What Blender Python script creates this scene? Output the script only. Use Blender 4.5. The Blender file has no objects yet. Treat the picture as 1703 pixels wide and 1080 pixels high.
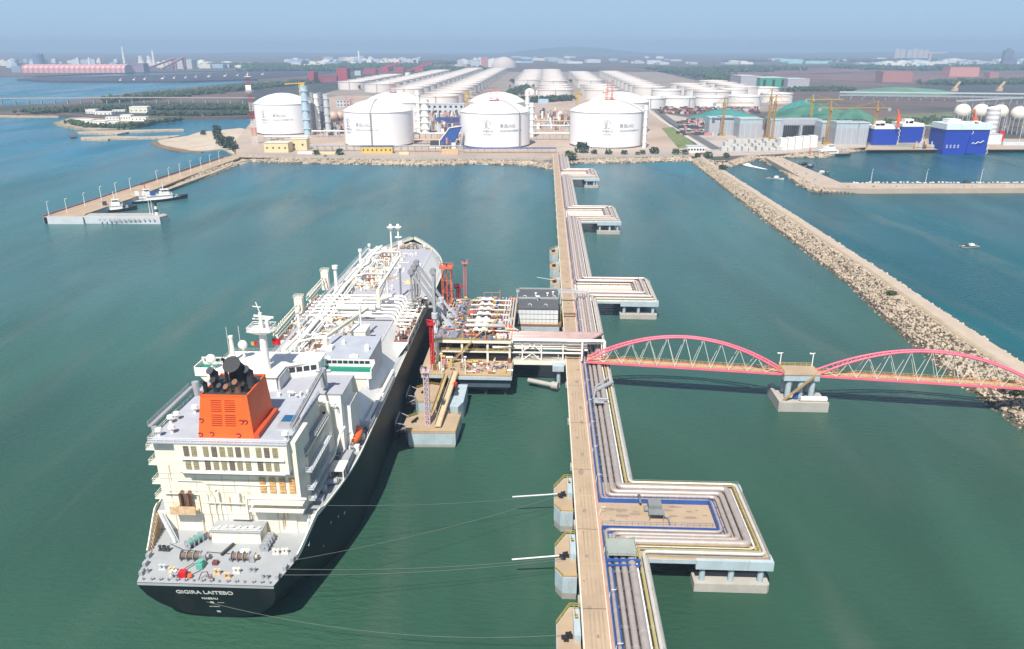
import bpy, bmesh, math, random
from mathutils import Vector, Matrix, noise
random.seed(7)
sc = bpy.context.scene
COL = sc.collection
# ------------------------------------------------------------------ camera
F, H, HZ = 1250., 125., 78.
PITCH = math.atan((540 - HZ) / F)
cd = bpy.data.cameras.new('camera'); cam = bpy.data.objects.new('camera', cd); COL.objects.link(cam)
cd.sensor_width = 36; cd.lens = F / 1703 * 36; cd.clip_start = 1; cd.clip_end = 90000
cam.location = (0, 0, H); cam.rotation_euler = (math.pi / 2 - PITCH, 0, 0)
sc.camera = cam
# ------------------------------------------------------------------ sky, sun, exposure
SUN_EL, SUN_AZ = math.radians(55), math.atan2(-0.27, -0.96)      # behind the camera, to the left
wd = bpy.data.worlds.new('World'); sc.world = wd; wd.use_nodes = True
SKY_LOW, SKY_HIGH = (.300, .430, .560), (.285, .440, .590)      # blue grey at the horizon, a little clearer above
nt = wd.node_tree; nt.nodes.clear()
sky = nt.nodes.new('ShaderNodeTexSky'); sky.sky_type = 'NISHITA'; sky.sun_disc = False
sky.sun_elevation = SUN_EL; sky.sun_rotation = SUN_AZ; sky.altitude = 100
sky.air_density = 1.0; sky.dust_density = 1.0; sky.ozone_density = 2.5
bg = nt.nodes.new('ShaderNodeBackground'); bg.inputs['Strength'].default_value = 0.085
wo = nt.nodes.new('ShaderNodeOutputWorld')
# the lowest few degrees of the sky are dulled to a blue grey by the coastal haze
tcw = nt.nodes.new('ShaderNodeTexCoord'); sxw = nt.nodes.new('ShaderNodeSeparateXYZ'); nt.links.new(tcw.outputs['Generated'], sxw.inputs[0])
mrw = nt.nodes.new('ShaderNodeMapRange'); mrw.interpolation_type = 'SMOOTHSTEP'; mrw.inputs[1].default_value = .30; mrw.inputs[2].default_value = .02; nt.links.new(sxw.outputs[2], mrw.inputs[0])
crw = nt.nodes.new('ShaderNodeValToRGB'); nt.links.new(sxw.outputs[2], crw.inputs[0]); ew = crw.color_ramp.elements
ew[0].position = .0; ew[0].color = (*SKY_LOW, 1); ew[1].position = .075; ew[1].color = (*SKY_HIGH, 1)
scw = nt.nodes.new('ShaderNodeVectorMath'); scw.operation = 'SCALE'; scw.inputs['Scale'].default_value = 1 / .085; nt.links.new(crw.outputs[0], scw.inputs[0])
mxw = nt.nodes.new('ShaderNodeMix'); mxw.data_type = 'RGBA'; nt.links.new(mrw.outputs[0], mxw.inputs['Factor']); nt.links.new(sky.outputs[0], mxw.inputs['A']); nt.links.new(scw.outputs[0], mxw.inputs['B'])
nt.links.new(mxw.outputs['Result'], bg.inputs[0]); nt.links.new(bg.outputs[0], wo.inputs[0])
sl = bpy.data.lights.new('sun', 'SUN'); sl.energy = 4.8; sl.angle = math.radians(0.55); sl.color = (1, .955, .88)
so = bpy.data.objects.new('sun', sl); COL.objects.link(so); so.location = (-300, -300, 500)
sdir = Vector((math.sin(SUN_AZ) * math.cos(SUN_EL), math.cos(SUN_AZ) * math.cos(SUN_EL), math.sin(SUN_EL)))
so.rotation_euler = sdir.to_track_quat('Z', 'Y').to_euler()
sc.view_settings.view_transform = 'Standard'; sc.view_settings.look = 'None'
sc.view_settings.exposure = 0.5; sc.view_settings.gamma = 1.0
sc.cycles.volume_bounces = 0; sc.cycles.max_bounces = 6

# ------------------------------------------------------------------ helpers
def W(u, v, z=0.):
    "world point at height z seen at photo pixel (u, v): how the survey points were measured"
    x = (u - 851.5) / F; y = -(v - 540) / F
    dz = -math.sin(PITCH) + y * math.cos(PITCH); t = (z - H) / dz
    return Vector((x * t, (math.cos(PITCH) + y * math.sin(PITCH)) * t, z))
AJ = math.atan(.0425)
JM = Matrix.Translation((9.97, 0, 0)) @ Matrix.Rotation(-AJ, 4, 'Z')   # jetty frame: x across, y along
I4 = Matrix.Identity(4)
SM = JM @ Matrix.Translation((-83.3, 131, 0))                          # ship frame
def FM(x, y, z=0, rz=0): return Matrix.Translation((x, y, z)) @ Matrix.Rotation(rz, 4, 'Z')

def tag(o, label=None, cat=None, group=None, kind=None):
    if label: o['label'] = label
    if cat: o['category'] = cat
    if group: o['group'] = group
    if kind: o['kind'] = kind
    return o
MW = {}
def thing(name, label, cat, M=I4, group=None):
    o = bpy.data.objects.new(name, None); COL.objects.link(o); o.matrix_world = M; o.empty_display_size = .5
    MW[o.name] = M.copy(); return tag(o, label, cat, group)
def dup(root, M, label=None, group=None, parent=None):
    r = root.copy(); COL.objects.link(r)
    if parent is None: r.matrix_world = M; MW[r.name] = M.copy()
    else: r.parent = parent
    if label: r['label'] = label
    if group: r['group'] = group
    for c in list(root.children): dup(c, None, parent=r)
    return r

_m = {}
def mat(name, col, rough=.6, metal=0., nz=.12, s=.25, dirt=0., dcol=(.25, .13, .06), dscale=.35, vert=True, bump=0., bs=2., spec=.5, emit=0):
    if name in _m: return _m[name]
    m = bpy.data.materials.new(name); m.use_nodes = True; _m[name] = m
    t = m.node_tree; N = t.nodes; L = t.links; b = N['Principled BSDF']
    b.inputs['Roughness'].default_value = rough; b.inputs['Metallic'].default_value = metal
    b.inputs['Specular IOR Level'].default_value = spec
    tc = N.new('ShaderNodeTexCoord'); n = N.new('ShaderNodeTexNoise'); n.inputs['Scale'].default_value = s; n.inputs['Detail'].default_value = 7
    n.inputs['Roughness'].default_value = .65
    L.new(tc.outputs['Object'], n.inputs['Vector'])
    mr = N.new('ShaderNodeMapRange'); mr.inputs[1].default_value = .3; mr.inputs[2].default_value = .7
    mr.inputs[3].default_value = 1 - nz; mr.inputs[4].default_value = 1 + nz; L.new(n.outputs['Fac'], mr.inputs[0])
    mx = N.new('ShaderNodeVectorMath'); mx.operation = 'SCALE'; mx.inputs[0].default_value = col[:3]; L.new(mr.outputs[0], mx.inputs['Scale'])
    out = mx.outputs[0]
    if dirt > 0:
        mp = N.new('ShaderNodeMapping'); mp.inputs['Scale'].default_value = (1, 1, .12) if vert else (1, 1, 1)
        L.new(tc.outputs['Object'], mp.inputs[0])
        n2 = N.new('ShaderNodeTexNoise'); n2.inputs['Scale'].default_value = dscale; n2.inputs['Detail'].default_value = 9; n2.inputs['Roughness'].default_value = .75
        L.new(mp.outputs[0], n2.inputs['Vector'])
        r2 = N.new('ShaderNodeMapRange'); r2.inputs[1].default_value = .72 - dirt * .35; r2.inputs[2].default_value = .86 - dirt * .2; r2.inputs[4].default_value = .8
        L.new(n2.outputs['Fac'], r2.inputs[0])
        m3 = N.new('ShaderNodeMix'); m3.data_type = 'RGBA'; L.new(r2.outputs[0], m3.inputs['Factor']); L.new(out, m3.inputs['A'])
        m3.inputs['B'].default_value = (*dcol, 1); out = m3.outputs['Result']
    L.new(out, b.inputs['Base Color'])
    if bump:
        n4 = N.new('ShaderNodeTexNoise'); n4.inputs['Scale'].default_value = bs; n4.inputs['Detail'].default_value = 5; L.new(tc.outputs['Object'], n4.inputs['Vector'])
        bp = N.new('ShaderNodeBump'); bp.inputs['Strength'].default_value = bump; bp.inputs['Distance'].default_value = .5
        L.new(n4.outputs['Fac'], bp.inputs['Height']); L.new(bp.outputs[0], b.inputs['Normal'])
    return m

class MB:
    "collects shapes given in the frame M and links them as one mesh object"
    def __init__(s, M=I4): s.v = []; s.f = []; s.k = []; s.sm = []; s.M = M; s.mi = 0; s.T = None; s.cuts = []
    def add(s, vs, fs, smooth=False):
        n = len(s.v)
        s.v += [(s.T @ Vector(p)) if s.T is not None else Vector(p) for p in vs]
        for f in fs: s.f.append([n + i for i in f]); s.k.append(s.mi); s.sm.append(smooth)
        return s
    def cut(s):
        "the next shape is a separate piece"
        s.cuts.append((len(s.v), len(s.f))); return s
    def box(s, x0, x1, y0, y1, z0, z1):
        if x0 > x1: x0, x1 = x1, x0
        if y0 > y1: y0, y1 = y1, y0
        return s.add([(x0, y0, z0), (x1, y0, z0), (x1, y1, z0), (x0, y1, z0), (x0, y0, z1), (x1, y0, z1), (x1, y1, z1), (x0, y1, z1)],
                     [(3, 2, 1, 0), (4, 5, 6, 7), (0, 1, 5, 4), (1, 2, 6, 5), (2, 3, 7, 6), (3, 0, 4, 7)])
    def frus(s, a, b, z0, z1):
        "a, b = rectangles (x0,x1,y0,y1) at z0 and z1"
        v = [(a[0], a[2], z0), (a[1], a[2], z0), (a[1], a[3], z0), (a[0], a[3], z0), (b[0], b[2], z1), (b[1], b[2], z1), (b[1], b[3], z1), (b[0], b[3], z1)]
        return s.add(v, [(3, 2, 1, 0), (4, 5, 6, 7), (0, 1, 5, 4), (1, 2, 6, 5), (2, 3, 7, 6), (3, 0, 4, 7)])
    def prism(s, poly, z0, z1, top=None):
        n = len(poly); top = top or poly
        ar = sum(poly[i][0] * poly[(i + 1) % n][1] - poly[(i + 1) % n][0] * poly[i][1] for i in range(n))
        if ar < 0: poly = poly[::-1]; top = top[::-1]
        zz = (lambda p, z: p[2] if len(p) > 2 else z)
        v = [(p[0], p[1], z0) for p in poly] + [(p[0], p[1], zz(p, z1)) for p in top]
        return s.add(v, [tuple(range(n - 1, -1, -1)), tuple(range(n, 2 * n))] + [(i, (i + 1) % n, n + (i + 1) % n, n + i) for i in range(n)])
    def bar(s, p, q, w=.1, h=None):
        p = Vector(p); q = Vector(q); h = h or w; d = (q - p)
        if d.length < 1e-6: return s
        d.normalize(); up = Vector((0, 0, 1)) if abs(d.z) < .95 else Vector((0, 1, 0))
        a = d.cross(up).normalized() * w / 2; b = a.cross(d).normalized() * h / 2
        vs = [p - a - b, p + a - b, p + a + b, p - a + b, q - a - b, q + a - b, q + a + b, q - a + b]
        return s.add(vs, [(0, 1, 2, 3), (7, 6, 5, 4), (4, 5, 1, 0), (5, 6, 2, 1), (6, 7, 3, 2), (7, 4, 0, 3)])
    def cyl(s, p, q, r, r2=None, n=12, caps=True):
        p = Vector(p); q = Vector(q); r2 = r if r2 is None else r2; d = (q - p).normalized()
        up = Vector((0, 0, 1)) if abs(d.z) < .95 else Vector((1, 0, 0)); a = d.cross(up).normalized(); b = d.cross(a)
        vs = []
        for c, rr in ((p, r), (q, r2)):
            for i in range(n):
                t = 2 * math.pi * i / n; vs.append(c + (a * math.cos(t) + b * math.sin(t)) * rr)
        fs = [(i, (i + 1) % n, n + (i + 1) % n, n + i) for i in range(n)]
        s.add(vs, [f[::-1] for f in fs], True)
        if caps: s.add(vs[:n], [tuple(range(n))]); s.add(vs[n:], [tuple(range(n - 1, -1, -1))])
        return s
    def path(s, pts, r, n=8):
        pts = [Vector(p) for p in pts]; rings = []
        for i, p in enumerate(pts):
            d = (pts[min(i + 1, len(pts) - 1)] - pts[max(i - 1, 0)]).normalized()
            up = Vector((0, 0, 1)) if abs(d.z) < .9 else Vector((1, 0, 0)); a = d.cross(up).normalized(); b = d.cross(a)
            k = 1.
            if 0 < i < len(pts) - 1:
                c = (pts[i + 1] - p).normalized().dot((p - pts[i - 1]).normalized()); k = 1 / max(.5, math.sqrt((1 + max(-1, min(1, c))) / 2))
            rings.append([p + (a * math.cos(2 * math.pi * j / n) * k + b * math.sin(2 * math.pi * j / n)) * r for j in range(n)])
        vs = [q for g in rings for q in g]; fs = []
        for i in range(len(pts) - 1):
            for j in range(n): fs.append((i * n + j, i * n + n + j, i * n + n + (j + 1) % n, i * n + (j + 1) % n))
        s.add(vs, fs, True); s.add(rings[0], [tuple(range(n - 1, -1, -1))]); s.add(rings[-1], [tuple(range(n))]); return s
    def lathe(s, x, y, prof, n=24, smooth=True):
        # split the profile at sharp corners so that each wall shades on its own
        for j in range(1, len(prof) - 1):
            a = Vector((prof[j][0] - prof[j - 1][0], prof[j][1] - prof[j - 1][1])); b = Vector((prof[j + 1][0] - prof[j][0], prof[j + 1][1] - prof[j][1]))
            if a.length > 1e-6 and b.length > 1e-6 and a.angle(b) > .7: s.lathe(x, y, prof[:j + 1], n, smooth); return s.lathe(x, y, prof[j:], n, smooth)
        vs = []; fs = []; m = len(prof)
        for i in range(n):
            t = 2 * math.pi * i / n
            for r, z in prof: vs.append((x + r * math.cos(t), y + r * math.sin(t), z))
        for i in range(n):
            for j in range(m - 1):
                a = i * m + j; b = ((i + 1) % n) * m + j; fs.append((a, b, b + 1, a + 1))
        s.add(vs, fs, smooth); return s
    def sph(s, x, y, z, r, n=12, rz=None):
        rz = rz or r; k = n // 2
        return s.lathe(x, y, [(max(r * math.sin(math.pi * j / k), .001), z - rz * math.cos(math.pi * j / k)) for j in range(k + 1)], n)
    def rail(s, pts, h=1.1, w=.07, step=3., z=None, n=2, closed=False):
        pts = [Vector(p if len(p) > 2 else (*p, z)) for p in pts]
        if closed: pts.append(pts[0])
        up = Vector((0, 0, h))
        for a, b in zip(pts, pts[1:]):
            for i in range(n): s.bar(a + up * (i + 1) / n, b + up * (i + 1) / n, w)
            k = max(1, int((b - a).length / step))
            for i in range(k + 1):
                c = a.lerp(b, i / k); s.bar(c, c + up, w)
        return s
    def sheet(s, poly, z):
        n = len(poly); ar = sum(poly[i][0] * poly[(i + 1) % n][1] - poly[(i + 1) % n][0] * poly[i][1] for i in range(n))
        if ar < 0: poly = poly[::-1]
        return s.add([(p[0], p[1], z) for p in poly], [tuple(range(n))])
    def build(s, name, mats, parent=None, label=None, cat=None, group=None, kind=None):
        if not isinstance(mats, (list, tuple)): mats = [mats]
        if s.cuts and len(s.cuts) <= 100:
            cs = [c for c in s.cuts] + [(len(s.v), len(s.f))]; o = None
            if cs[0] != (0, 0): cs = [(0, 0)] + cs
            for (v0, f0), (v1, f1) in zip(cs, cs[1:]):
                if v1 == v0: continue
                q = MB(s.M); q.v = s.v[v0:v1]; q.f = [[i - v0 for i in f] for f in s.f[f0:f1]]; q.k = s.k[f0:f1]; q.sm = s.sm[f0:f1]
                o = q.build(name, mats, parent, label, cat, group, kind)
            return o
        P = MW[parent.name] if parent else None
        wv = [s.M @ p for p in s.v]
        if parent is None:
            if kind: O = Matrix.Identity(4)
            else:
                xs = [p.x for p in wv]; ys = [p.y for p in wv]; zs = [p.z for p in wv]
                O = Matrix.Translation(((min(xs) + max(xs)) / 2, (min(ys) + max(ys)) / 2, min(zs))) @ s.M.to_3x3().to_4x4().normalized()
        else: O = P
        inv = O.inverted(); me = bpy.data.meshes.new(name)
        me.from_pydata([inv @ p for p in wv], [], s.f)
        for m in mats: me.materials.append(m)
        for p, k, sm in zip(me.polygons, s.k, s.sm): p.material_index = k; p.use_smooth = sm
        me.update()
        o = bpy.data.objects.new(name, me); COL.objects.link(o)
        if parent: o.parent = parent; MW[o.name] = P
        else: o.matrix_world = O; MW[o.name] = O
        return tag(o, label, cat, group, kind)

def text(body, size, M, parent, material, name='lettering', bend=None, depth=.02, align='CENTER', bold=0):
    "writing as a thin mesh; local x right, y up, z out of the wall; bend = radius of a round wall"
    cu = bpy.data.curves.new(name, 'FONT'); cu.body = body; cu.size = size; cu.align_x = align; cu.extrude = depth; cu.offset = bold
    ob = bpy.data.objects.new('tmp', cu); COL.objects.link(ob)
    dg = bpy.context.evaluated_depsgraph_get(); me = bpy.data.meshes.new_from_object(ob.evaluated_get(dg))
    bpy.data.objects.remove(ob)
    b = MB(M); b.add([bend(v.co) if bend else v.co for v in me.vertices], [tuple(p.vertices) for p in me.polygons])
    return b.build(name, material, parent)

HAZE = 1.45e-4
# ------------------------------------------------------------------ materials
white = mat('white_paint', (.82, .79, .72), .5, nz=.07, s=.4, dirt=.3, dcol=(.56, .46, .32))
cream = mat('cream_paint', (.78, .73, .60), .55, nz=.07, s=.3, dirt=.38, dcol=(.50, .34, .17), dscale=.55)
pwhite = mat('pipe_white', (.78, .76, .70), .5, nz=.1, s=.8, dirt=.25, dcol=(.45, .30, .18), vert=False, dscale=1.5)
deckgrey = mat('deck_grey', (.33, .345, .35), .75, nz=.1, s=.12, dirt=.22, dcol=(.24, .22, .19), vert=False, dscale=.3)
trunkgrey = mat('trunk_grey', (.37, .37, .40), .75, nz=.08, s=.12, dirt=.2, dcol=(.36, .31, .27), vert=False, dscale=.4)
orange = mat('funnel_orange', (.84, .115, .015), .5, nz=.07, s=.3, dirt=.15, dcol=(.55, .09, .03))
brightorange = mat('boat_orange', (.85, .13, .02), .4, nz=.04)
black = mat('black_soot', (.018, .018, .02), .6, nz=.2)
dark = mat('dark_steel', (.05, .05, .055), .6, nz=.2)
brown = mat('brown_rust', (.20, .10, .06), .8, nz=.3, s=.8)
rustw = mat('rusty_white', (.6, .42, .25), .7, nz=.3, s=.9, dirt=.6, dcol=(.38, .16, .04), dscale=1.2)
grey = mat('mid_grey', (.32, .33, .34), .6, nz=.1)
lgrey = mat('light_grey', (.50, .52, .53), .5, nz=.1)
red = mat('signal_red', (.55, .01, .02), .5, nz=.06)
orangered = mat('orange_red', (.75, .13, .04), .6, nz=.1, dirt=.2)
pinkred = mat('faded_red_steel', (.50, .22, .22), .6, nz=.1, dirt=.2, dcol=(.3, .15, .12))
pink = mat('bridge_pink', (.74, .14, .20), .5, nz=.15, s=.3, dirt=.3, dcol=(.72, .30, .30), vert=False)
green = mat('deck_green', (.0, .20, .13), .6, nz=.06)
teal = mat('winch_teal', (.10, .36, .28), .6, nz=.1)
yellow = mat('rail_yellow', (.52, .35, .06), .6, nz=.15, dirt=.4, dcol=(.35, .2, .08))
blue = mat('tray_blue', (.025, .085, .30), .5, nz=.12)
paleblue = mat('pale_blue_concrete', (.37, .45, .475), .8, nz=.14, s=.25, dirt=.5, dcol=(.27, .22, .17), dscale=.5, bump=.1)
conc = mat('concrete', (.38, .355, .31), .9, nz=.12, s=.2, dirt=.3, dcol=(.25, .22, .19), dscale=.3, bump=.15)
roadtan = mat('jetty_road', (.395, .292, .19), .92, nz=.16, s=.10, dirt=.34, dcol=(.24, .18, .13), vert=False, dscale=.22, bump=.1, bs=1.5)
pinkkerb = mat('red_kerb', (.48, .26, .19), .9, nz=.15)
palekerb = mat('pale_kerb', (.66, .58, .46), .85, nz=.12, s=.6)
clad = mat('pipe_cladding', (.46, .395, .35), .42, metal=.35, nz=.12, s=.5, dirt=.42, dcol=(.24, .16, .12), vert=False, dscale=.9)
cladw = mat('pipe_cladding_pale', (.64, .60, .53), .45, metal=.3, nz=.1, s=.5, dirt=.2, dcol=(.4, .3, .25), vert=False)
darkroof = mat('dark_roof', (.09, .095, .10), .8, nz=.12, s=.3)
glass = mat('dark_glass', (.03, .04, .05), .15, nz=.1)
rock = mat('armour_rock', (.41, .33, .24), .95, nz=.42, s=.22, dirt=.45, dcol=(.15, .11, .08), vert=False, dscale=.3)
rockdark = mat('wet_rock', (.10, .08, .055), .8, nz=.3, s=.3)
sand = mat('sand_ground', (.44, .35, .27), .95, nz=.12, s=.02, dirt=.25, dcol=(.36, .27, .19), vert=False, dscale=.03)
leaf = mat('foliage', (.050, .085, .030), .9, nz=.4, s=.15)
leafd = mat('foliage_dark', (.035, .065, .035), .9, nz=.4, s=.1)
bark = mat('bark', (.12, .08, .05), .9)
steel = mat('galvanised', (.42, .42, .43), .5, metal=.3, nz=.1)
# ------------------------------------------------------------------ water
def water_mat():
    m = bpy.data.materials.new('sea_water'); m.use_nodes = True; t = m.node_tree; N = t.nodes; L = t.links; b = N['Principled BSDF']
    b.inputs['IOR'].default_value = 1.333; b.inputs['Specular IOR Level'].default_value = .42; b.inputs['Roughness'].default_value = .22
    tc = N.new('ShaderNodeTexCoord'); sx = N.new('ShaderNodeSeparateXYZ'); L.new(tc.outputs['Object'], sx.inputs[0])
    def mr(src, a, c, lo=0., hi=1.):
        q = N.new('ShaderNodeMapRange'); q.interpolation_type = 'SMOOTHSTEP'
        q.inputs[1].default_value = a; q.inputs[2].default_value = c; q.inputs[3].default_value = lo; q.inputs[4].default_value = hi; L.new(src, q.inputs[0]); return q.outputs[0]
    def noi(s, d=5, st=None, dist=0.):
        q = N.new('ShaderNodeTexNoise'); q.inputs['Scale'].default_value = s; q.inputs['Detail'].default_value = d; q.inputs['Distortion'].default_value = dist
        mp = N.new('ShaderNodeMapping'); mp.inputs['Scale'].default_value = st or (1, 1, 1); mp.inputs['Rotation'].default_value = (0, 0, .25)
        L.new(tc.outputs['Object'], mp.inputs[0]); L.new(mp.outputs[0], q.inputs['Vector']); return q.outputs['Fac']
    def mix(f, a, c):
        q = N.new('ShaderNodeMix'); q.data_type = 'RGBA'; L.new(f, q.inputs['Factor'])
        for k, w in (('A', a), ('B', c)):
            if isinstance(w, tuple): q.inputs[k].default_value = (*w, 1)
            else: L.new(w, q.inputs[k])
        return q.outputs['Result']
    def math2(op, a, c):
        q = N.new('ShaderNodeMath'); q.operation = op
        for k, w in ((0, a), (1, c)):
            if isinstance(w, (int, float)): q.inputs[k].default_value = w
            else: L.new(w, q.inputs[k])
        return q.outputs[0]
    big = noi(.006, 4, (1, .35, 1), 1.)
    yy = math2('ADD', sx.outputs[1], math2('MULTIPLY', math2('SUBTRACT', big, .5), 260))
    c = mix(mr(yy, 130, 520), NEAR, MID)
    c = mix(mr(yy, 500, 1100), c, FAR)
    # the clear deep basin east of the long breakwater
    xb = math2('SUBTRACT', sx.outputs[0], math2('ADD', math2('MULTIPLY', sx.outputs[1], .02), 187))
    c = mix(mr(xb, -8, 14), c, DEEP)
    # silty plume streaks
    sh = N.new('ShaderNodeVectorMath'); sh.operation = 'SCALE'; L.new(c, sh.inputs[0]); L.new(mr(noi(.011, 6, (1, .28, 1), 1.2), .3, .72, .82, 1.2), sh.inputs['Scale']); c = sh.outputs[0]
    f = math2('MULTIPLY', mr(noi(.018, 5, (1, .18, 1), 1.5), .48, .78), .42)
    c = mix(f, c, SILT)
    L.new(c, b.inputs['Base Color'])
    # ripples, wind streaks and catspaws
    h = math2('ADD', math2('MULTIPLY', noi(.30, 4, (1, 2.2, 1)), .9), math2('MULTIPLY', noi(1.4, 4, (1, 1.6, 1)), .22))
    h = math2('ADD', h, math2('MULTIPLY', noi(.05, 3), .8))
    bp = N.new('ShaderNodeBump'); bp.inputs['Strength'].default_value = .8; bp.inputs['Distance'].default_value = .6
    L.new(h, bp.inputs['Height']); L.new(bp.outputs[0], b.inputs['Normal'])
    L.new(mr(noi(.012, 4, (1, .25, 1)), .35, .7, .16, .36), b.inputs['Roughness'])
    return m
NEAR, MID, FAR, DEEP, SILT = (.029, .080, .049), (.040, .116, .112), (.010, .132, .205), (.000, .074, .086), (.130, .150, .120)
wb = MB(); wb.sheet([(-15500, -450), (15500, -450), (15500, 15500), (-15500, 15500)], 0)
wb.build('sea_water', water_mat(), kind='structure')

# ------------------------------------------------------------------ land
def poly(pts, z=0): return [tuple(W(u, v, z))[:2] for u, v in pts]
def ground_mat(name, cols, s1, s2, rough=.95):
    m = bpy.data.materials.new(name); m.use_nodes = True; t = m.node_tree; N = t.nodes; L = t.links; b = N['Principled BSDF']; b.inputs['Roughness'].default_value = rough
    tc = N.new('ShaderNodeTexCoord'); n = N.new('ShaderNodeTexNoise'); n.inputs['Scale'].default_value = s1; n.inputs['Detail'].default_value = 8; n.inputs['Roughness'].default_value = .6
    L.new(tc.outputs['Object'], n.inputs['Vector']); cr = N.new('ShaderNodeValToRGB'); L.new(n.outputs['Fac'], cr.inputs[0]); e = cr.color_ramp.elements
    k = len(cols)
    e[0].position = .34; e[0].color = (*cols[0], 1); e[1].position = .66; e[1].color = (*cols[-1], 1)
    for i in range(1, k - 1): q = e.new(.34 + .32 * i / (k - 1)); q.color = (*cols[i], 1)
    v = N.new('ShaderNodeTexVoronoi'); v.inputs['Scale'].default_value = s2; L.new(tc.outputs['Object'], v.inputs['Vector'])
    mx = N.new('ShaderNodeMix'); mx.data_type = 'RGBA'; mx.blend_type = 'OVERLAY'; mx.inputs['Factor'].default_value = .10
    bw = N.new('ShaderNodeRGBToBW'); L.new(v.outputs['Color'], bw.inputs[0]); cb = N.new('ShaderNodeCombineColor')
    for i in range(3): L.new(bw.outputs[0], cb.inputs[i])
    L.new(cr.outputs[0], mx.inputs['A']); L.new(cb.outputs[0], mx.inputs['B']); L.new(mx.outputs['Result'], b.inputs['Base Color'])
    return m
farland = ground_mat('far_ground', [(.030, .045, .028), (.085, .070, .055), (.14, .085, .07), (.045, .055, .04)], .0035, .012)
siteland = ground_mat('site_ground', [(.33, .25, .19), (.42, .32, .245), (.36, .31, .27)], .006, .03)
MAIN = [(395, 268), (480, 272), (600, 274), (700, 276), (790, 274), (880, 276), (902, 281), (925, 281), (948, 272), (1000, 272), (1148, 269), (1178, 277), (1225, 277), (1260, 266), (1300, 263), (1380, 262), (1440, 251), (1560, 251), (1703, 251)]
mp = poly(MAIN)
# inland margin of the revetment
def offset(pl, d):
    out = []
    for i, p in enumerate(pl):
        a = Vector(pl[max(i - 1, 0)]); b = Vector(pl[min(i + 1, len(pl) - 1)]); t = (b - a).normalized(); out.append((p[0] - t.y * d, p[1] + t.x * d))
    return out
LZ = 4.6
inner = offset(mp, 9)
west = poly([(352, 246), (330, 252), (300, 250), (318, 236), (265, 222), (300, 212), (348, 205), (420, 196)], 2)
coast = poly([(60, 193), (0, 192)], 2)
gb = MB(); gb.prism(inner + [(3200, 1000), (14000, 4000), (14000, 9200), (-1400, 9200), (-1700, 5200)] + poly([(430, 136), (300, 149), (230, 155), (160, 165), (95, 174), (0, 178)], 2) + [(-1500, 1620), (-1500, 1450)] + coast[::-1] + poly([(90, 193), (190, 200), (300, 198), (420, 196), (425, 215), (400, 232), (388, 248), (392, 262)], 2), -1, LZ)
gb.build('terrain', farland, kind='structure')
def strip(pl, w, z1, name, material, nseg=4, rough=.5, z0=-1., label=None, jit=1.):
    "rubble slope from the water's edge (left of travel is inland)"
    b = MB(); pts = []
    for a, c in zip(pl, pl[1:]):
        L = (Vector(c) - Vector(a)).length; k = max(1, int(L / 5))
        for i in range(k): pts.append(tuple(Vector(a).lerp(Vector(c), i / k)))
    pts.append(pl[-1]); rows = []
    for j in range(nseg + 1):
        o = offset(pts, -2 + (w + 2) * j / nseg); z = z0 + (z1 - z0) * j / nseg
        rows.append([(p[0] + random.uniform(-jit, jit), p[1] + random.uniform(-jit, jit), z + random.uniform(-rough, rough) * (0 if j == nseg else 1)) for p in o])
    n = len(pts)
    b.add([p for r in rows for p in r], [(j * n + i, j * n + i + 1, (j + 1) * n + i + 1, (j + 1) * n + i) for j in range(nseg) for i in range(n - 1)])
    return b.build(name, material, kind='structure')
strip(mp, 11, LZ + .15, 'seawall_rubble', rock)
# tan paved ground of the gas terminal
sb = MB(); sb.prism(poly([(392, 262), (480, 264), (600, 266), (700, 267), (790, 266), (905, 268), (1000, 263), (1148, 260), (1170, 262), (1148, 240), (1110, 205), (1085, 184), (1075, 160), (560, 160), (430, 190), (395, 232)], 4), 4.0, LZ + .35)
sb.build('terminal_ground', siteland, kind='structure')
sb = MB(); sb.prism(poly([(1180, 262), (1300, 257), (1440, 246), (1440, 235), (1250, 215), (1105, 190)], 4), 4.0, LZ + .3); sb.build('yard_ground', ground_mat('yard_ground', [(.30, .26, .22), (.42, .36, .30), (.36, .33, .30)], .01, .05), kind='structure')
sb = MB(); sb.prism(poly([(1100, 214), (1120, 213), (1150, 238), (1162, 247), (1128, 248)], 4), 4.2, LZ + .6); sb.build('grass_field', ground_mat('grass_field', [(.10, .15, .04), (.17, .20, .07), (.09, .13, .04)], .05, .2), kind='structure')
sb = MB(); sb.prism(poly([(1440, 250), (1703, 249), (2100, 246), (2100, 232), (1450, 232)], 4), 4.0, LZ + .3); sb.build('quay_ground', siteland, kind='structure')
# diagonal road beside the tanks
def ribbon(pl, w, z, name, m, kind='structure', th=.1):
    b = MB(); a = offset(pl, -w / 2); c = offset(pl, w / 2); n = len(pl)
    for i in range(n - 1): b.prism([a[i], a[i + 1], c[i + 1], c[i]], z - th, z)
    return b.build(name, m, kind=kind)
asph = mat('asphalt', (.12, .12, .12), .9, nz=.15, s=.05)
ribbon(poly([(1192, 250), (1150, 225), (1112, 200), (1082, 178), (1062, 160)], 4), 13, LZ + .6, 'road', asph)
ribbon(poly([(1180, 252), (1138, 226), (1100, 201), (1072, 180)], 4), 6, LZ + .55, 'path', mat('pale_path', (.5, .46, .4), .9))
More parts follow.
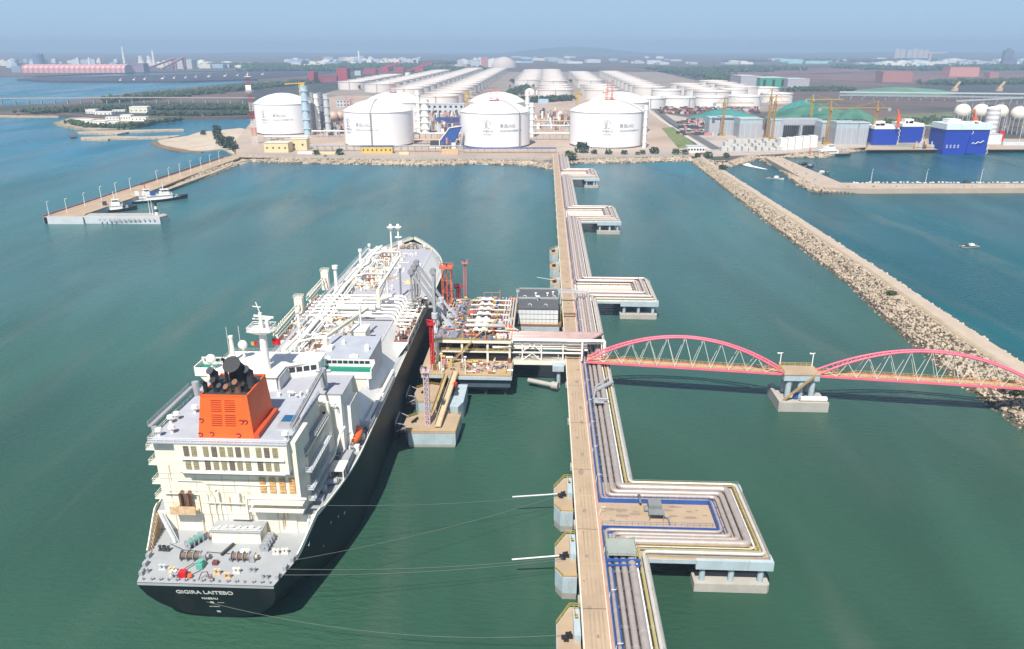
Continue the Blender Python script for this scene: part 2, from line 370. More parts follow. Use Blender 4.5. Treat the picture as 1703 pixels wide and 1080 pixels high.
# ------------------------------------------------------------------ west shore: beach, inlets, peninsula
beach = MB(); bp_ = poly([(418, 262), (395, 262), (372, 250), (340, 253), (318, 252), (290, 247), (268, 242), (262, 236), (290, 231), (312, 228), (330, 222), (400, 215), (425, 220)], 0)
beach.prism(bp_, -1, 1.6); beach.build('beach', ground_mat('beach_sand', [(.42, .34, .24), (.50, .42, .32), (.44, .35, .25)], .02, .1), kind='structure')
mud = MB(); mud.prism(poly([(352, 249), (335, 254.5), (300, 254), (278, 250), (262, 245), (250, 240), (258, 236), (290, 240), (318, 245)], 0), -1, .9); mud.build('mud_bank', mat('wet_mud', (.20, .13, .07), .7, nz=.3, s=.06), kind='structure')
pen = MB(); pen.prism(poly([(88, 207), (100, 205), (118, 199), (190, 196), (300, 190), (430, 190), (430, 198), (345, 196), (300, 200), (255, 207), (215, 216), (160, 219), (125, 216), (96, 210)], 0), -1, 3.2)
pen.build('peninsula', ground_mat('peninsula_ground', [(.16, .17, .07), (.36, .29, .20), (.42, .34, .25)], .02, .1), kind='structure')
for nm, q in (('breakwater', [(128, 222), (150, 221), (210, 219), (305, 217), (306, 219), (215, 222), (195, 226), (170, 225), (132, 224)]), ('breakwater', [(135, 231), (135, 234), (180, 235), (182, 233), (280, 232), (300, 229), (298, 228), (240, 230), (190, 229)]), ('sea_wall_spit', [(0, 193), (0, 196), (98, 196), (104, 193), (140, 196), (138, 193), (80, 189), (0, 187)])):
    b = MB(); b.prism(poly(q, 0), -1, 2.4); b.build(nm, rock, kind='structure')
b = MB(); b.prism(poly([(115, 228), (126, 227), (128, 230), (118, 231)], 0), -1, 2); b.build('rocky_islet', rockdark, kind='structure')
# coal spit and far shore across the bay
b = MB(); b.prism(poly([(28, 134.5), (60, 131.5), (250, 127), (480, 119), (620, 119), (590, 121), (430, 134), (300, 138), (90, 138)], 0), -1, 6); b.build('coal_spit', mat('coal_ground', (.045, .042, .06), .9, nz=.3, s=.004), kind='structure')
b = MB(); b.prism([tuple(W(-400, 129, 0))[:2], tuple(W(60, 128.5, 0))[:2], tuple(W(200, 123, 0))[:2], tuple(W(480, 117.5, 0))[:2], (-1400, 5600), (-1400, 9200), (-14000, 9200), (-14000, 5000)], -1, 5); b.build('far_shore', farland, kind='structure')
# hills on the horizon
hm = mat('hill_ground', (.07, .09, .06), .95, nz=.3, s=.0008)
hb = MB(); nx = 90; rows = []
for j in range(7):
    for i in range(nx):
        x = -14500 + 29000 * i / (nx - 1); y = 13000 + 350 * j
        env = math.sin(math.pi * j / 6)
        h = env * (6 + 75 * max(0, noise.noise(Vector((x / 2600., 1.3, y / 5000)))) + 120 * math.exp(-((x - 1150) / 900) ** 2) + 30 * math.exp(-((x - 9000) / 2500) ** 2))
        rows.append((x, y, h))
hb.add(rows, [(j * nx + i, j * nx + i + 1, (j + 1) * nx + i + 1, (j + 1) * nx + i) for j in range(6) for i in range(nx - 1)], True)
hb.build('hills', hm, kind='structure')
b = MB(); b.prism([(-14500, 9000), (14500, 9000), (15000, 15400), (-15000, 15400)], -1, 5.5); b.build('far_plain', farland, kind='structure')

# ------------------------------------------------------------------ armour stones
def rocks(n, place, smin, smax, name, material, label):
    b = MB(); ph = (1 + 5 ** .5) / 2
    base = [Vector(v).normalized() for v in [(0, 1, ph), (0, -1, ph), (0, 1, -ph), (0, -1, -ph), (1, ph, 0), (-1, ph, 0), (1, -ph, 0), (-1, -ph, 0), (ph, 0, 1), (-ph, 0, 1), (ph, 0, -1), (-ph, 0, -1)]]
    fc = [(0, 1, 8), (0, 8, 4), (0, 4, 5), (0, 5, 9), (0, 9, 1), (1, 6, 8), (8, 6, 10), (8, 10, 4), (4, 10, 2), (4, 2, 5), (5, 2, 11), (5, 11, 9), (9, 11, 7), (9, 7, 1), (1, 7, 6), (3, 6, 7), (3, 7, 11), (3, 11, 2), (3, 2, 10), (3, 10, 6)]
    for i in range(n):
        c = place(); s = random.uniform(smin, smax) * random.choice((.7, 1, 1, 1.25)); R = Matrix.Rotation(random.uniform(0, 6.28), 3, Vector((random.random() - .5, random.random() - .5, random.random())))
        sx, sy, sz = s * random.uniform(.75, 1.2), s * random.uniform(.6, 1.1), s * random.uniform(.5, .85)
        b.mi = c[3] if len(c) > 3 else 0
        b.add([Vector(c[:3]) + R @ Vector((v.x * sx * random.uniform(.8, 1.15), v.y * sy * random.uniform(.8, 1.15), v.z * sz)) for v in base], fc)
    return b.build(name, material, label=label, kind='stuff', cat='rocks')
BWW = [(208, 888.5), (193.4, 553.8), (188.5, 401.1), (180.1, 322.3), (177.5, 269.8), (177.9, 232.6), (178, 170), (182, 90)]   # west waterline
BWE = [(222, 888.5), (216.5, 553.8), (213, 401), (210.5, 322), (209.5, 269.8), (212, 232), (215, 170), (218, 90)]             # east waterline
def lerpx(tab, y):
    for (x0, y0), (x1, y1) in zip(tab, tab[1:]):
        if y1 <= y <= y0: return x0 + (x1 - x0) * (y0 - y) / (y0 - y1)
    return tab[-1][0]
bw = MB(); ys = [888 - 6 * i for i in range(134)]; prof = []
for y in ys:
    a = lerpx(BWW, y); c = lerpx(BWE, y); w = c - a
    prof.append([(a - 3, -1.5), (a + .42 * w, 4.5), (a + .55 * w, 4.9), (a + .62 * w, 4.9), (a + .64 * w, 5.6), (a + .88 * w, 5.6), (a + .89 * w, 5.2), (c + 2, -1.5)])
k = 8; vs = [(p[0], y, p[1] + random.uniform(-.05, .05)) for y, r in zip(ys, prof) for p in r]
n0 = len(bw.v); bw.v += [Vector(v) for v in vs]
for jj, mi in enumerate([0, 0, 1, 2, 2, 0, 0]):
    for i in range(len(ys) - 1): bw.f.append([n0 + i * k + jj, n0 + (i + 1) * k + jj, n0 + (i + 1) * k + jj + 1, n0 + i * k + jj + 1]); bw.k.append(mi); bw.sm.append(False)
bw.build('breakwater', [rockdark, mat('breakwater_verge', (.33, .26, .16), .95, nz=.25, s=.3, dirt=.4, dcol=(.13, .13, .05), vert=False), mat('breakwater_road', (.44, .355, .27), .95, nz=.1, s=.15, dirt=.25, dcol=(.38, .30, .22), vert=False)], kind='structure')
def pl_w():
    while 1:
        y = 95 + 790 * random.random() ** 1.35; a = lerpx(BWW, y); c = lerpx(BWE, y); w = c - a; t = random.random()
        x = a - 1.5 + t * (.55 * w + 1.5); z = -.2 + 5.2 * min(1, t / .85)
        return (x, y, z, 1 if t < .16 and random.random() < .85 or random.random() < .10 else 0)
def along(pl, w, z1, n, smin, smax, label, c=0.):
    L = [0]
    for a, b_ in zip(pl, pl[1:]): L.append(L[-1] + (Vector(b_) - Vector(a)).length)
    def place():
        d = random.random() * L[-1]; k = max(j for j in range(len(L) - 1) if L[j] <= d); a = Vector(pl[k]); v = Vector(pl[k + 1]) - a; p = a + v * ((d - L[k]) / v.length); v.normalize(); t = random.random()
        return (p.x - v.y * t * w, p.y + v.x * t * w, -.3 + (z1 + .3) * t, 1 if t < .2 or random.random() < .08 else 0)
    rocks(n, place, smin, smax, 'armour_stones', [rock, rockdark], label)
along(mp, 10, LZ, 7500, .7, 1.5, 'tan rubble stones on the seawall slope in front of the terminal')
rocks(16500, pl_w, .40, .88, 'armour_stones', [rock, rockdark], 'tan armour stones heaped on the long breakwater slope facing the jetty')
def pl_e():
    y = 95 + 790 * random.random() ** 1.3; a = lerpx(BWW, y); c = lerpx(BWE, y); w = c - a; t = random.random()
    return (c + 1 - t * .13 * w, y, -.3 + 5.6 * t)
rocks(3600, pl_e, .4, .8, 'armour_stones', [mat('pale_rock', (.50, .43, .34), .95, nz=.2, s=.2), rockdark], 'pale armour stones on the basin side of the long breakwater')
# ------------------------------------------------------------------ jetty trestle (J frame: x = across, y = along)
def jthing(name, label, cat, x, y, z, group=None): return thing(name, label, cat, JM @ Matrix.Translation((x, y, z)), group)
LOOPS = [(152., 184.6, 45.6), (348., 382.3, 45.5), (525., 571., 44.), (711., 756., 41.)]
tr = jthing('jetty_trestle', 'long concrete access jetty carrying a tan roadway from the loading berth to the shore', 'jetty', 2.5, 60, 0)
b = MB(JM); b.box(-.2, 5.0, 60, 874, 8.5, 9.5)
b.mi = 1
for l in range(75, 872, 29): b.box(-.2, 5.0, l, l + .22, 9.5, 9.507)
b.mi = 3
for x in (1.15, 2.05, 3.1, 3.95):
    for l in range(62, 870, 29): b.box(x, x + .34, l, l + 12.6, 9.5, 9.5035); b.box(x + .05, x + .36, l + 13.3, l + 28, 9.5, 9.5035)
b.mi = 2
random.seed(3)
for i in range(46):
    l = 90 + 500 * (i / 46.) ** 1.2; x = random.uniform(.5, 4.2); r = random.uniform(.3, 1.2); q = [(x + r * random.uniform(.5, 1) * math.cos(t), l + r * 1.8 * random.uniform(.5, 1) * math.sin(t)) for t in [k * .785 for k in range(8)]]
    b.sheet(q, 9.504)
b.build('road_deck', [roadtan, mat('joint_tar', (.12, .09, .075), .9), mat('worn_patch', (.27, .20, .15), .95, nz=.2, s=1.), mat('tyre_track', (.35, .26, .175), .93, nz=.22, s=.15)], tr)
for x0, x1, m in ((-.55, -.2, palekerb), (5.0, 5.22, palekerb), (5.22, 5.75, pinkkerb)):
    b = MB(JM); l = 60
    while l < 874: b.box(x0, x1, l, l + 9.9, 9.0, 9.86 if m is palekerb else 9.6); l += 10
    b.build('kerb', m, tr)
b = MB(JM); b.box(6.1, 15.95, 60, 874, 8.1, 8.4); b.mi = 1; b.box(15.95, 16.4, 60, 874, 8.0, 9.35); b.box(5.76, 6.1, 60, 874, 8.0, 8.9); b.box(-.5, .1, 60, 874, 7.4, 8.49); b.build('pipe_deck', [mat('shadow_gap_deck', (.045, .042, .04), .9), conc], tr)  # slab near black: the shadow between the pipes is put into its colour
for l in range(80, 872, 29):
    b = MB(JM); b.box(-.9, 16.3, l - 1.2, l + 1.2, 6.7, 8.0)
    for x in (.8, 5.5, 10.5, 15): b.cyl((x, l, -3), (x, l, 6.7), .65, n=10)
    b.build('pier', conc, tr)
b = MB(JM)
for a, c in ((100, 152), (186, 262), (385, 470), (575, 700), (760, 850)): b.rail([(5.85, a, 9.6), (5.85, c, 9.6)], 1.05, .06, 4)
b.build('guard_rail', steel, tr)
b = MB(JM)
for l in range(120, 420, 16): b.cut(); b.path([(5.95, l, 9.6), (5.95, l, 11.6), (6.3, l + .3, 12.1), (7.4, l + .5, 12.0)], .07, 5)
b.build('cable_mast', white, tr)

rk = jthing('pipe_rack', 'bundle of clad gas pipes, blue cable tray and walkway beside the jetty roadway', 'pipeline', 11, 60, 9)
PIPES = [(6.85, .46, 10.1, clad), (8.6, .56, 10.2, clad), (10.2, .72, 10.3, clad), (12.1, .95, 10.6, clad), (13.35, .22, 10.1, pwhite), (15.35, .46, 10.1, cladw)]
def loop_path(a, z, y0, y1, rad=1.6, loops=None):
    p = [(a, y0)]
    for s_, n_, xe in loops or LOOPS:
        d = 16.2 - a
        p += [(a, s_ + d), (xe - d, s_ + d), (xe - d, n_ - d), (a, n_ - d)]
    p.append((a, y1)); out = [Vector((*p[0], z))]
    for i in range(1, len(p) - 1):
        P = Vector((*p[i], z)); A = Vector((*p[i - 1], z)); C = Vector((*p[i + 1], z)); u = (A - P).normalized() * rad; w = (C - P).normalized() * rad
        for t in (0, .25, .5, .75, 1): out.append(P + u * (1 - t) ** 2 + w * t ** 2)
    out.append(Vector((*p[-1], z))); return out
for a, r, z, m in PIPES:
    b = MB(JM); b.path(loop_path(a, z, 60, 872), r, 12)
    b.build('pipe', m, rk)
# flange rings and cladding bands on the two big pipes
b = MB(JM)
for a, r, z, m in PIPES[:4]:
    l = 64 + a
    while l < 420:
        if not any(s_ - 2 < l < n_ + 2 for s_, n_, _ in LOOPS): b.cyl((a, l, z), (a, l + .25, z), r * 1.05, n=12)
        l += 7.3 + a * .2
b.build('cladding_band', grey, rk)
def band(o0, o1, z0, z1, name, m, y0=60, y1=872, only=4):
    b = MB(JM); seg = [y0]
    ys = []
    for s_, n_, xe in LOOPS[:only]: ys.append((s_, n_, xe))
    cur = y0; d0, d1 = 16.2 - o0, 16.2 - o1
    for s_, n_, xe in ys:
        b.box(o0, o1, cur, s_ + d0, z0, z1)
        b.box(o0, xe - d1, s_ + min(d0, d1), s_ + max(d0, d1), z0, z1 - .01)
        b.box(xe - d0, xe - d1, s_ + min(d0, d1), n_ - min(d0, d1), z0, z1)
        b.box(o0, xe - d1, n_ - max(d0, d1), n_ - min(d0, d1), z0, z1 - .01); cur = n_ - d0
    b.box(o0, o1, cur, y1, z0, z1); return b.build(name, m, rk)
band(5.98, 6.2, 9.2, 10.7, 'cable_tray', blue, only=1); band(7.35, 7.65, 9.2, 9.9, 'cable_tray', blue, y1=700, only=1)
band(14.0, 14.7, 10.1, 10.2, 'walkway', mat('walkway_grating', (.30, .29, .16), .8, nz=.15))
def brail(o, z, w, m, name, step=4.):
    b = MB(JM); d = 16.2 - o; p = [(o, 60, z)]
    for s_, n_, xe in LOOPS: p += [(o, s_ + d, z), (xe - d, s_ + d, z), (xe - d, n_ - d, z), (o, n_ - d, z)]
    p.append((o, 872, z)); b.rail(p, 1.1, w, step); b.build(name, m, rk)
brail(14.05, 10.2, .09, yellow, 'handrail'); brail(16.25, 9.3, .07, grey, 'handrail', 3.)
brail(6.0, 10.9, .06, blue, 'tray_bracket', 1.5)
b = MB(JM)
l = 62
while l < 872:
    if not any(s_ - .5 < l < n_ + .5 for s_, n_, _ in LOOPS): b.box(6.2, 16.0, l - .12, l + .12, 9.0, 9.75)
    l += 6
for s_, n_, xe in LOOPS:
    x = 20
    while x < xe - 1: b.box(x, x + .22, s_ + .6, s_ + 10.4, 9.42, 9.75); b.box(x, x + .22, n_ - 10.4, n_ - .6, 9.42, 9.75); x += 4.5
    y = s_ + 12
    while y < n_ - 11: b.box(xe - 10.2, xe - .6, y, y + .22, 9.42, 9.75); y += 4.5
b.build('pipe_support', mat('support_dark', (.13, .12, .12), .8), rk)
# grey steel crossovers by the first loop
b = MB(JM); b.box(6.3, 13.2, 148.3, 154.6, 12.1, 12.35)
for x in (6.5, 13.0):
    for y in (148.5, 154.4): b.box(x - .12, x + .12, y - .12, y + .12, 9.0, 12.1)
b.rail([(6.3, 148.3, 12.35), (6.3, 154.6, 12.35), (13.2, 154.6, 12.35), (13.2, 148.3, 12.35)], 1.1, .07, 2, closed=True)
b.build('crossover_platform', mat('grey_green_plate', (.30, .33, .29), .7, nz=.1), rk)
b = MB(JM); b.box(6.2, 14.2, 147.5, 147.9, 11.0, 11.6)
for x in (6.4, 9.4, 14.0): b.box(x - .15, x + .15, 147.5, 147.9, 9, 11)
b.box(6.2, 14.2, 145.8, 146.0, 11.1, 11.5)
b.build('pipe_bridle', blue, rk)
b = MB(JM); b.box(8.0, 11.4, 229, 233, 12.3, 12.5); b.box(8, 8.2, 229, 229.2, 9, 12.3); b.box(11.2, 11.4, 232.8, 233, 9, 12.3); b.cyl((9.5, 231, 12.9), (13, 231.2, 12.9), .35, n=10)
b.path([(8.2, 235, 11.2), (9.5, 244, 11.3), (14.5, 252, 11.4)], .45, 8); b.path([(9.6, 241, 11.7), (15.6, 247.5, 11.7)], .75, 10)
b.build('valve_platform', grey, rk)

names = ['nearest the camera', 'beyond the pink footbridge', 'third out towards the shore', 'nearest the shore']
for (s_, n_, xe), nm in zip(LOOPS, names):
    lp = jthing('expansion_loop_platform', 'concrete side platform carrying a rectangular pipe loop, ' + nm, 'pipe platform', 30, (s_ + n_) / 2, 0, 'pipe loop platforms beside the jetty')
    if s_ < 200: LP0 = lp
    b = MB(JM); b.box(16.42, xe + .6, s_ - .4, n_ + .4, 8.4, 9.0); b.box(5.76, xe, s_ + .1, n_ - .1, 9.01, 9.4)
    b.build('deck', roadtan if s_ < 200 else palekerb, lp)
    b = MB(JM)
    for y0, y1 in ((s_ - .9, s_ + 2.2), (n_ - 2.2, n_ + .9)): b.cut(); b.box(28, xe + .9, y0, y1, 6.6, 9.1)
    b.cut(); b.box(16.5, 28, s_ - .6, s_ - .41, 7.9, 9.0)
    b.build('edge_beam', paleblue, lp)
    for y in (s_ + .6, n_ - .6):
        b = MB(JM)
        for x in (30, 37, xe - 1.5): b.cut(); b.cyl((x, y, 2.3), (x, y, 6.6), .75, n=12); b.cyl((x, y + (2.4 if y < 0 else 0), -3), (x, y, 2.3), .9, n=10)
        b.build('column', paleblue, lp)
        b = MB(JM); b.prism([(28, y - 1.6), (xe, y - 1.6), (xe + .6, y - 1), (xe + .6, y + 3), (28, y + 3)], .1, 2.5)
        b.build('pile_cap', conc, lp)
b = MB(JM); R = random.Random(5)
for i in range(24):
    x = R.uniform(8, 34); y = R.uniform(165.5, 173.5); r = R.uniform(.3, 1.5); b.sheet([(x + r * 1.5 * R.uniform(.6, 1) * math.cos(k * .785), y + r * .6 * R.uniform(.6, 1) * math.sin(k * .785)) for k in range(8)], 9.405 + i * .0005)
b.build('deck_stain', mat('worn_patch', (0, 0, 0)), LP0)
b = MB(JM)
b.box(18.5, 22.5, 166.2, 168.6, 11.4, 11.6)
for x in (18.6, 22.2):
    for y in (166.4, 168.4): b.box(x, x + .18, y, y + .18, 9.4, 11.4)
b.box(18.8, 22.2, 169.2, 172.6, 9.41, 12.2); b.cyl((17.8, 171, 10), (18.9, 171, 10), .8, n=10); b.path([(22.4, 168, 10), (23.6, 167, 10), (23.6, 164.5, 10)], .2, 6); b.path([(17, 172.5, 11), (17, 176, 11), (17, 176, 9.5)], .3, 6)
b.build('equipment_hut', mat('hut_grey', (.20, .21, .21), .7, nz=.15), label='small dark grey equipment skid standing on the tan deck inside the near pipe loop', cat='equipment')

# ------------------------------------------------------------------ mooring dolphins
def dolphin(l, label):
    t = jthing('mooring_dolphin', label, 'mooring dolphin', -3, l, 0, 'mooring dolphins along the jetty')
    top = [(-.75, 9.2), (-2.9, 9.2), (-5.9, 3.5), (-5.9, -5), (-4.2, -7.8), (-.75, -7.8)]
    top = [(x, y + l) for x, y in top]; mid = [(x * .99, y) for x, y in top]; low = [(x * .92 - .2, (y - l) * .93 + l) for x, y in top]
    b = MB(JM); b.prism(low, -1.2, 2.0, mid); b.mi = 1; b.prism(top, 2.02, 6.6); b.mi = 2; b.prism([(x * .97 - .06, (y - l) * .98 + l) for x, y in top], 6.6, 6.66); b.build('base', [conc, paleblue, roadtan], t)
    b = MB(JM)
    for dx in (0, .9): b.cut(); b.cyl((-3.9 + dx, l - 1 + dx, 6.66), (-3.9 + dx, l - 1 + dx, 8.1), .32, n=8); b.box(-4.9 + dx, -3.6 + dx, l - 1.3 + dx, l - .7 + dx, 7.3, 7.9); b.box(-4.4 + dx, -3.3 + dx, l - 1.5 + dx, l - .5 + dx, 6.66, 7.1)
    b.build('mooring_hook', black, t)
    b = MB(JM); b.rail([(*p, 6.66) for p in top[:3]], 1.1, .09, 2); b.rail([(*p, 6.66) for p in top[3:]], 1.1, .09, 2);
    b.bar((-1.6, l + 8.8, 6.7), (-1.6, l + 3, 9.4), .7, .12); b.rail([(-1.9, l + 8.8, 6.8), (-1.9, l + 3, 9.3)], 1.1, .08, 2.5)
    b.build('railing', yellow, t)
    b = MB(JM); b.box(-2.2, -.76, l - 1.5, l + 6.5, 6.67, 8.5); b.build('upstand', paleblue, t)
    return t
D1 = dolphin(181.5, 'octagonal concrete mooring dolphin nearest the loading platform of the near three')
dolphin(154.6, 'middle of the three near concrete mooring dolphins, grey rope on its hooks')
dolphin(127.5, 'concrete mooring dolphin cut by the bottom edge of the photo')
dolphin(386, 'far mooring dolphin just beyond the dark roofed substation')
dolphin(417, 'far mooring dolphin second beyond the substation')
dolphin(450, 'farthest mooring dolphin beyond the substation')

# ------------------------------------------------------------------ loading platform
def clutter(b, x0, x1, y0, y1, z, n, seed=1, hmax=2., colors=4):
    R = random.Random(seed)
    for i in range(n):
        x = R.uniform(x0, x1); y = R.uniform(y0, y1); b.mi = R.randrange(colors); k = R.random(); h = R.uniform(.3, hmax)
        if k < .28:
            L = R.uniform(1.5, 7); d = R.random() < .5; zz = z + R.uniform(.3, hmax); x2 = min(x1, x + (L if d else 0)); y2 = min(y1, y + (0 if d else L)); b.bar((x, y, zz), (x2 + .01, y2 + .01, zz), R.uniform(.15, .5)); b.bar((x, y, z), (x, y, zz), .14); b.bar((x2, y2, z), (x2, y2, zz), .14)
        elif k < .5: b.box(x, x + R.uniform(.4, 1.6), y, y + R.uniform(.4, 1.6), z, z + h)
        elif k < .7: r = R.uniform(.15, .5); b.cyl((x, y, z), (x, y, z + h * 1.2), r, n=7)
        elif k < .85: r = R.uniform(.2, .55); b.cyl((x, y, z + h), (x + R.uniform(.8, 2.5), y, z + h), r, n=8); b.bar((x + .4, y, z), (x + .4, y, z + h), .3)
        else:
            b.cyl((x, y, z), (x, y, z + h * .8), .1, n=5); b.cyl((x, y, z + h * .8), (x, y, z + h * .8 + .1), .45, n=8)
lp = jthing('loading_platform', 'two storey berth platform crowded with pipes, valves and cable trays', 'platform', -38, 285, 0)
b = MB(JM); b.box(-41, -21.3, 256, 334, 7.9, 9.0); b.box(-56, -41, 262, 330, 7.9, 9.0); b.prism([(-55, 256.5), (-41, 256.5), (-41, 262), (-56, 262)], 7.9, 9.0); b.build('deck', [roadtan], lp)
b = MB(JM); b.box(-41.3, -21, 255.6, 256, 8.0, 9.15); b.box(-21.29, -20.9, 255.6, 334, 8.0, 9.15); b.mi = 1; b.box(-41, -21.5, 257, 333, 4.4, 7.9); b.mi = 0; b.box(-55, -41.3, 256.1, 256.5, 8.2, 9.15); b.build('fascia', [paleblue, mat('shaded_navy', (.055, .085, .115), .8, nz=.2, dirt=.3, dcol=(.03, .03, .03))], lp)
b = MB(JM); b.box(-40, -22.5, 259, 332, 2.6, 5.2)
for x in (-54, -47, -39, -31, -23.5):
    for y in range(260, 332, 11): b.cut(); b.cyl((x, y, -3), (x, y, 7.9), .7, n=8)
b.build('pile', dark, lp)
b = MB(JM); b.rail([(-55, 256.6, 9.), (-21.2, 256.6, 9.)], 1.1, .1, 2.2); b.rail([(-21.2, 256.6, 9.), (-21.2, 270, 9.)], 1.1, .1, 2.2); b.build('railing', yellow, lp)
b = MB(JM)
for x in (-50.5, -41, -31, -22.4):
    for y in (270.6, 283, 295, 307, 319): b.cut(); b.box(x - .4, x + .4, y - .4, y + .4, 9, 17.3)
b.box(-51, -22, 270.4, 270.8, 12.9, 13.5); b.box(-51, -22, 282.8, 283.2, 12.9, 13.5)
b.build('column', cream, lp)
b = MB(JM); b.box(-51.5, -21.8, 270, 322, 17.3, 17.8); b.mi = 1; b.box(-51.5, -21.8, 269.7, 269.98, 17.1, 18.1); b.mi = 0; b.box(-51, -22.5, 271, 279, 13.5, 13.7); b.build('upper_deck', [mat('upper_deck_grating', (.17, .15, .13), .8, nz=.35, s=.7), cream], lp)
b = MB(JM); b.rail([(-51.5, 322, 17.8), (-51.5, 270, 17.8), (-21.8, 270, 17.8), (-21.8, 322, 17.8)], 1.1, .1, 2.); b.rail([(-51, 270, 13.7), (-22.5, 270, 13.7)], 1.1, .09, 2); b.build('handrail', yellow, lp)
b = MB(JM); b.bar((-45, 269, 9.2), (-37, 269, 17.8), 1.2, .25); b.rail([(-45, 268.4, 9.2), (-37, 268.4, 17.8)], 1.1, .12, 1.5); b.bar((-37, 272, 17.8), (-27.5, 281, 23.4), .8, .2); b.build('stair', mat('stair_ochre', (.40, .28, .12), .7, nz=.2, dirt=.4), lp)
b = MB(JM); R = random.Random(5)
for y in [272 + 1.55 * i for i in range(31)]:
    b.box(-51, -43.2 + R.uniform(-1, .6), y, y + .85, 18.3, 18.9); b.box(-50.6, -50.3, y + .3, y + .5, 17.8, 18.3)
b.build('cable_tray', mat('blue_grey_tray', (.24, .26, .32), .55, nz=.45, s=.8, dirt=.5, dcol=(.35, .22, .12)), lp)
b = MB(JM)
for i in range(7):
    y = 276 + i * 6.3; b.cut(); b.cyl((-37, y, 20.3), (-31.4, y, 20.3), .55, n=12); b.sph(-35.8, y, 20.6, .95, 10); b.sph(-32.8, y, 20.6, .95, 10)
    b.cyl((-41, y + 1.8, 19.3), (-24, y + 1.8, 19.3), .3, n=8)
b.build('valve_row', pwhite, lp)
b = MB(JM); clutter(b, -42, -23, 271, 320, 17.8, 260, 11, 2.3, 6); clutter(b, -51, -43, 271, 320, 18.9, 90, 14, 1.0, 6); b.build('upper_pipework', [rustw, yellow, lgrey, brown, blue, orangered], lp)
b = MB(JM); clutter(b, -54, -43, 258, 328, 9, 170, 12, 2.8, 6); clutter(b, -41, -23, 259, 270, 9, 80, 13, 2, 6); clutter(b, -49, -23, 271, 283, 13.7, 90, 15, 2.4, 6); b.build('lower_pipework', [rustw, grey, brown, pinkred, pwhite, yellow], lp)
b = MB(JM); b.box(-30, -22.9, 271.5, 282, 9.01, 12.6); b.build('dark_cabin', black, lp)
b = MB(JM); b.box(-50, -22.6, 283.5, 318, 9.01, 17.2); b.build('dark_infill', mat('infill_shade', (.05, .045, .04), .9, nz=.4, s=.8, dirt=.3, dcol=(.25, .16, .1)), lp)  # dark box added between the columns so the platform inside reads as shaded
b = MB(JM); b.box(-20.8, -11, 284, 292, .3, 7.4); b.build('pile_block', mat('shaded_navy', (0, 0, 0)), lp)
b = MB(JM)
for i in range(4): b.cyl((-23.6 + i * .0, 283 + i * 9, 9), (-23.6, 283 + i * 9, 21), .5, n=8)
for i in range(5): x = -26 + i * 1.15; b.path([(x, 320, 19.2), (x, 290, 19.2), (x, 282, 19.2), (x + 2, 280.5 - i * .2, 18.9)], .35, 8)
b.path([(-40, 283, 21.5), (-30, 283, 21.5), (-26, 281, 21.5), (-25, 277.8, 21.5), (-40, 277.8, 21.5)], .75, 10)
b.build('header_pipe', cladw, lp)
b = MB(JM); b.rail([(-36, 318, 17.8), (-29, 318, 17.8), (-29, 322, 17.8)], 4.5, .18, 3.5, n=2); b.build('vent_frame', pinkred, lp)
# loading arms
def arm(y, k, rest=False):
    t = jthing('loading_arm', ['grey marine loading arm nearest the camera, beside the tall red tower', 'second grey loading arm reaching over the ship manifold', 'third grey loading arm reaching over the ship manifold', 'farthest grey loading arm beside the orange gangway tower'][k], 'loading arm', -52.5, y, 9, 'loading arms')
    b = MB(JM); b.cyl((-52.5, y, 9), (-52.5, y, 24.5), .8, n=12); b.cyl((-52.5, y, 24), (-52.5, y, 26.2), 1.25, n=12); b.box(-53.7, -51.3, y - 1.3, y + 1.3, 9, 10.2); b.build('riser', lgrey, t)
    ap = Vector((-62.5, y + .5, 41.)) if not rest else Vector((-52.8, y + 1.2, 43))
    piv = Vector((-52.5, y, 26.2)); cw = piv + (piv - ap).normalized() * 10.5
    b = MB(JM); b.bar(piv, ap, 1.0, 1.0); b.bar(piv + Vector((0, 1.1, 0)), ap + Vector((0, 1.1, 0)), .35)
    d = (ap - piv)
    for i in range(8): p = piv + d * (i / 8); q = piv + d * ((i + 1) / 8); b.bar(p + Vector((0, 0 if i % 2 else 1.1, 0)), q + Vector((0, 1.1 if i % 2 else 0, 0)), .2)
    b.build('inboard_arm', steel, t)
    end = Vector((-62.3, y + .5, 27)) if not rest else Vector((-53.4, y + 2, 28))
    b = MB(JM); b.bar(ap, end, .75); b.bar(ap + Vector((.9, .6, .6)), end + Vector((.9, .6, 0)), .3); b.cyl(ap + Vector((0, -1, 0)), ap + Vector((0, 1.2, 0)), 1.2, n=12); b.cyl(end + Vector((-1.6, 0, 0)), end + Vector((.6, 0, 0)), .7, n=10)
    b.build('outboard_arm', mat('worn_arm_grey', (.26, .26, .27), .6, nz=.2), t)
    b = MB(JM); b.bar(piv, cw, .9); dd = (cw - piv).normalized(); b.bar(piv + dd * 6.5, cw, 2.1, 2.4); b.build('counterweight', lgrey, t)
for k in range(4): arm(278.5 + 6.6 * k, k, k == 0)
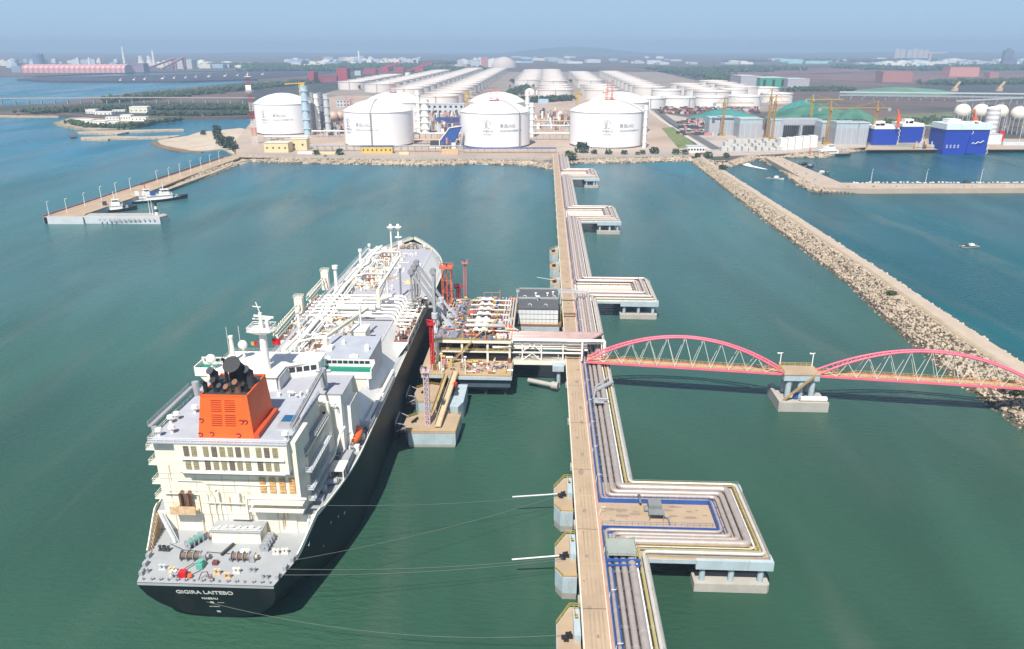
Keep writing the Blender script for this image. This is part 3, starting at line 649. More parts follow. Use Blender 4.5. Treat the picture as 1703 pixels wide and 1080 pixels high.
def monitor_tower(x, y, z0, z1, label, m, w=1.3, nm='fire_monitor_tower'):
    t = jthing(nm, label, 'tower', x, y, z0)
    b = MB(JM); w2 = w / 2
    for sx in (-w2, w2):
        for sy in (-w2, w2): b.box(x + sx - .12, x + sx + .12, y + sy - .12, y + sy + .12, z0, z1)
    k = int((z1 - z0) / (w * 1.15)); h = (z1 - z0) / k
    for i in range(k):
        z = z0 + i * h
        for p, q in (((-1, -1), (1, -1)), ((1, -1), (1, 1)), ((1, 1), (-1, 1)), ((-1, 1), (-1, -1))):
            b.bar((x + p[0] * w2, y + p[1] * w2, z), (x + q[0] * w2, y + q[1] * w2, z), .14); b.bar((x + p[0] * w2, y + p[1] * w2, z), (x + q[0] * w2, y + q[1] * w2, z + h), .13)
    b.cyl((x, y, z0), (x, y, z1), .3 if w < 2 else .2, n=8); b.build('mast', m, t)
    b = MB(JM); b.box(x - w2 - .8, x + w2 + .8, y - w2 - .8, y + w2 + .8, z1, z1 + .2); c = w2 + .8
    b.rail([(x - c, y - c, z1 + .2), (x + c, y - c, z1 + .2), (x + c, y + c, z1 + .2), (x - c, y + c, z1 + .2)], 1.1, .1, 1.5, closed=True); b.build('top_platform', m, t)
    b = MB(JM); b.cyl((x, y, z1), (x, y, z1 + 1.3), .3, n=8); b.cyl((x + .4, y, z1 + 1.4), (x - 1.8, y - .3, z1 + 1.9), .25, .16, n=8); b.build('water_cannon', dark if m is not red else m, t)
monitor_tower(-51.6, 263.5, 9, 27, 'tall bright red fire monitor tower at the near corner of the loading platform', red)
monitor_tower(-45.5, 329, 9, 32.5, 'tall faded pink fire monitor tower at the far corner of the platform', pinkred)
monitor_tower(-47.9, 224.4, 5.6, 25, 'pale pinkish monitor tower standing on the near breasting dolphin', mat('pale_pink_steel', (.58, .45, .47), .6, nz=.1), 1.5)
monitor_tower(-51.6, 311.5, 9, 35.5, 'square orange lattice gangway tower behind the loading arms', orangered, 3.9, 'gangway_tower')
monitor_tower(-47.6, 319, 9, 24, 'short bright red ladder tower between the orange and pink towers', red, 1.6, 'ladder_tower')
for i, (x, y) in enumerate(((-51, 268.5), (-38.5, 258.2), (-47.5, 258.5))):
    t = jthing('lamp_post', ['cream lamp pole at the corner of the upper platform deck', 'white lamp pole on the front railing of the platform', 'thin white lamp pole beside the red tower foot'][i], 'lamp post', x, y, 9)
    b = MB(JM); b.cyl((x, y, 9), (x, y, (21, 16, 17)[i]), .22, .14, n=8); b.build('pole', cream, t); b = MB(JM); b.box(x - .5, x + .5, y - .3, y + .3, (21, 16, 17)[i], (21, 16, 17)[i] + .3); b.build('lamp_head', white, t)
# breasting dolphins
def breasting(poly_, zt, label, fy):
    t = jthing('breasting_dolphin', label, 'breasting dolphin', -46, fy, 0, 'breasting dolphins')
    cx = sum(p[0] for p in poly_) / len(poly_); cy = sum(p[1] for p in poly_) / len(poly_)
    low = [(cx + (x - cx) * .93, cy + (y - cy) * .95) for x, y in poly_]
    b = MB(JM); b.prism(low, -1.5, 1.0, poly_); b.mi = 1; b.prism(poly_, 1.02, zt - .3); b.mi = 2; b.prism([(cx + (x - cx) * 1.01, cy + (y - cy) * 1.01) for x, y in poly_], zt - .3, zt); b.build('base', [conc, paleblue, roadtan], t)
    b = MB(JM)
    for dy in (-2.4, 0, 2.4): b.cut(); b.cyl((-55.6, fy + dy, 3), (-57.6, fy + dy, 3), .8, n=12)
    b.box(-58.3, -57.6, fy - 3.6, fy + 3.6, .6, 6.4); b.build('fender', black, t)
    b = MB(JM); b.rail([(-58.4, fy - 4, 6.0), (-58.4, fy + 4, 6.0)], 1.6, .14, 2); b.bar((-58.4, fy - 4, 7.2), (-55, fy - 3, 6.2), .14); b.bar((-58.4, fy + 4, 7.2), (-55, fy + 3, 6.2), .14); b.bar((-58.4, fy - 4, 4), (-55.5, fy - 3, 5), .14); b.build('fender_frame', lgrey, t)
    b = MB(JM); b.rail([(*p, zt) for p in poly_[1:]], .9, .08, 1.6); b.build('railing', yellow, t)
    b = MB(JM); b.cyl((-52.6, fy + .5, zt), (-52.6, fy + .5, zt + .9), .35, n=8); b.bar((-53.4, fy - 1, zt + .5), (-51.8, fy + 2, zt + .8), .5); b.box(-53.2, -52, fy - .2, fy + .8, zt, zt + .4); b.build('mooring_hook', black, t)
breasting([(-56, 224.5), (-53.6, 218.3), (-38, 218.8), (-37.4, 231.8), (-49.5, 233.4), (-55.8, 228.5)], 5.6, 'near breasting dolphin with tan deck and pale blue sides against the hull', 225.5)
breasting([(-56, 246), (-53.6, 239.5), (-47, 239), (-46.5, 253), (-51, 254.5), (-55.8, 250.5)], 6.4, 'second breasting dolphin close under the platform corner', 247)
b = MB(JM); q = [(-44.6, 236.5), (-39, 236), (-37.5, 240), (-37.4, 254.8), (-44.4, 254.8)]
b.prism([(x * .99 - .4, y) for x, y in q], -1.5, 6.4, q); b.mi = 1; b.cyl((-41.5, 249, 6.4), (-41.5, 249, 8.8), 1, n=10); b.box(-44, -40, 245, 247, 6.41, 7.2); b.mi = 2; b.cyl((-41.4, 249, 8.81), (-41.4, 249, 9.7), .9, n=10)
b.build('concrete_caisson', [paleblue, dark, red], label='pale blue concrete caisson with a red capped bollard beside the second dolphin', cat='caisson')
gw = jthing('footbridge', 'sloping yellow tan footbridge climbing from the near dolphin to the loading platform', 'footbridge', -43.5, 222, 5.6)
b = MB(JM); b.bar((-44.2, 221.5, 6.3), (-42.2, 258, 10.0), 2.1, .35); b.build('walkway', mat('tan_grating', (.52, .42, .26), .8, nz=.15, s=1), gw)
b = MB(JM)
for dx in (-1.05, 1.05): b.rail([(-44.2 + dx, 221.5, 6.4), (-42.2 + dx, 258, 10.1)], 1.2, .12, 2)
b.build('railing', rustw, gw)
b = MB(JM); b.bar((-47.4, 232, 5.8), (-45.6, 256, 9.6), 1.2, .4); b.rail([(-47.9, 232, 5.8), (-46.1, 256, 9.6)], 1.1, .12, 2); b.build('access_stair', mat('stair_ochre', (0, 0, 0)), label='yellow stair rising beside the footbridge to the platform', cat='stair')

# ------------------------------------------------------------------ pipe bridge between platform and jetty
pb = jthing('pipe_bridge', 'white framed pipe bridge crossing the road from platform to jetty', 'pipe bridge', -5, 275, 9)
b = MB(JM)
for y in (272, 281):
    b.box(-22, 5.6, y - .25, y + .25, 12.4, 12.9); b.box(-22, 14.5, y - .25, y + .25, 16.6, 17.1)
    for x in (-17.5, -10, -1.6, 5.9, 14.1): b.box(x - .22, x + .22, y - .22, y + .22, 9.0, 16.6)
    for x in (-17.5, -10): pass
    b.bar((-17.5, y, 9.4), (-13.7, y, 12.4), .3); b.bar((-13.7, y, 12.4), (-10, y, 9.4), .3); b.bar((-17.5, y, 12.9), (-13.7, y, 16.6), .3); b.bar((-13.7, y, 16.6), (-10, y, 12.9), .3)
b.build('steel_frame', white, pb)
b = MB(JM); b.box(-20.8, -.6, 271, 282, 8.2, 9.2); b.mi = 1; b.box(-20.8, -.6, 270.6, 270.98, 8.0, 9.6); b.build('lower_deck', [conc, cream], pb)
b = MB(JM); b.path([(-29, 270.8, 15.2), (-21.6, 270.8, 15.2), (-21.4, 270.8, 18.2), (-21.1, 271, 18.4), (14.2, 271, 18.4), (14.4, 271, 18), (14.4, 271, 9.6)], .55, 10)
b.path([(5.8, 270.9, 18), (5.8, 270.9, 10)], .45, 8); b.build('white_pipe', white, pb)
b = MB(JM)
for i in range(6):
    y = 273.2 + i * 1.45; b.cut(); b.path([(-28, y, 18.0), (9.0 + i * 1.0, y, 18.0), (9.3 + i * 1.0, y + .4, 17.8), (9.4 + i * 1.0, y + 2, 17), (9.4 + i, 292, 11.2), (9.4 + i, 296, 11.0)], .42 if i % 2 else .55, 10)
b.build('top_pipe', mat('pinkish_pipe', (.55, .38, .34), .5, metal=.3, nz=.15, dirt=.3, dcol=(.3, .16, .12)), pb)
b = MB(JM)
for i in range(5): y = 273.4 + i * 1.7; b.path([(-24, y, 13.9), (-.5, y, 13.9), (0, y, 13.6), (0.4, y, 13.5), (8, y, 13.4)], .5, 8)
clutter(b, -19, -2, 272, 280, 9.2, 26, 4, 1.6, 1); b.build('inner_pipe', cladw, pb)
b = MB(JM); b.rail([(-20.8, 270.7, 9.6), (-.6, 270.7, 9.6)], 1.1, .09, 2.5); b.build('railing', cream, pb)
b = MB(JM); b.box(-5.6, -1.2, 266.2, 270.4, 7.2, 9.3); b.cyl((-3.2, 268, -2), (-3.2, 268, 7.2), .8, n=10); b.mi = 1; b.cyl((-15, 268, 2.6), (-6, 264, 2.6), .9, n=10); b.cyl((-5.9, 263.9, 2.6), (-3.4, 263, 2.6), 1.5, n=10)
b.build('pile_cap', [paleblue, conc], label='small pale blue pile cap under the pipe bridge beside the road', cat='pile cap')
# pinkish overhead pipes on the rack north of the bridge
b = MB(JM)
for x, z in ((7.7, 11.3), (8.9, 11.35), (11.1, 11.9), (14.3, 11.1)):
    b.cut(); b.path(loop_path(x, z, 294, 872, loops=LOOPS[1:]), .5, 10)
b.build('upper_pipe', mat('rust_pink_pipe', (.64, .52, .46), .5, metal=.3, nz=.15, s=.4, dirt=.35, dcol=(.38, .22, .18), vert=False), rk)

# ------------------------------------------------------------------ substation
ss = jthing('substation', 'boxy white panelled building with a dark flat roof beside the jetty road', 'building', -12, 327, 0)
b = MB(JM); b.box(-20.6, -3.0, 313, 341, 9.4, 16.4); b.build('wall', mat('panel_white', (.68, .69, .66), .6, nz=.05, dirt=.1, dcol=(.5, .47, .4)), ss)
b = MB(JM)
for i in range(10): x = -20.6 + 1.76 * i; b.box(x - .07, x + .07, 312.86, 313, 9.4, 16.4)
for z in (11.8, 14.2): b.box(-20.6, -3, 312.84, 312.99, z, z + .14)
for i in range(15): y = 313 + i * 2; b.box(-3, -2.88, y, y + .12, 9.4, 16.4)
b.build('panel_frame', grey, ss)
b = MB(JM); b.box(-20.9, -2.7, 312.7, 341.3, 16.41, 16.8); b.mi = 1; b.box(-20.9, -2.7, 326.2, 327.4, 16.8, 17.3); b.box(-20.9, -2.7, 340.9, 341.3, 16.8, 17.4); b.build('roof', [darkroof, grey], ss)
for q in ((-13, 331, 'v'), (-7.6, 331, 'v'), (-12, 324, 'd'), (-5, 333, 'v'), (-18, 328, 'p'), (-4.5, 328, 'p'), (-15.5, 316, 'p'), (-8.5, 316, 'p')):
    b = MB(JM); x, y, k = q
    if k == 'd': b.cyl((x, y, 16.8), (x, y, 18.2), .2, n=6); b.lathe(x, y, [(.05, 18.2), (.8, 18.5), (1.0, 18.9), (.6, 19), (.05, 18.8)], 12)
    elif k == 'v': b.cyl((x, y, 16.8), (x, y, 17.9), .35, n=8); b.cyl((x, y, 17.9), (x, y, 18.3), .6, n=8)
    else: b.path([(x - .7, y, 16.8), (x - .7, y, 17.6), (x, y, 17.9), (x + .7, y, 17.6), (x + .7, y, 16.8)], .12, 6)
    b.build('roof_vent', white, ss)
b = MB(JM); b.box(-22, -1.4, 312, 342, 8.5, 9.38); b.mi = 1; b.box(-22.2, -2.3, 311.6, 342.4, 4.2, 8.49); b.mi = 2
for x in (-20, -12, -4):
    for y in (314, 327, 340): b.cyl((x, y, -3), (x, y, 4.2), .7, n=8)
b.build('base', [brown, paleblue, dark], ss)
b = MB(JM); b.rail([(-22, 342, 9.4), (-22, 312, 9.4), (-1.5, 312, 9.4), (-1.5, 342, 9.4)], 1.1, .09, 2.); b.build('railing', yellow, ss)
b = MB(JM); b.box(-22.5, 12, 342.6, 343.6, 14.6, 15.4)
for x in (-22, -1.2, 6, 12): b.box(x - .2, x + .2, 342.8, 343.2, 9, 14.6)
b.rail([(-22.5, 342.6, 15.4), (12, 342.6, 15.4)], 1.0, .1, 3); b.build('cable_gantry', lgrey, label='pale cable gantry crossing the road behind the substation', cat='gantry')
b = MB(JM); b.cyl((-23.5, 311, 9), (-23.5, 311, 15), .15, n=6); b.path([(-23.5, 311, 15), (-24, 310.8, 15.8), (-25.6, 310.5, 16)], .12, 6); b.cyl((-23.5, 311, -2), (-23.5, 311, 9), .25, n=6); b.build('lamp_post', lgrey, label='pale curved lamp post at the near left corner of the substation', cat='lamp post')
b = MB(JM); b.box(-29, -22.2, 316, 318.6, 8.6, 9); b.rail([(-29, 316, 9), (-22.2, 316, 9)], 1.1, .1, 2); b.box(-29.1, -21, 318.7, 319, 8.4, 9.6); b.build('gangway', pinkred, label='pinkish gangway linking the loading platform and the substation', cat='gangway')
# gate across the road
b = MB(JM); b.box(0, 5, 322, 322.8, 10.9, 11.5); b.box(-.1, .2, 322, 322.8, 9.5, 11.5); b.box(4.8, 5.1, 322, 322.8, 9.5, 11.5); b.build('height_barrier', brown, label='dark brown height barrier spanning the road beside the substation', cat='barrier')

# ------------------------------------------------------------------ pink arch footbridges
def archbridge(P, Q, label, rise=11.2, zd=12.6):
    P = Vector(P); Q = Vector(Q); L = (Q - P).length; ang = math.atan2((Q - P).y, (Q - P).x)
    M = JM @ Matrix.Translation((P.x, P.y, 0)) @ Matrix.Rotation(ang, 4, 'Z')
    t = thing('arch_bridge', label, 'bridge', M @ Matrix.Translation((0, 0, zd)), 'pink arch footbridges')
    n = 26
    def ap(i, s): u = i / n; h = rise * 4 * u * (1 - u); return (L * u, s * (2.1 - 1.25 * (h / rise)), zd + h)
    for s in (-1, 1):
        b = MB(M); b.path([ap(i, s) for i in range(n + 1)], .38, 10); b.build('arch', pink, t)
    b = MB(M)
    for i in range(2, n - 1): b.bar(ap(i, -1), ap(i, 1), .3); b.bar(ap(i, -1), ap(i + 1, 1), .16)
    b.build('cross_brace', pink, t)
    b = MB(M)
    for s in (-1, 1):
        m = 11
        for i in range(m):
            x0 = L * (i + .5) / m; u = x0 / L
            if 4 * u * (1 - u) * rise < 1.6: continue
            xa = L * (i) / m; xb = L * (i + 1) / m; h = rise * 4 * u * (1 - u); top = (x0, s * (2.1 - 1.25 * h / rise), zd + h)
            b.bar((xa, s * 2.1, zd), top, .15); b.bar((xb, s * 2.1, zd), top, .15)
    b.build('hanger', mat('hanger_cream', (.62, .64, .56), .6), t)
    b = MB(M)
    for s in (-1, 1): b.box(0, L, s * 2.1 - .28, s * 2.1 + .28, zd - .75, zd + .0)
    for i in range(20): b.box(L * i / 20, L * i / 20 + .25, -1.8, 1.8, zd - .7, zd - .3)
    b.build('deck_girder', pink, t)
    b = MB(M); b.box(0, L, -1.8, 1.8, zd - .29, zd - .12); b.build('deck', mat('bridge_deck_tan', (.45, .34, .20), .8, nz=.15), t)
    b = MB(M)
    for s in (-1, 1): b.rail([(0, s * 1.7, zd - .1), (L, s * 1.7, zd - .1)], 1.3, .09, 1.6)
    b.build('handrail', yellow, t); return t
archbridge((7.5, 266.6), (79.3, 258.2), 'pink tied arch footbridge from the jetty to the pier standing in the water')
archbridge((90.6, 257.0), (166.5, 248.3), 'pink tied arch footbridge from the water pier to the long breakwater', 11.0)
bpier = jthing('bridge_pier', 'pale blue bridge pier on a rectangular concrete block standing in open water', 'bridge pier', 86, 258, 0)
b = MB(JM); b.box(78.6, 91.4, 253.8, 262, 10.6, 12.9); b.mi = 1; b.box(78.4, 91.6, 253.6, 262.2, 12.9, 13.2); b.build('cap', [paleblue, roadtan], bpier)
b = MB(JM)
for x in (81, 85.4, 89.6):
    for y in (255.4, 260.4): b.cut(); b.cyl((x, y, 3.4), (x, y, 10.6), 1.05, n=16)
b.build('column', paleblue, bpier)
b = MB(JM); b.box(76.6, 94.6, 250, 265, -1, 3.0); b.box(76.6, 77.8, 250, 265, 3.0, 4.0); b.box(77.8, 94.6, 250, 251.4, 3.0, 3.7); b.build('pile_cap', conc, bpier)
b = MB(JM); b.rail([(78.6, 254, 13.2), (78.6, 262, 13.2), (91, 262, 13.2)], 1.2, .12, 1.8); b.build('railing', yellow, bpier)
b = MB(JM); b.bar((78.9, 252.6, 3.3), (89, 252.6, 13.1), 1.1, .25); b.rail([(78.9, 252.1, 3.3), (89, 252.1, 13.1)], 1.1, .12, 2); b.build('stair', mat('stair_ochre', (0, 0, 0)), bpier)
b = MB(JM); b.cyl((84.6, 251.6, 4.6), (94, 251.6, 4.6), .95, n=12); b.build('storage_drum', white, label='long white tube lying on the concrete pier block', cat='tube')
b = MB(JM); b.box(83.2, 84.6, 254, 255.5, 3.01, 5.6); b.build('cabinet', blue, label='blue cabinet under the bridge pier cap', cat='cabinet')
for i, x in enumerate((79, 90.8)):
    b = MB(JM); b.cyl((x, 261.6, 13.2), (x, 261.6, 18.4), .2, n=8); b.cyl((x - 1, 261.6, 18.2), (x + .6, 261.6, 18.5), .15, n=6); b.box(x - 1.4, x - .6, 261.3, 261.9, 18.2, 18.5)
    b.build('lamp_post', white, label=('white lamp post at the %s end of the bridge pier cap' % ('left', 'right')[i]), cat='lamp post', group='lamp posts on the bridge pier')
# ------------------------------------------------------------------ gas carrier (ship frame: x to starboard, y from stern to bow)
ship = thing('gas_carrier', 'huge liquefied gas carrier with dark hull, white decks and orange funnel moored at the berth', 'ship', SM)
hullm = mat('hull_dark', (.006, .014, .019), .5, nz=.4, s=.12, dirt=.55, dcol=(.065, .048, .042), dscale=.12, vert=True, spec=.3)
ZL = [-3, 0, 1.5, 3.5, 6, 9, 12, 99]
def zdk(s): return 14. if s < 11 else 14 + 5 * min(1, (s - 11) / 9) if s < 240 else 19 + 4.0 * ((s - 240) / 42) ** 1.3
def s0(z): return 1.0 + 5.6 * max(0, 1 - z / 14) ** 1.15
def s1(z): return 281.5 - (9 * (1 - min(z, 14) / 14) if z > 0 else 9)
def T0(z): return 15.4 * math.sqrt(max(.004, 1 - (max(0, 14 - z) / 14.4) ** 2.1))
def hb(s, z):
    z = min(z, 19); a = s0(z); T = T0(z) if z < 14 else 15.4; Lr = 52 - (14 - max(0, min(z, 14))) * 1.0
    u = max(0., min(1., (s - a) / Lr)); h = T + (23.7 - T) * math.sin(math.pi / 2 * u) ** (1.0 if z > 5 else .9)
    e = s1(z); Lb = 64 if z > 10 else 64 + (10 - z) * 2
    if s > e - Lb: h *= max(0, 1 - min(1, (s - (e - Lb)) / Lb) ** (2.5 if z > 8 else 2.1))
    return max(h, .02)
US = [0, .008, .02, .035, .05, .07, .1, .14, .2, .3, .4, .5, .6, .7, .76, .8, .84, .88, .91, .94, .96, .98, .99, 1.]
b = MB(SM); rows = []
for u in US:
    r = []
    for z in ZL:
        zz = z
        if z == 99: sx_ = 1.0 + u * 280.5; zz = zdk(sx_); s_ = s0(14) + u * (s1(14) - s0(14))
        else: s_ = s0(z) + u * (s1(z) - s0(z)); zz = z
        r.append((hb(s_, zz), s_, zz))
    rows.append(r)
n = len(ZL); n0 = 0
for sg in (1, -1):
    vs = [(sg * p[0], p[1], p[2]) for r in rows for p in r]
    fs = [(i * n + j, (i + 1) * n + j, (i + 1) * n + j + 1, i * n + j + 1) for i in range(len(rows) - 1) for j in range(n - 1)]
    b.add(vs, fs if sg > 0 else [f[::-1] for f in fs], True)
tv = [(p[0], p[1], p[2]) for p in rows[0]] + [(-p[0], p[1], p[2]) for p in rows[0][::-1]]
for j in range(n - 1):
    p, q = rows[0][j], rows[0][j + 1]; b.add([(-p[0], p[1], p[2]), (p[0], p[1], p[2]), (q[0], q[1], q[2]), (-q[0], q[1], q[2])], [(0, 1, 2, 3)])
b.build('hull', hullm, ship)
# white bulwark cap and side strip along the deck edge
b = MB(SM)
for sg in (1, -1):
    prev = None
    for i in range(0, 141):
        s_ = 10.5 + i * 270.5 / 140; h = hb(s_, 19 if s_ > 20 else 16); z = zdk(s_); hh = .45 if s_ > 24 and s_ < 244 else 1.2
        cur = [(sg * (h + .04), s_, z - .1), (sg * (h + .04), s_, z + hh), (sg * (h - .22), s_, z + hh), (sg * (h - .22), s_, z - .1 if s_ > 21 else 14.0)]
        if prev: b.add(prev + cur, [(0, 4, 5, 1), (1, 5, 6, 2), (2, 6, 7, 3)])
        prev = cur
b.build('bulwark', cream, ship)
def deckpoly(a, c, z, inset=.2, k=24):
    L = [(hb(a + (c - a) * i / k, 19) - inset, a + (c - a) * i / k) for i in range(k + 1)]
    return L + [(-x, y) for x, y in L[::-1]]
b = MB(SM); q = [(hb(s_, 14) - .1, s_) for s_ in [1.05 + i * 1.0 for i in range(21)]]; b.prism(q + [(-x, y) for x, y in q[::-1]], 13.2, 14.0)
b.build('aft_deck', deckgrey, ship)
b = MB(SM); b.prism(deckpoly(21.0, 256, 19, .3, 60), 18.2, 19.0); b.build('upper_deck', deckgrey, ship)
b = MB(SM); b.prism(deckpoly(250, 280.2, 22, .3, 24), 18, 21.2); b.build('fore_deck', deckgrey, ship)
# trunk deck with sloping white sides
b = MB(SM); tb = []; tt = []
for i in range(41):
    s_ = 66 + i * 184 / 40; bt = min(21.4, hb(s_, 19) - 1.6); tp = min(16.6, bt - 2.5); tb.append((bt, s_)); tt.append((tp, min(s_, 247.)))
tb = tb + [(-x, y) for x, y in tb[::-1]]; tt = tt + [(-x, y) for x, y in tt[::-1]]
b.prism(tb, 19.01, 26, tt); b.mi = 1; b.add([(x, y, 26.02) for x, y in tt], [tuple(range(len(tt)))]); b.build('trunk_deck', [white, trunkgrey], ship)
SC = SM @ Matrix.Translation((1.2, 0, 0))
# casing (engine room block)
b = MB(SC); b.box(-18.3, 13.6, 20, 45, 19.0, 39.2); b.box(-18.3, 13.6, 20.2, 21, 14.01, 19); b.box(-hb(20, 14) - .8, -18.3, 20.5, 21, 14.01, 18.99); b.box(13.6, hb(20, 14) - 1.7, 20.5, 21, 14.01, 18.99)
b.box(-12.4, 14.0, 18.2, 20, 31.6, 39.2); b.add([(-12.4, 18.2, 31.6), (14, 18.2, 31.6), (14, 20, 30.2), (-12.4, 20, 30.2)], [(0, 3, 2, 1)]); b.box(13.6, 15.4, 20, 30, 19, 39)
casing = b.build('engine_casing', cream, ship)
b = MB(SC); b.box(-18.6, 14.2, 18.0, 45.3, 39.21, 39.5); b.build('casing_roof', mat('roof_pale_grey', (.38, .40, .44), .7, nz=.1, dirt=.25, dcol=(.33, .32, .31), vert=False), ship)
lx = [319, 357, 414, 455, 494, 533, 571, 612, 670, 709, 749]
lm_ = [mat('louvre_tan', (.30, .26, .16), .8, nz=.25, s=1.5), mat('louvre_brown', (.16, .13, .10), .8, nz=.3, s=1.5)]
for row, (z0_, z1_) in enumerate(((35.9, 38.6), (32.4, 35.0))):
    for i, X in enumerate(lx):
        px = 200 + X / 2.919; t = -9.7 + (px - 309) * 20.8 / 147
        b = MB(SC); k = (i + row * 2) % 3 == 0; b.box(t - .62, t + .62, 18.1, 18.2, z0_, z1_)
        for j in range(6): z = z0_ + (z1_ - z0_) * (j + .5) / 6; b.box(t - .55, t + .55, 18.02, 18.1, z - .1, z + .06)
        b.build('louvre', lm_[1 if (i + row) % 3 == 0 else 0], casing)
b = MB(SC); b.box(-11, 13.2, 17.7, 18.19, 35.2, 35.5); b.box(-11, 13.2, 17.6, 18.19, 31.7, 31.9); b.build('casing_ledge', white, ship)
for i in range(4):
    t = 6.6 + i * 2.35; b = MB(SC); b.box(t - .75, t + .75, 19.85, 20.0, 25.4, 29.6)
    for j in range(5): b.box(t - .7, t + .7, 19.75, 19.85, 25.7 + j * .8, 26.1 + j * .8)
    b.build('rusty_louvre', mat('rusty_louvre', (.58, .36, .16), .8, nz=.3, s=1.4, dirt=.7, dcol=(.33, .11, .02), dscale=1.3), casing)
b = MB(SC)
b.path([(17, 19.2, 24.4), (2.6, 19.2, 24.4), (2.6, 19.2, 18.5), (-2, 19.2, 18.5)], .32, 8); b.path([(-17.5, 19.5, 24.8), (-9, 19.5, 24.8), (-7.5, 19.5, 22.5), (1.5, 19.5, 22.3), (1.5, 19.5, 24.8)], .14, 6)
for x in (-9.4, -7.2, -5.6, -4.4): b.path([(x, 19.7, 14), (x, 19.7, 23 + (x % 2) * 2), (x - 1, 19.6, 26)], .12, 5)
for x in (-4.4, 0.6): b.bar((x, 19.3, 25.6), (x, 19.3, 23.6), .5)
b.path([(-14, 19.7, 28.3), (-8, 19.7, 28.3), (-7, 19.7, 27.6), (8, 19.7, 27.5)], .1, 5)
b.path([(4, 19.6, 21), (14, 19.6, 21.2)], .25, 6)
b.build('wall_pipe', cream, ship)
b = MB(SC); b.box(3.5, 16.5, 17.4, 20, 21.6, 22.0); b.box(3.5, 16.5, 17.4, 19.99, 23.6, 23.8); b.rail([(3.5, 17.5, 23.8), (16.5, 17.5, 23.8)], 1, .08, 2); b.build('wall_balcony', cream, ship)
b = MB(SC); b.box(-15.8, -9.6, 17.6, 19.99, 20.2, 20.6); b.box(-15.8, -9.6, 17.6, 17.8, 20.6, 22.4); b.box(-15.5, -14, 18.5, 19.9, 20.6, 21.8); b.build('small_balcony', rustw, ship)
for x in (-13.2, -11.4):
    b = MB(SC); b.path([(x, 18.9, 20.6), (x, 18.9, 25.2), (x + .7, 18.6, 25.9)], .55, 8); b.build('rusty_exhaust', brown, ship)
b = MB(SC); b.box(-5.6, 6.2, 15.6, 19.9, 14.01, 17.1); b.mi = 1; b.box(-5.9, 6.5, 15.3, 19.95, 17.11, 17.35); b.mi = 2
for i in range(7): b.cyl((-5 + i * 1.6, 16 + .8 * (i % 3), 17.35), (-5 + i * 1.6 + 1.3, 17, 17.8), .22, n=6)
b.rail([(-5.8, 15.4, 17.35), (6.4, 15.4, 17.35)], 1, .07, 2); b.build('deck_store', [cream, deckgrey, pwhite], ship)
b = MB(SC)
for z in (22.0, 25.2, 28.6, 30.0): b.cut(); b.box(-18.3, 13.6, 19.94, 19.99, z, z + .08)
for x in (-16, -9.6, -3.2, 3.2, 9.2): b.cut(); b.box(x, x + .08, 19.945, 19.99, 14.1, 30)
b.build('plate_seam', mat('seam_shadow', (.45, .40, .31), .7), casing)
b = MB(SC); R = random.Random(17)
for i in range(26):
    x = R.uniform(-17, 13); z = R.uniform(18, 37); x1 = R.uniform(.06, .22); l_ = R.uniform(.8, 4.5); yy = 19.93 if (z > 39.2 or z < 30) else (18.16 if x > -12 else 19.93)
    if z >= 30 and z - l_ < 31.7 and x > -12: l_ = max(.3, z - 31.8)
    b.cut(); b.add([(x - x1, yy, z), (x + x1, yy, z), (x + x1 * .4, yy, z - l_), (x - x1 * .3, yy, z - l_)], [(3, 2, 1, 0)])
b.build('rust_streak', mat('rust_streak', (.50, .33, .17), .8, nz=.3, s=1.5), casing)
# funnel
fun = MB(SM); B0 = (-6.3, 6.9, 20.6, 34); B1 = (-5.3, 5.7, 22.4, 34.6)
fun.frus(B0, B1, 39.5, 49.3); f_ = fun.build('funnel', orange, ship)
b = MB(SM); x0, x1, y0, y1 = B1; b.box(x0 - .05, x1 + .05, y0 - .05, y0 + .25, 49.2, 49.7); b.box(x0 - .05, x1 + .05, y1 - .25, y1 + .05, 49.2, 49.7); b.box(x0 - .05, x0 + .25, y0, y1, 49.2, 49.7); b.box(x1 - .25, x1 + .05, y0, y1, 49.2, 49.7)
b.mi = 1; b.box(x0 + .26, x1 - .26, y0 + .26, y1 - .26, 49.3, 49.4); b.build('funnel_rim', [orange, dark], f_)
b = MB(SM); b.box(6.9, 8.1, 20.6, 34, 39.5, 40.8); b.build('funnel_skirt', mat('dark_orange', (.5, .07, .02), .6, nz=.1), ship)
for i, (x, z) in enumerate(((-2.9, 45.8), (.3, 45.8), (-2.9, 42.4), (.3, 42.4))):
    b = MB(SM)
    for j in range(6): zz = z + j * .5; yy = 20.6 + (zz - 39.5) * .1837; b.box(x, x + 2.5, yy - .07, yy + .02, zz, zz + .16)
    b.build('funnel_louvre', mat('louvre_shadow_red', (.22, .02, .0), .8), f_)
for x, z in ((-5.4, 43.6), (-5.8, 40.2), (-3.1, 40.4), (4.0, 43.4), (5.0, 43.4), (3.2, 40.2)):
    b = MB(SM); yy = 20.6 + (z + .3 - 39.5) * .1837; b.path([(x + .55 * math.cos(a), yy - .08, z + .5 * math.sin(a)) for a in [2.4 - i * .6 for i in range(8)]], .16, 5); b.build('funnel_fitting', mat('fitting_dark_red', (.18, .02, .01), .7), f_)
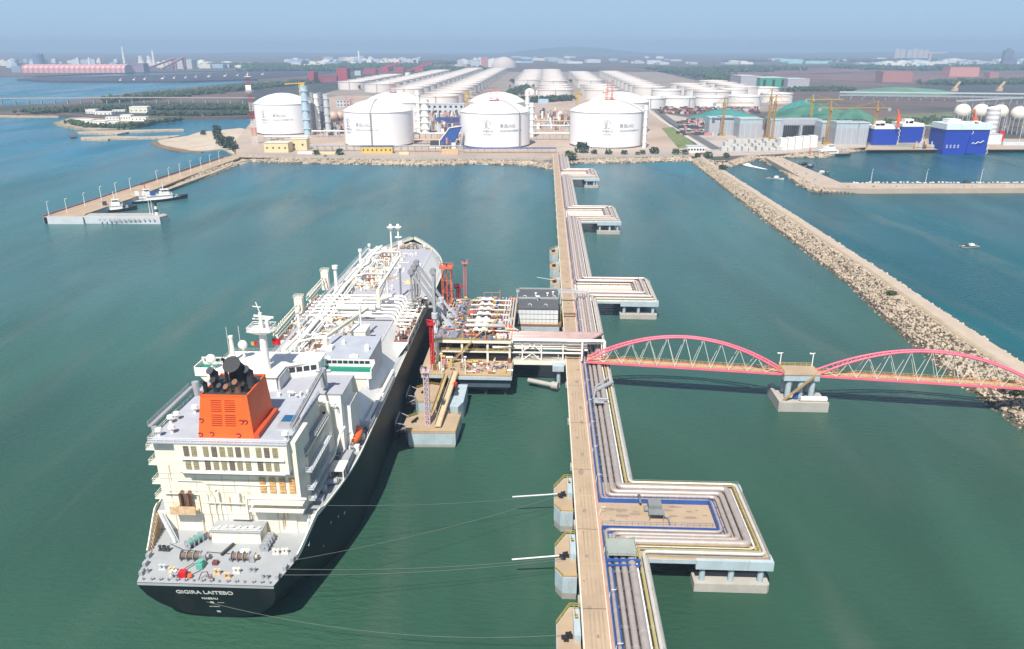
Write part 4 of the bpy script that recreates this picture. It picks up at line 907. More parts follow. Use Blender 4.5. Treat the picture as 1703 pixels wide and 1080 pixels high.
for x, y, r, h, m in ((-4.8, 24.6, .55, 2.2, black), (-3.5, 27, .95, 3.7, dark), (-1.9, 30, .42, 5.8, black), (1.9, 28.2, 2.15, 3.9, black), (4.4, 28.3, 1.0, 3.6, dark), (-2.3, 25, .8, 2.3, black), (-.9, 24.6, .65, 1.3, dark), (.8, 24.4, .7, 1.1, brown), (2.9, 24.8, .75, 2.1, brown), (4.5, 25.2, .6, 1.5, black), (-4.2, 29.5, .6, 2.8, black)):
    b = MB(SM); b.path([(x, y, 49.35), (x, y, 49.35 + h), (x - (.35 if r < 2 else .3), y - r * 1.15, 49.35 + h + r * 1.3)], r, 14)
    b.build('exhaust_pipe', m, f_)
# casing roof gear
b = MB(SC); b.box(9.4, 13.0, 25.5, 31.2, 39.5, 40.4); b.mi = 1; b.box(9.7, 12.7, 27.6, 30.9, 40.4, 40.5); b.build('skylight', [steel, mat('skylight_blue', (.01, .10, .22), .25, nz=.1)], ship)
for x, y in ((-14.6, 22.5), (-17.3, 27.5), (-16.6, 29.3), (-13.8, 33), (13.1, 20.5), (-17, 21)):
    b = MB(SC); b.cyl((x, y, 39.5), (x, y, 40.9), .35, n=8); b.cyl((x, y, 40.9), (x, y, 41.5), .85, .7, n=10); b.build('roof_vent', white, ship)
b = MB(SC); b.rail([(-18.4, 18.3, 39.5), (14, 18.3, 39.5)], 1.0, .07, 2); b.rail([(-18.4, 18.3, 39.5), (-18.4, 45, 39.5)], 1.0, .07, 2); b.rail([(14, 18.3, 39.5), (14, 45, 39.5)], 1., .07, 2); b.build('roof_railing', white, ship)
b = MB(SC); b.bar((-19.4, 22, 41.5), (-18.9, 43, 41.8), 1.1, .5); b.rail([(-19.9, 22, 41.6), (-19.4, 43, 41.9)], 1, .09, 1.6)
for y in (22, 43): b.box(-18.9, -17.9, y - .5, y + .5, 39.5, 41.4)
b.cyl((-17.8, 43, 39.5), (-17.8, 43, 43.3), .9, n=10); b.build('port_crane', steel, ship)
for z in (36.2, 32.2, 27.0, 22.8):
    b = MB(SC); b.box(-20.6, -18.31, 20.5, 24.5, z - .3, z); b.rail([(-18.4, 20.6, z), (-20.5, 20.6, z), (-20.5, 24.4, z), (-18.4, 24.4, z)], 1.1, .09, 1.3); b.bar((-20.5, 22.4, z - .3), (-18.4, 22.4, z - 1.8), .3); b.build('side_balcony', cream, ship)
for sg, tx in ((-1, -19.2), (1, 17.2)):
    b = MB(SC); b.bar((tx, 19.6, 18.9), (tx + 5 * (1 if sg < 0 else -.0) , 15.2, 14.1), 1.2, .2); b.rail([(tx, 19.2, 19), (tx + 5 * (1 if sg < 0 else 0), 14.9, 14.2)], 1, .09, 1.); b.build('deck_stair', lgrey, ship)
# starboard side house, crane and walkways
b = MB(SM); b.box(15.41, 17.2, 26, 44, 19, 32.6); b.box(12.2, 17.2, 26, 45, 32.0, 33.0); b.box(13.61, 17.2, 25.5, 46, 19, 32); b.build('side_house', cream, ship)
b = MB(SM); b.box(12.9, 16.9, 25.4, 45.6, 33.01, 33.3); b.rail([(16.8, 25.5, 33.3), (16.8, 45.5, 33.3)], 1.1, .1, 1.5); b.rail([(13, 25.5, 33.3), (16.8, 25.5, 33.3)], 1.1, .1, 1.5); b.build('side_house_roof', deckgrey, ship)
for z in (29.5, 24.6, 21.6):
    b = MB(SM); b.box(17.21, 18.9, 23, 41, z - .2, z); b.rail([(17.3, 23, z), (18.8, 23, z), (18.8, 41, z)], 1.1, .09, 1.6); b.build('side_gallery', lgrey, ship)
b = MB(SM); b.cyl((16.6, 46.5, 19), (16.6, 46.5, 27.5), 1.15, .9, n=12); b.cyl((16.6, 46.5, 27.5), (16.6, 46.5, 36.5), .9, .45, n=12); b.build('crane_post', cream, ship)
b = MB(SM); b.path([(16.6, 45.5, 27.5), (17.8, 40, 23.8), (18.6, 37.5, 23.4), (19.3, 40, 24.4), (19.6, 46, 27.5), (20.4, 48, 28.4)], .32, 7); b.build('hose_hanger', cream, ship)
b = MB(SM); b.bar((14.6, 24, 40.6), (15.0, 50, 43.6), .55, .7); b.rail([(14.4, 24, 41), (14.8, 50, 44)], .8, .1, 2.4)
b.cyl((15, 50.5, 39), (15, 50.5, 44.4), .9, n=10); b.cyl((13, 51, 43.5), (17, 51, 43.5), .5, n=8); b.build('provision_crane', steel, ship)
b = MB(SM); b.box(17.3, 19.8, 26, 27.5, 19, 20.3); b.cyl((18.4, 31, 19), (18.4, 31, 21.2), 1.1, n=12); b.cyl((17.4, 33.5, 20), (21.2, 34.4, 20), .8, n=10); b.box(19.6, 22.3, 40, 47.5, 19, 21.6); clutter(b, 17.5, 22, 34, 62, 19, 60, 21, 2.6, 1); b.build('side_deck_gear', [grey], ship)
b = MB(SM); b.sph(17.7, 27.7, 20.1, .8, 8); b.box(17.6, 18.6, 36, 37.4, 19, 20.2); b.build('red_locker', red, ship)
b = MB(SM); b.box(18.8, 22.6, 35.8, 41, 21.8, 22.1)
for x in (19, 22.4):
    for y in (36, 38.3, 40.8): b.box(x - .15, x + .15, y - .15, y + .15, 19, 21.8)
b.build('canopy', cream, ship)
# accommodation and wheelhouse
b = MB(SM); b.box(-19, 19.6, 49, 66.5, 19.0, 37.6); b.box(-19, 4, 45.4, 49, 19, 34); b.box(19.61, 21.2, 52, 60, 19, 33); b.build('accommodation', white, ship)
b = MB(SM); b.box(-19.3, 20.3, 48.7, 66.8, 37.61, 37.9); b.build('bridge_deck', trunkgrey, ship)
b = MB(SM); b.box(-2, 3.9, 45.5, 48.9, 34.01, 34.3); b.build('aft_terrace', deckgrey, ship)
wh = [(-15.8, 50), (2.2, 50), (2.2, 57.5), (10.6, 60.8), (10.6, 66.4), (-15.8, 66.4)]
b = MB(SM); b.prism(wh, 37.91, 41.8); whp = b.build('wheelhouse', white, ship)
b = MB(SM); b.prism([(x + (.5 if x > 0 else -.5), y + (.5 if y > 60 else -.5)) for x, y in wh], 41.81, 42.15); b.build('wheelhouse_roof', white, ship)
p0_, p1_ = Vector((2.2, 57.5)), Vector((10.6, 60.8)); d_ = (p1_ - p0_).normalized(); nn = Vector((d_.y, -d_.x))
for i in range(4):
    a = p0_ + d_ * (1.0 + i * 1.95); c = a + d_ * 1.55; b = MB(SM); b.add([(*(a + nn * .05), 39.6), (*(c + nn * .05), 39.6), (*(c + nn * .05), 41.1), (*(a + nn * .05), 41.1)], [(0, 1, 2, 3)]); b.build('window', glass, whp)
for side, x0, x1 in (('p', -25.6, -15.8), ('s', 10.6, 25.2)):
    b = MB(SM); sg = -1 if side == 'p' else 1
    b.box(x0, x1, 61.5, 66.6, 37.91 if sg < 0 else 37.92, 38.0); b.mi = 1
    b.box(x0, x1, 66.6, 66.9, 36.6, 40.2); e = x0 if sg < 0 else x1; b.box(e - .15, e + .15, 61.5, 66.6, 36.6, 39.4); b.box(x0, x1, 61.3, 61.5, 36.6, 39.2 if sg < 0 else 38.6); b.box(x0, x1, 61.5, 66.6, 36.6, 37.6)
    wing = b.build('bridge_wing', [green, white], ship)
    b = MB(SM); s1_ = 19.6 * sg; e2 = (x0 + 1 if sg < 0 else x1 - 1)
    b.add([(s1_, 61.6, 36.6), (e2, 61.6, 36.6), (s1_, 61.6, 30), (s1_, 66.4, 36.6), (e2, 66.4, 36.6), (s1_, 66.4, 30)], [(0, 1, 2), (5, 4, 3), (1, 4, 5, 2), (0, 3, 4, 1), (2, 5, 3, 0)]); b.build('wing_bracket', cream, ship)
    b = MB(SM)
    for i in range(6 if sg < 0 else 8): xx = (x0 + .8 if sg < 0 else x0 + .6) + i * 1.6; b.cut(); b.box(xx, xx + 1.35, 66.5, 66.58, 39.0, 39.9)
    b.build('window', glass, wing)
b = MB(SM)
for i in range(13): x = -17 + i * 2.6; x > 4.2 and b.cut() and b.box(x, x + .9, 48.92, 49, 31.2, 32.3)
b.build('window', glass, ship)
b = MB(SM); b.cyl((-5.4, 49.4, 38), (-3.2, 49.2, 38.4), 1.2, n=12); b.build('green_drum', mat('drum_green', (.02, .12, .07), .5), ship)
b = MB(SM); clutter(b, -3, 18.5, 47.2, 48.8, 34.3, 12, 31, 1.6, 1); clutter(b, 4, 13, 42, 44.9, 39.5, 8, 35, 1.6, 1); b.build('deck_gear', [pwhite], ship)
b = MB(SM); b.box(2.5, 3.0, 50.2, 57, 37.9, 41.5); b.build('wing_screen', lgrey, ship)
b = MB(SM); b.cyl((-1.8, 54.5, 42.1), (-1.8, 54.5, 53.5), 1.15, .95, n=12); b.build('radar_mast', white, ship)
b = MB(SM); b.frus((-3, -.6, 53.4, 55.6), (-5.2, 1.6, 51.8, 57.2), 52.6, 53.9); b.rail([(-5, 52, 53.9), (1.4, 52, 53.9), (1.4, 57, 53.9), (-5, 57, 53.9)], 1.1, .14, 1.5, closed=True); b.cyl((-1.8, 54.5, 53.9), (-1.8, 54.5, 58.5), .5, n=8); b.bar((-4, 54.5, 56.8), (.9, 54.5, 56.8), .3); b.bar((-3.4, 53.9, 57.9), (1.4, 55.3, 56.9), .4, .5); b.bar((-1.8, 54.5, 58.5), (-2.6, 54.5, 61.5), .22); b.bar((-3.6, 54.5, 60.3), (-1.4, 54.5, 60.1), .2); b.cyl((0, 54, 54), (0, 54, 56.6), .5, n=8); b.build('mast_platform', white, ship)
for x, y, h, r in ((-16.8, 54, 6.2, 1.35), (-10.9, 62, 3.2, 1.3)):
    b = MB(SM); z = 38 if y < 55 and x < -16 else 42.1; b.cyl((x, y, z), (x, y, z + h), .32, n=8); b.sph(x, y, z + h + .9, r, 14); b.build('satellite_dome', white, ship)
b = MB(SM); b.cyl((-13.2, 60, 42.1), (-13.2, 60, 49), .75, .5, n=10); b.cyl((-13.2, 60, 49), (-13.2, 60, 49.6), .65, n=10); b.build('ventilation_mast', cream, ship)
b = MB(SM)
for x, y in ((-15.5, 63), (-12.4, 64)): b.cyl((x, y, 42), (x, y, 51), .07, n=5)
b.build('whip_antenna', white, ship)
b = MB(SM); b.rail([(-16, 50, 42.15), (-16, 66.6, 42.15), (10.6, 66.6, 42.15)], 1.1, .08, 2.); b.build('roof_railing', steel, ship)
# cargo machinery house and block forward of the bridge
b = MB(SM); b.box(2.4, 18.8, 83, 104, 26.03, 32.6); b.add([(18.8, 83, 26.03), (18.8, 104, 26.03), (18.8, 104, 23.4), (18.8, 83, 23.4), (16.4, 83, 26.03), (16.4, 104, 26.03)], [(0, 3, 2, 1), (0, 4, 3), (1, 2, 5)]); b.mi = 1; b.box(18.81, 18.9, 83, 104, 23.4, 32.6); b.build('machinery_house', [white, lgrey], ship)  # grey slab on the starboard wall puts its shade into the colour
b = MB(SM); b.box(2.2, 19.1, 82.8, 104.2, 32.61, 32.9); b.build('machinery_house_roof', mat('roof_pale_grey', (0, 0, 0)), ship)
for x, y, sx_, sy_, sz_ in ((14, 86, 2.6, 1.3, .5), (16.9, 92, 1.3, 1.3, 1.5), (6.2, 84.5, 1.6, 1.0, .4), (5, 92, 1.5, 3, 1.2), (8, 97, 1, 1, 1)):
    b = MB(SM); b.box(x - sx_ / 2, x + sx_ / 2, y - sy_ / 2, y + sy_ / 2, 32.9, 32.9 + sz_); b.cyl((x, y, 32.9 + sz_), (x, y, 33.3 + sz_), min(sx_, sy_) * .35, n=8); b.build('roof_vent', white, ship)
b = MB(SM); b.box(6.4, 11.6, 112, 119, 26.03, 31.4); b.mi = 1; b.box(6.2, 11.8, 111.8, 119.2, 31.41, 31.7); b.build('motor_house', [cream, white], ship)
b = MB(SM); b.cyl((3.2, 93, 26), (3.2, 93, 36.5), 1.0, .8, n=12); b.bar((3.2, 93, 36.5), (9.5, 126, 35.2), .9, .9); b.bar((3.2, 93, 37.6), (9.5, 126, 35.6), .15); b.box(1.8, 4.6, 91.4, 94.6, 31, 33.5); b.build('hose_crane', cream, ship)
b = MB(SM); b.cyl((8.5, 149, 26), (8.5, 149, 35), 1.0, .8, n=12); b.bar((8.5, 149, 35), (14, 168, 43.5), .8, .8); b.bar((8.5, 150, 30), (10.5, 157, 37.6), .35); b.cyl((8.5, 149, 31), (13, 151.5, 31.8), .9, n=10); b.build('hose_crane', cream, ship)
# long deck pipes, racks, domes and valves
b = MB(SM)
for x, z, r in ((-13.6, 28.2, .5), (-12.2, 28.2, .5), (-10.9, 28.6, .62), (-9.2, 28.2, .38), (-8.2, 28.2, .3), (-14.8, 27.4, .3)):
    b.cut(); pts = [(x, 70, z)]
    for y in range(96, 240, 36): pts += [(x, y, z), (x + 1.2 * (1 if (y // 36) % 2 else -.3), y + 4, z), (x + 1.2 * (1 if (y // 36) % 2 else -.3), y + 10, z), (x, y + 14, z)]
    pts.append((x * .9, 243, z)); b.path(pts, r, 8)
b.build('deck_pipe', pwhite, ship)
b = MB(SM); b.box(-18.6, -17.2, 68, 246, 26.4, 26.6); b.rail([(-18.6, 68, 26.6), (-18.6, 246, 26.6)], 1.1, .09, 2.2); b.rail([(-17.2, 68, 26.6), (-17.2, 246, 26.6)], 1.1, .08, 2.2); b.build('catwalk', lgrey, ship)
b = MB(SM); b.rail([(16.2, 106, 26), (16.2, 246, 26)], 1.0, .06, 3); b.rail([(hb(100, 19) - .5, 60, 19), (hb(100, 19) - .5, 225, 19)], 1.0, .08, 2.4); b.rail([(-hb(100, 19) + .5, 60, 19), (-hb(100, 19) + .5, 225, 19)], 1.0, .08, 2.4); b.build('deck_railing', white, ship)
b = MB(SM)
for y in range(72, 246, 7): b.box(-15.4, -7.6, y, y + .3, 27.2, 27.5); b.box(-15.4, -15.1, y, y + .3, 26, 27.2); b.box(-7.9, -7.6, y, y + .3, 26, 27.2)
b.build('pipe_saddle', cream, ship)
b = MB(SM)
for y, w in ((78, 11), (96, 9), (112, 9), (128, 10), (150, 9), (178, 9), (196, 8), (214, 8), (232, 7)):
    clutter(b, -14 if y < 150 else -13, 0 if y > 100 else 1.5, y, y + w, 26.05, 60, int(y), 3.0, 5)
clutter(b, -7.5, 5, 72, 150, 26.05, 150, 77, 2.4, 5); clutter(b, -7, 8, 150, 236, 26.05, 110, 78, 1.7, 5)
b.build('deck_machinery', [pwhite, cream, pwhite, pwhite, rustw], ship)
for y in (107, 146, 186, 224):
    b = MB(SM); b.box(-5.5, 3.5, y, y + 4.4, 26.03, 27.6); b.mi = 1
    for i in range(5): b.cyl((-4.8 + i * 1.9, y + 2, 27.6), (-4.8 + i * 1.9, y + 2, 29.4), .45, n=8)
    b.path([(-11, y + 2, 28.6), (-6, y + 2, 30), (3, y + 2, 30), (3.4, y + 2, 27)], .4, 8); b.mi = 2; b.box(-5.3, -1.2, y - .4, y - .02, 26.2, 28.6); b.rail([(-5.5, y - .3, 29.5), (4, y - .3, 29.5)], 1, .12, 1.2); b.build('liquid_dome', [cream, pwhite, brown], ship)
b = MB(SM); b.cyl((-6, 141, 30.4), (9, 141, 30.4), 1.3, n=14); b.cyl((-6, 143.6, 29.6), (10, 143.6, 29.6), .7, n=10); b.cyl((-4, 138.6, 29), (8, 138.6, 29), .6, n=10); b.build('crossover_header', pwhite, ship)
for i in range(7):
    y = 137 + i * 4.1; b = MB(SM); b.path([(-21.5, y, 25.2), (-17.5, y, 25.2), (-16.6, y, 28), (-15, y, 28.4), (15, y, 28.4), (16.6, y, 28), (17.5, y, 25.2), (22.6, y, 25.2)], .48, 8)
    for sg in (-1, 1): b.cyl((sg * 22.7, y, 25.2), (sg * 23.1, y, 25.2), .8, n=12); b.cyl((sg * 19.2, y, 25.2), (sg * 19.2, y, 26.9), .25, n=6); b.cyl((sg * 19.2, y, 26.8), (sg * 19.2, y, 26.95), .55, n=10); b.cyl((sg * 20.2, y, 25.2), (sg * 20.6, y, 25.2), .75, n=10)
    b.build('manifold_pipe', pwhite, ship)
for sg in (-1, 1):
    b = MB(SM); x0, x1 = sorted((sg * 17.4, sg * 24.2)); ya, yb = (118, 176)
    b.box(x0, x1, ya + 6, yb, 22.4, 22.9); b.mi = 1; b.add([(sg * 17.4, ya + 6, 22.9), (sg * 24.2, ya + 6, 22.9), (sg * 24.2, ya + 6, 22.4), (sg * 21, ya, 19.2), (sg * 17.4, ya, 19.2), (sg * 17.4, ya, 25.2)], [(0, 1, 2, 3, 4), (0, 4, 5)]); e = sg * 24.2; b.box(e - .12, e + .12, ya + 6, yb, 22.9, 24.1)
    for y in range(ya + 8, yb, 8): b.box(e - .25 - sg * .5, e + .25 - sg * .5, y - .25, y + .25, 19, 22.4); b.bar((sg * 23.4, y, 19.4), (sg * 19, y + 3, 22.4), .3)
    b.build('manifold_platform', [mat('oxide_deck', (.22, .10, .075), .8, nz=.2, s=.6), cream], ship)
    b = MB(SM); clutter(b, x0 + .5, x1 - .5, ya + 8, yb - 2, 22.95, 90, 40 + sg, 2.2, 4); b.build('manifold_gear', [pwhite, cream, brown, dark if sg > 0 else rustw], ship)
# lattice store booms along the port side
for y0_, y1_ in ((122, 150), (163, 188)):
    b = MB(SM); x = -25.2
    for dx in (0, 1.4): b.bar((x + dx, y0_, 25.5), (x + dx, y1_, 26.5), .3); b.bar((x + dx, y0_, 27), (x + dx, y1_, 28.0), .3)
    for i in range(12): ya = y0_ + (y1_ - y0_) * i / 12; yb = y0_ + (y1_ - y0_) * (i + 1) / 12; b.bar((x, ya, 25.5), (x, yb, 28), .16); b.bar((x, ya, 27.2), (x + 1.4, yb, 27.6), .16)
    b.box(x - .8, x + 2.4, y1_, y1_ + 2.4, 22, 30.6); b.rail([(x - 1, y1_ - .2, 30.6), (x + 2.6, y1_ - .2, 30.6), (x + 2.6, y1_ + 2.6, 30.6), (x - 1, y1_ + 2.6, 30.6)], 1.1, .12, 1.2, closed=True); b.bar((x + .6, y0_ + 1, 25.5), (-21, y0_ + 1, 19.2), .4)
    b.build('boom_crane', cream, ship)
# vent masts and bow masts
for x, y, z, r, h in ((-14.6, 120.5, 26, .55, 9.5), (-15.5, 175, 26, .75, 10), (-16, 222, 26, .55, 5), (-18, 250, 22, .5, 4.5), (13.6, 168.5, 26, .45, 11), (8.8, 165, 26, .3, 9), (11, 252, 22, .55, 4), (-10.5, 109, 26, .4, 8), (-4.6, 86, 26, .4, 9), (8.7, 118, 26, .3, 12)):
    b = MB(SM); b.cyl((x, y, z), (x, y, z + h), r, n=10); b.cyl((x, y, z + h), (x, y, z + h + 1.3), r * 1.7, n=12); b.cyl((x, y, z), (x, y, z + 2), r * 1.8, r, n=10); b.build('vent_mast', pwhite, ship)
for x, y in ((-6, 249), (-2.2, 249.4)):
    b = MB(SM); b.cyl((x, y, 21), (x, y, 36), .55, .4, n=10); b.cyl((x, y, 35.6), (x, y, 37), .5, 1.9, n=12); b.cyl((x, y, 37), (x, y, 37.3), 1.9, n=12); b.sph(x, y, 38, .9, 8)
    if x > -4: b.cyl((x, y, 31.4), (x, y, 31.9), 1.5, 1.9, n=12); b.box(x + .4, x + 2, y - .6, y + .6, 27.5, 30)
    b.build('bow_mast', white, ship)
b = MB(SM); b.cyl((13.6, 160, 26), (13.6, 160, 28.6), 1.5, 1.2, n=12); b.mi = 1; b.box(9, 16.4, 188.8, 189.4, 26.05, 26.2); b.box(12, 16, 186, 192, 26.05, 26.12); b.sph(13, 189.5, 26.3, .6, 6); b.mi = 0
for x, y in ((10, 187), (15.6, 193), (8, 207), (14.5, 215), (4, 225), (9, 236), (2, 212)): b.cyl((x, y, 26), (x, y, 27.4), .6, .5, n=10)
b.build('trunk_fitting', [pwhite, mat('pale_yellow', (.62, .5, .25), .8)], ship)
b = MB(SM)
for x, y in ((-1.5, 235), (-6.3, 192), (-4.9, 136.5)): b.cut(); b.box(x, x + 2, y, y + 1.2, 26.05, 27.6); b.cyl((x + .4, y + .6, 27.6), (x + .4, y + .6, 28.8), .3, n=6)
b.build('fire_box', red, ship)
b = MB(SM); b.box(-1.5, 1.5, 255, 262, 21.21, 22.2); clutter(b, -12, 12, 254, 266, 21.2, 60, 91, 2.2, 4); clutter(b, -6, 6, 266, 274, 21.2, 24, 92, 1.5, 4); b.build('bow_winch', [pwhite, rustw, grey, brown], ship)
b = MB(SM); b.rail([(sg_ * (hb(y, 19) - .1), y, zdk(y) + 1.1) for sg_, y in [(1, yy) for yy in range(244, 281, 6)]], .9, .12, 2); b.rail([(-(hb(y, 19) - .1), y, zdk(y) + 1.1) for y in range(244, 281, 6)], .9, .12, 2); b.build('bow_railing', white, ship)
b = MB(SM); b.cyl((21.6, 66, 20.3), (22.3, 104, 20.3), .62, n=10); b.box(20.8, 22.9, 66, 68, 19, 20.6); b.box(20.8, 22.9, 84, 86, 19, 20.4); b.build('gangway_tube', pwhite, ship)
b = MB(SM); b.bar((22.9, 63, 19.8), (23.3, 100, 19.8), .9, .4); b.rail([(23.3, 63, 20), (23.6, 100, 20)], .9, .08, 1.6); b.build('gangway_ladder', steel, ship)
# aft mooring gear
def winch(x, y, L, m1, m2, ang=0.):
    w = MB(SM @ Matrix.Translation((x, y, 14)) @ Matrix.Rotation(ang, 4, 'Z'))
    w.cyl((-L / 2, 0, 1.2), (L / 2, 0, 1.2), .25, n=8)
    w.mi = 1
    for i in range(3): a = -L / 2 + .5 + i * L * .3; w.cyl((a, 0, 1.2), (a + L * .22, 0, 1.2), .75, n=12)
    w.mi = 0
    for i in range(4): a = -L / 2 + .3 + i * L * .3; w.cyl((a, 0, 1.2), (a + .12, 0, 1.2), 1.15, n=14); w.box(a - .1, a + .2, -.9, .9, 0, .9)
    w.box(L / 2 - .2, L / 2 + 1.1, -.8, .8, .1, 1.9); w.mi = 2; w.cyl((L / 2 + 1.1, 0, 1.2), (L / 2 + 1.7, 0, 1.2), .5, n=10)
    w.build('mooring_winch', [grey, m1, m2], ship)
winch(-6.6, 9.2, 5.2, mat('rope_brown', (.16, .11, .08), .9, nz=.3, s=2.), grey); winch(4.9, 9.4, 4.6, mat('rope_brown', (0, 0, 0)), rustw, math.pi * .0)
winch(-8.4, 14.6, 4.2, teal, yellow, 1.1); winch(9.2, 14.5, 4.2, grey, yellow, 1.55); winch(-4.8, 17.2, 2.2, rustw, yellow)
for x, y, m in ((-11.6, 5.5, lgrey), (-9, 4.6, rustw), (-8.1, 3.6, cream), (1.4, 4.4, rustw), (5.6, 5, cream), (4.2, 3.2, rustw), (12.7, 3.3, grey), (9, 5.5, grey), (12.2, 12, cream), (14.2, 12.3, cream), (-14.9, 4.2, grey), (-15, 12.2, dark), (-13.8, 12.1, dark), (-7.4, 2.6, grey)):
    b = MB(SM); b.box(x - .8, x + .8, y - .35, y + .35, 14, 14.25); b.cyl((x - .45, y, 14.2), (x - .45, y, 15.2), .3, n=10); b.cyl((x + .45, y, 14.2), (x + .45, y, 15.2), .3, n=10); b.cyl((x - .45, y, 15.2), (x - .45, y, 15.3), .42, n=10); b.cyl((x + .45, y, 15.2), (x + .45, y, 15.3), .42, n=10); b.build('bollard', m, ship)
b = MB(SM); b.path([(-14.2, 14.5, 14.2), (-10, 12.4, 14.15), (2, 11.4, 14.15)], .1, 5); b.bar((-.2, 10.6, 14.5), (1.2, 14.6, 14.7), .5); b.bar((-5.5, 8, 14.1), (-8.4, 3, 14.1), .09); b.bar((-4.8, 8, 14.1), (-7.6, 3, 14.1), .09); b.bar((-2.8, 5.5, 14.1), (-5, 3, 14.1), .12); b.build('mooring_rope', dark, ship)
b = MB(SM); b.box(-3.9, -2.5, 5.6, 7.4, 14.01, 15.4); b.cyl((-3.2, 6.5, 15.4), (-3.2, 6.5, 16), .7, n=10); b.build('teal_motor', teal, ship)
b = MB(SM); b.box(-6.6, -5.0, 2.6, 4.0, 14.01, 15.5); b.mi = 1; b.sph(-4.1, 2.9, 14.6, .6, 8); b.build('red_crate', [red, orangered], ship)
b = MB(SM); b.box(-1.0, .2, 7.3, 8.3, 14.01, 14.9); b.path([(-2.0, 2.3, 14), (-1.3, 2.9, 15.6), (0, 2.9, 15.8), (.6, 2.3, 14)], .12, 5); b.path([(-.4, 2.2, 14), (-.2, 2.4, 14.9), (1.2, 2.4, 14.9), (1.6, 2.2, 14)], .1, 5); b.build('deck_fitting', mat('fitting_maroon', (.15, .05, .05), .8), ship)
b = MB(SM)
for i in range(16):
    x = -14.2 + i * 1.9; b.cyl((x, 1.7, 14), (x, 1.7, 14.8), .18, n=6); b.cyl((x - .5, 1.9, 14.5), (x + .5, 1.9, 14.5), .22, n=6) if i % 3 else None
for y in (3, 6, 9): b.box(-hb(y, 14) + .1, -hb(y, 14) + .9, y, y + 1.4, 14, 15.1); b.box(hb(y, 14) - .9, hb(y, 14) - .1, y, y + 1.4, 14, 15.1)
b.build('fairlead', grey, ship)
b = MB(SM)
for i in range(10): y = 11.5 + i * .9; x = hb(y, 15) - .5; b.box(-x, -x + .3, y, y + .15, 14, zdk(y) + .3); b.box(x - .3, x, y, y + .15, 14, zdk(y) + .3)
b.build('bulwark_stay', rustw, ship)
# lettering on the transom
def onst(x, z, o): return (x, s0(z) - .06 - o, z)
for body, size, cx, cz, bd in (('GIGIRA LAITEBO', 1.75, -.9, 10.35, .045), ('NASSAU', 1.0, -.4, 8.2, .03), ('IMO 9360922', .42, -.4, 4.9, .01)):
    text(body, size, SM, ship, white, bend=lambda c, cx=cx, cz=cz: onst(cx + c.x, cz + c.y, c.z), bold=bd)
b = MB(SM)
for x, z, r in ((-.4, 6.9, .5), (-.1, 2.9, .5)):
    b.cut(); b.add([onst(x, z, .03)] + [onst(x + r * math.cos(i * .393), z + r * math.sin(i * .393), .03) for i in range(16)], [(0, 1 + (i + 1) % 16, 1 + i) for i in range(16)])
for x0, x1, z in ((-.0, 1.6, 6.9), (-.9, .9, 5.9)): b.cut(); b.add([onst(x0 + .8, z - .1, .03), onst(x1 + .8, z - .1, .03), onst(x1 + .8, z + .1, .03), onst(x0 + .8, z + .1, .03)], [(0, 1, 2, 3)]) if z > 6 else None
b.build('draught_mark', white, ship)
b = MB(SM)
for y, z in ((30, 12), (33.5, 10.5), (26, 13), (22, 9)):
    x = hb(y, z) + .05; b.add([(x, y, z - .3), (x, y + 1.1, z - .3), (x, y + 1.1, z + .3), (x, y, z + .3)], [(0, 1, 2, 3)])
b.build('side_mark', white, ship)
# ensign-coloured cover lying on the aft deck
b = MB(SM); b.add([(2.2, 9.8, 14.03), (4.6, 9.8, 14.03), (5.4, 13.6, 14.03), (3.4, 13.6, 14.03)], [(0, 1, 2, 3)]); b.mi = 1; b.sph(2.6, 9.6, 14.2, .7, 8, .3); b.mi = 2; b.sph(3.9, 9.7, 14.2, .6, 8, .3)
b.build('folded_canvas', [white, blue, red], label='white canvas with blue and red end lying between the winches on the stern deck', cat='canvas')
# rescue boat on its davit
rb = thing('rescue_boat', 'bright orange rescue boat hanging on the starboard davits', 'rescue boat', SM @ Matrix.Translation((21.3, 54, 20.4)))
prof_ = [(0, 0), (.5, .8), (1.3, 1.35), (3, 1.6), (5.5, 1.55), (7.2, 1.1), (8.2, .3)]
b = MB(SM); vs = []; m = 10
for (y, r) in prof_:
    r = max(r, .05)
    for j in range(m): a = 2 * math.pi * j / m; vs.append((21.3 + r * math.cos(a), 51.5 + y, 21.9 + r * .85 * math.sin(a)))
b.add(vs, [(i * m + j, i * m + (j + 1) % m, (i + 1) * m + (j + 1) % m, (i + 1) * m + j) for i in range(len(prof_) - 1) for j in range(m)], True); b.build('hull', brightorange, rb)
b = MB(SM); b.sph(21.3, 56.6, 23.2, 1.05, 10); b.build('canopy', orangered, rb)
b = MB(SM); b.path([(19.4, 52, 19), (19.3, 52, 23), (21, 52, 25), (21.4, 52, 23.5)], .2, 6); b.path([(19.4, 58.5, 19), (19.3, 58.5, 23), (21, 58.5, 25), (21.4, 58.5, 23.5)], .2, 6); b.box(19.9, 22.8, 51, 52.6, 19, 20.6); b.box(19.9, 22.8, 57.6, 59, 19, 20.6); b.build('boat_davit', pwhite, ship)
b = MB(SM); b.box(19.2, 22.9, 60.5, 65, 19.05, 19.12); b.build('deck_mat', mat('navy_mat', (.08, .10, .16), .9), ship)
def flag(x, y, z, w, h, mats_, label, sg=1):
    b = MB(SM); n = 6
    for i in range(n):
        xa = x + sg * w * i / n; xb = x + sg * w * (i + 1) / n; ya = y + .25 * math.sin(i * 1.2); yb = y + .25 * math.sin((i + 1) * 1.2); b.mi = min(len(mats_) - 1, i * len(mats_) // n); b.add([(xa, ya, z), (xb, yb, z - .1), (xb, yb, z + h - .1), (xa, ya, z + h)], [(0, 1, 2, 3)])
    b.build('flag', mats_, label=label, cat='flag')
flag(.8, 54, 49.6, 2.2, 1.9, [red], 'plain red flag flying to the right of the radar mast')
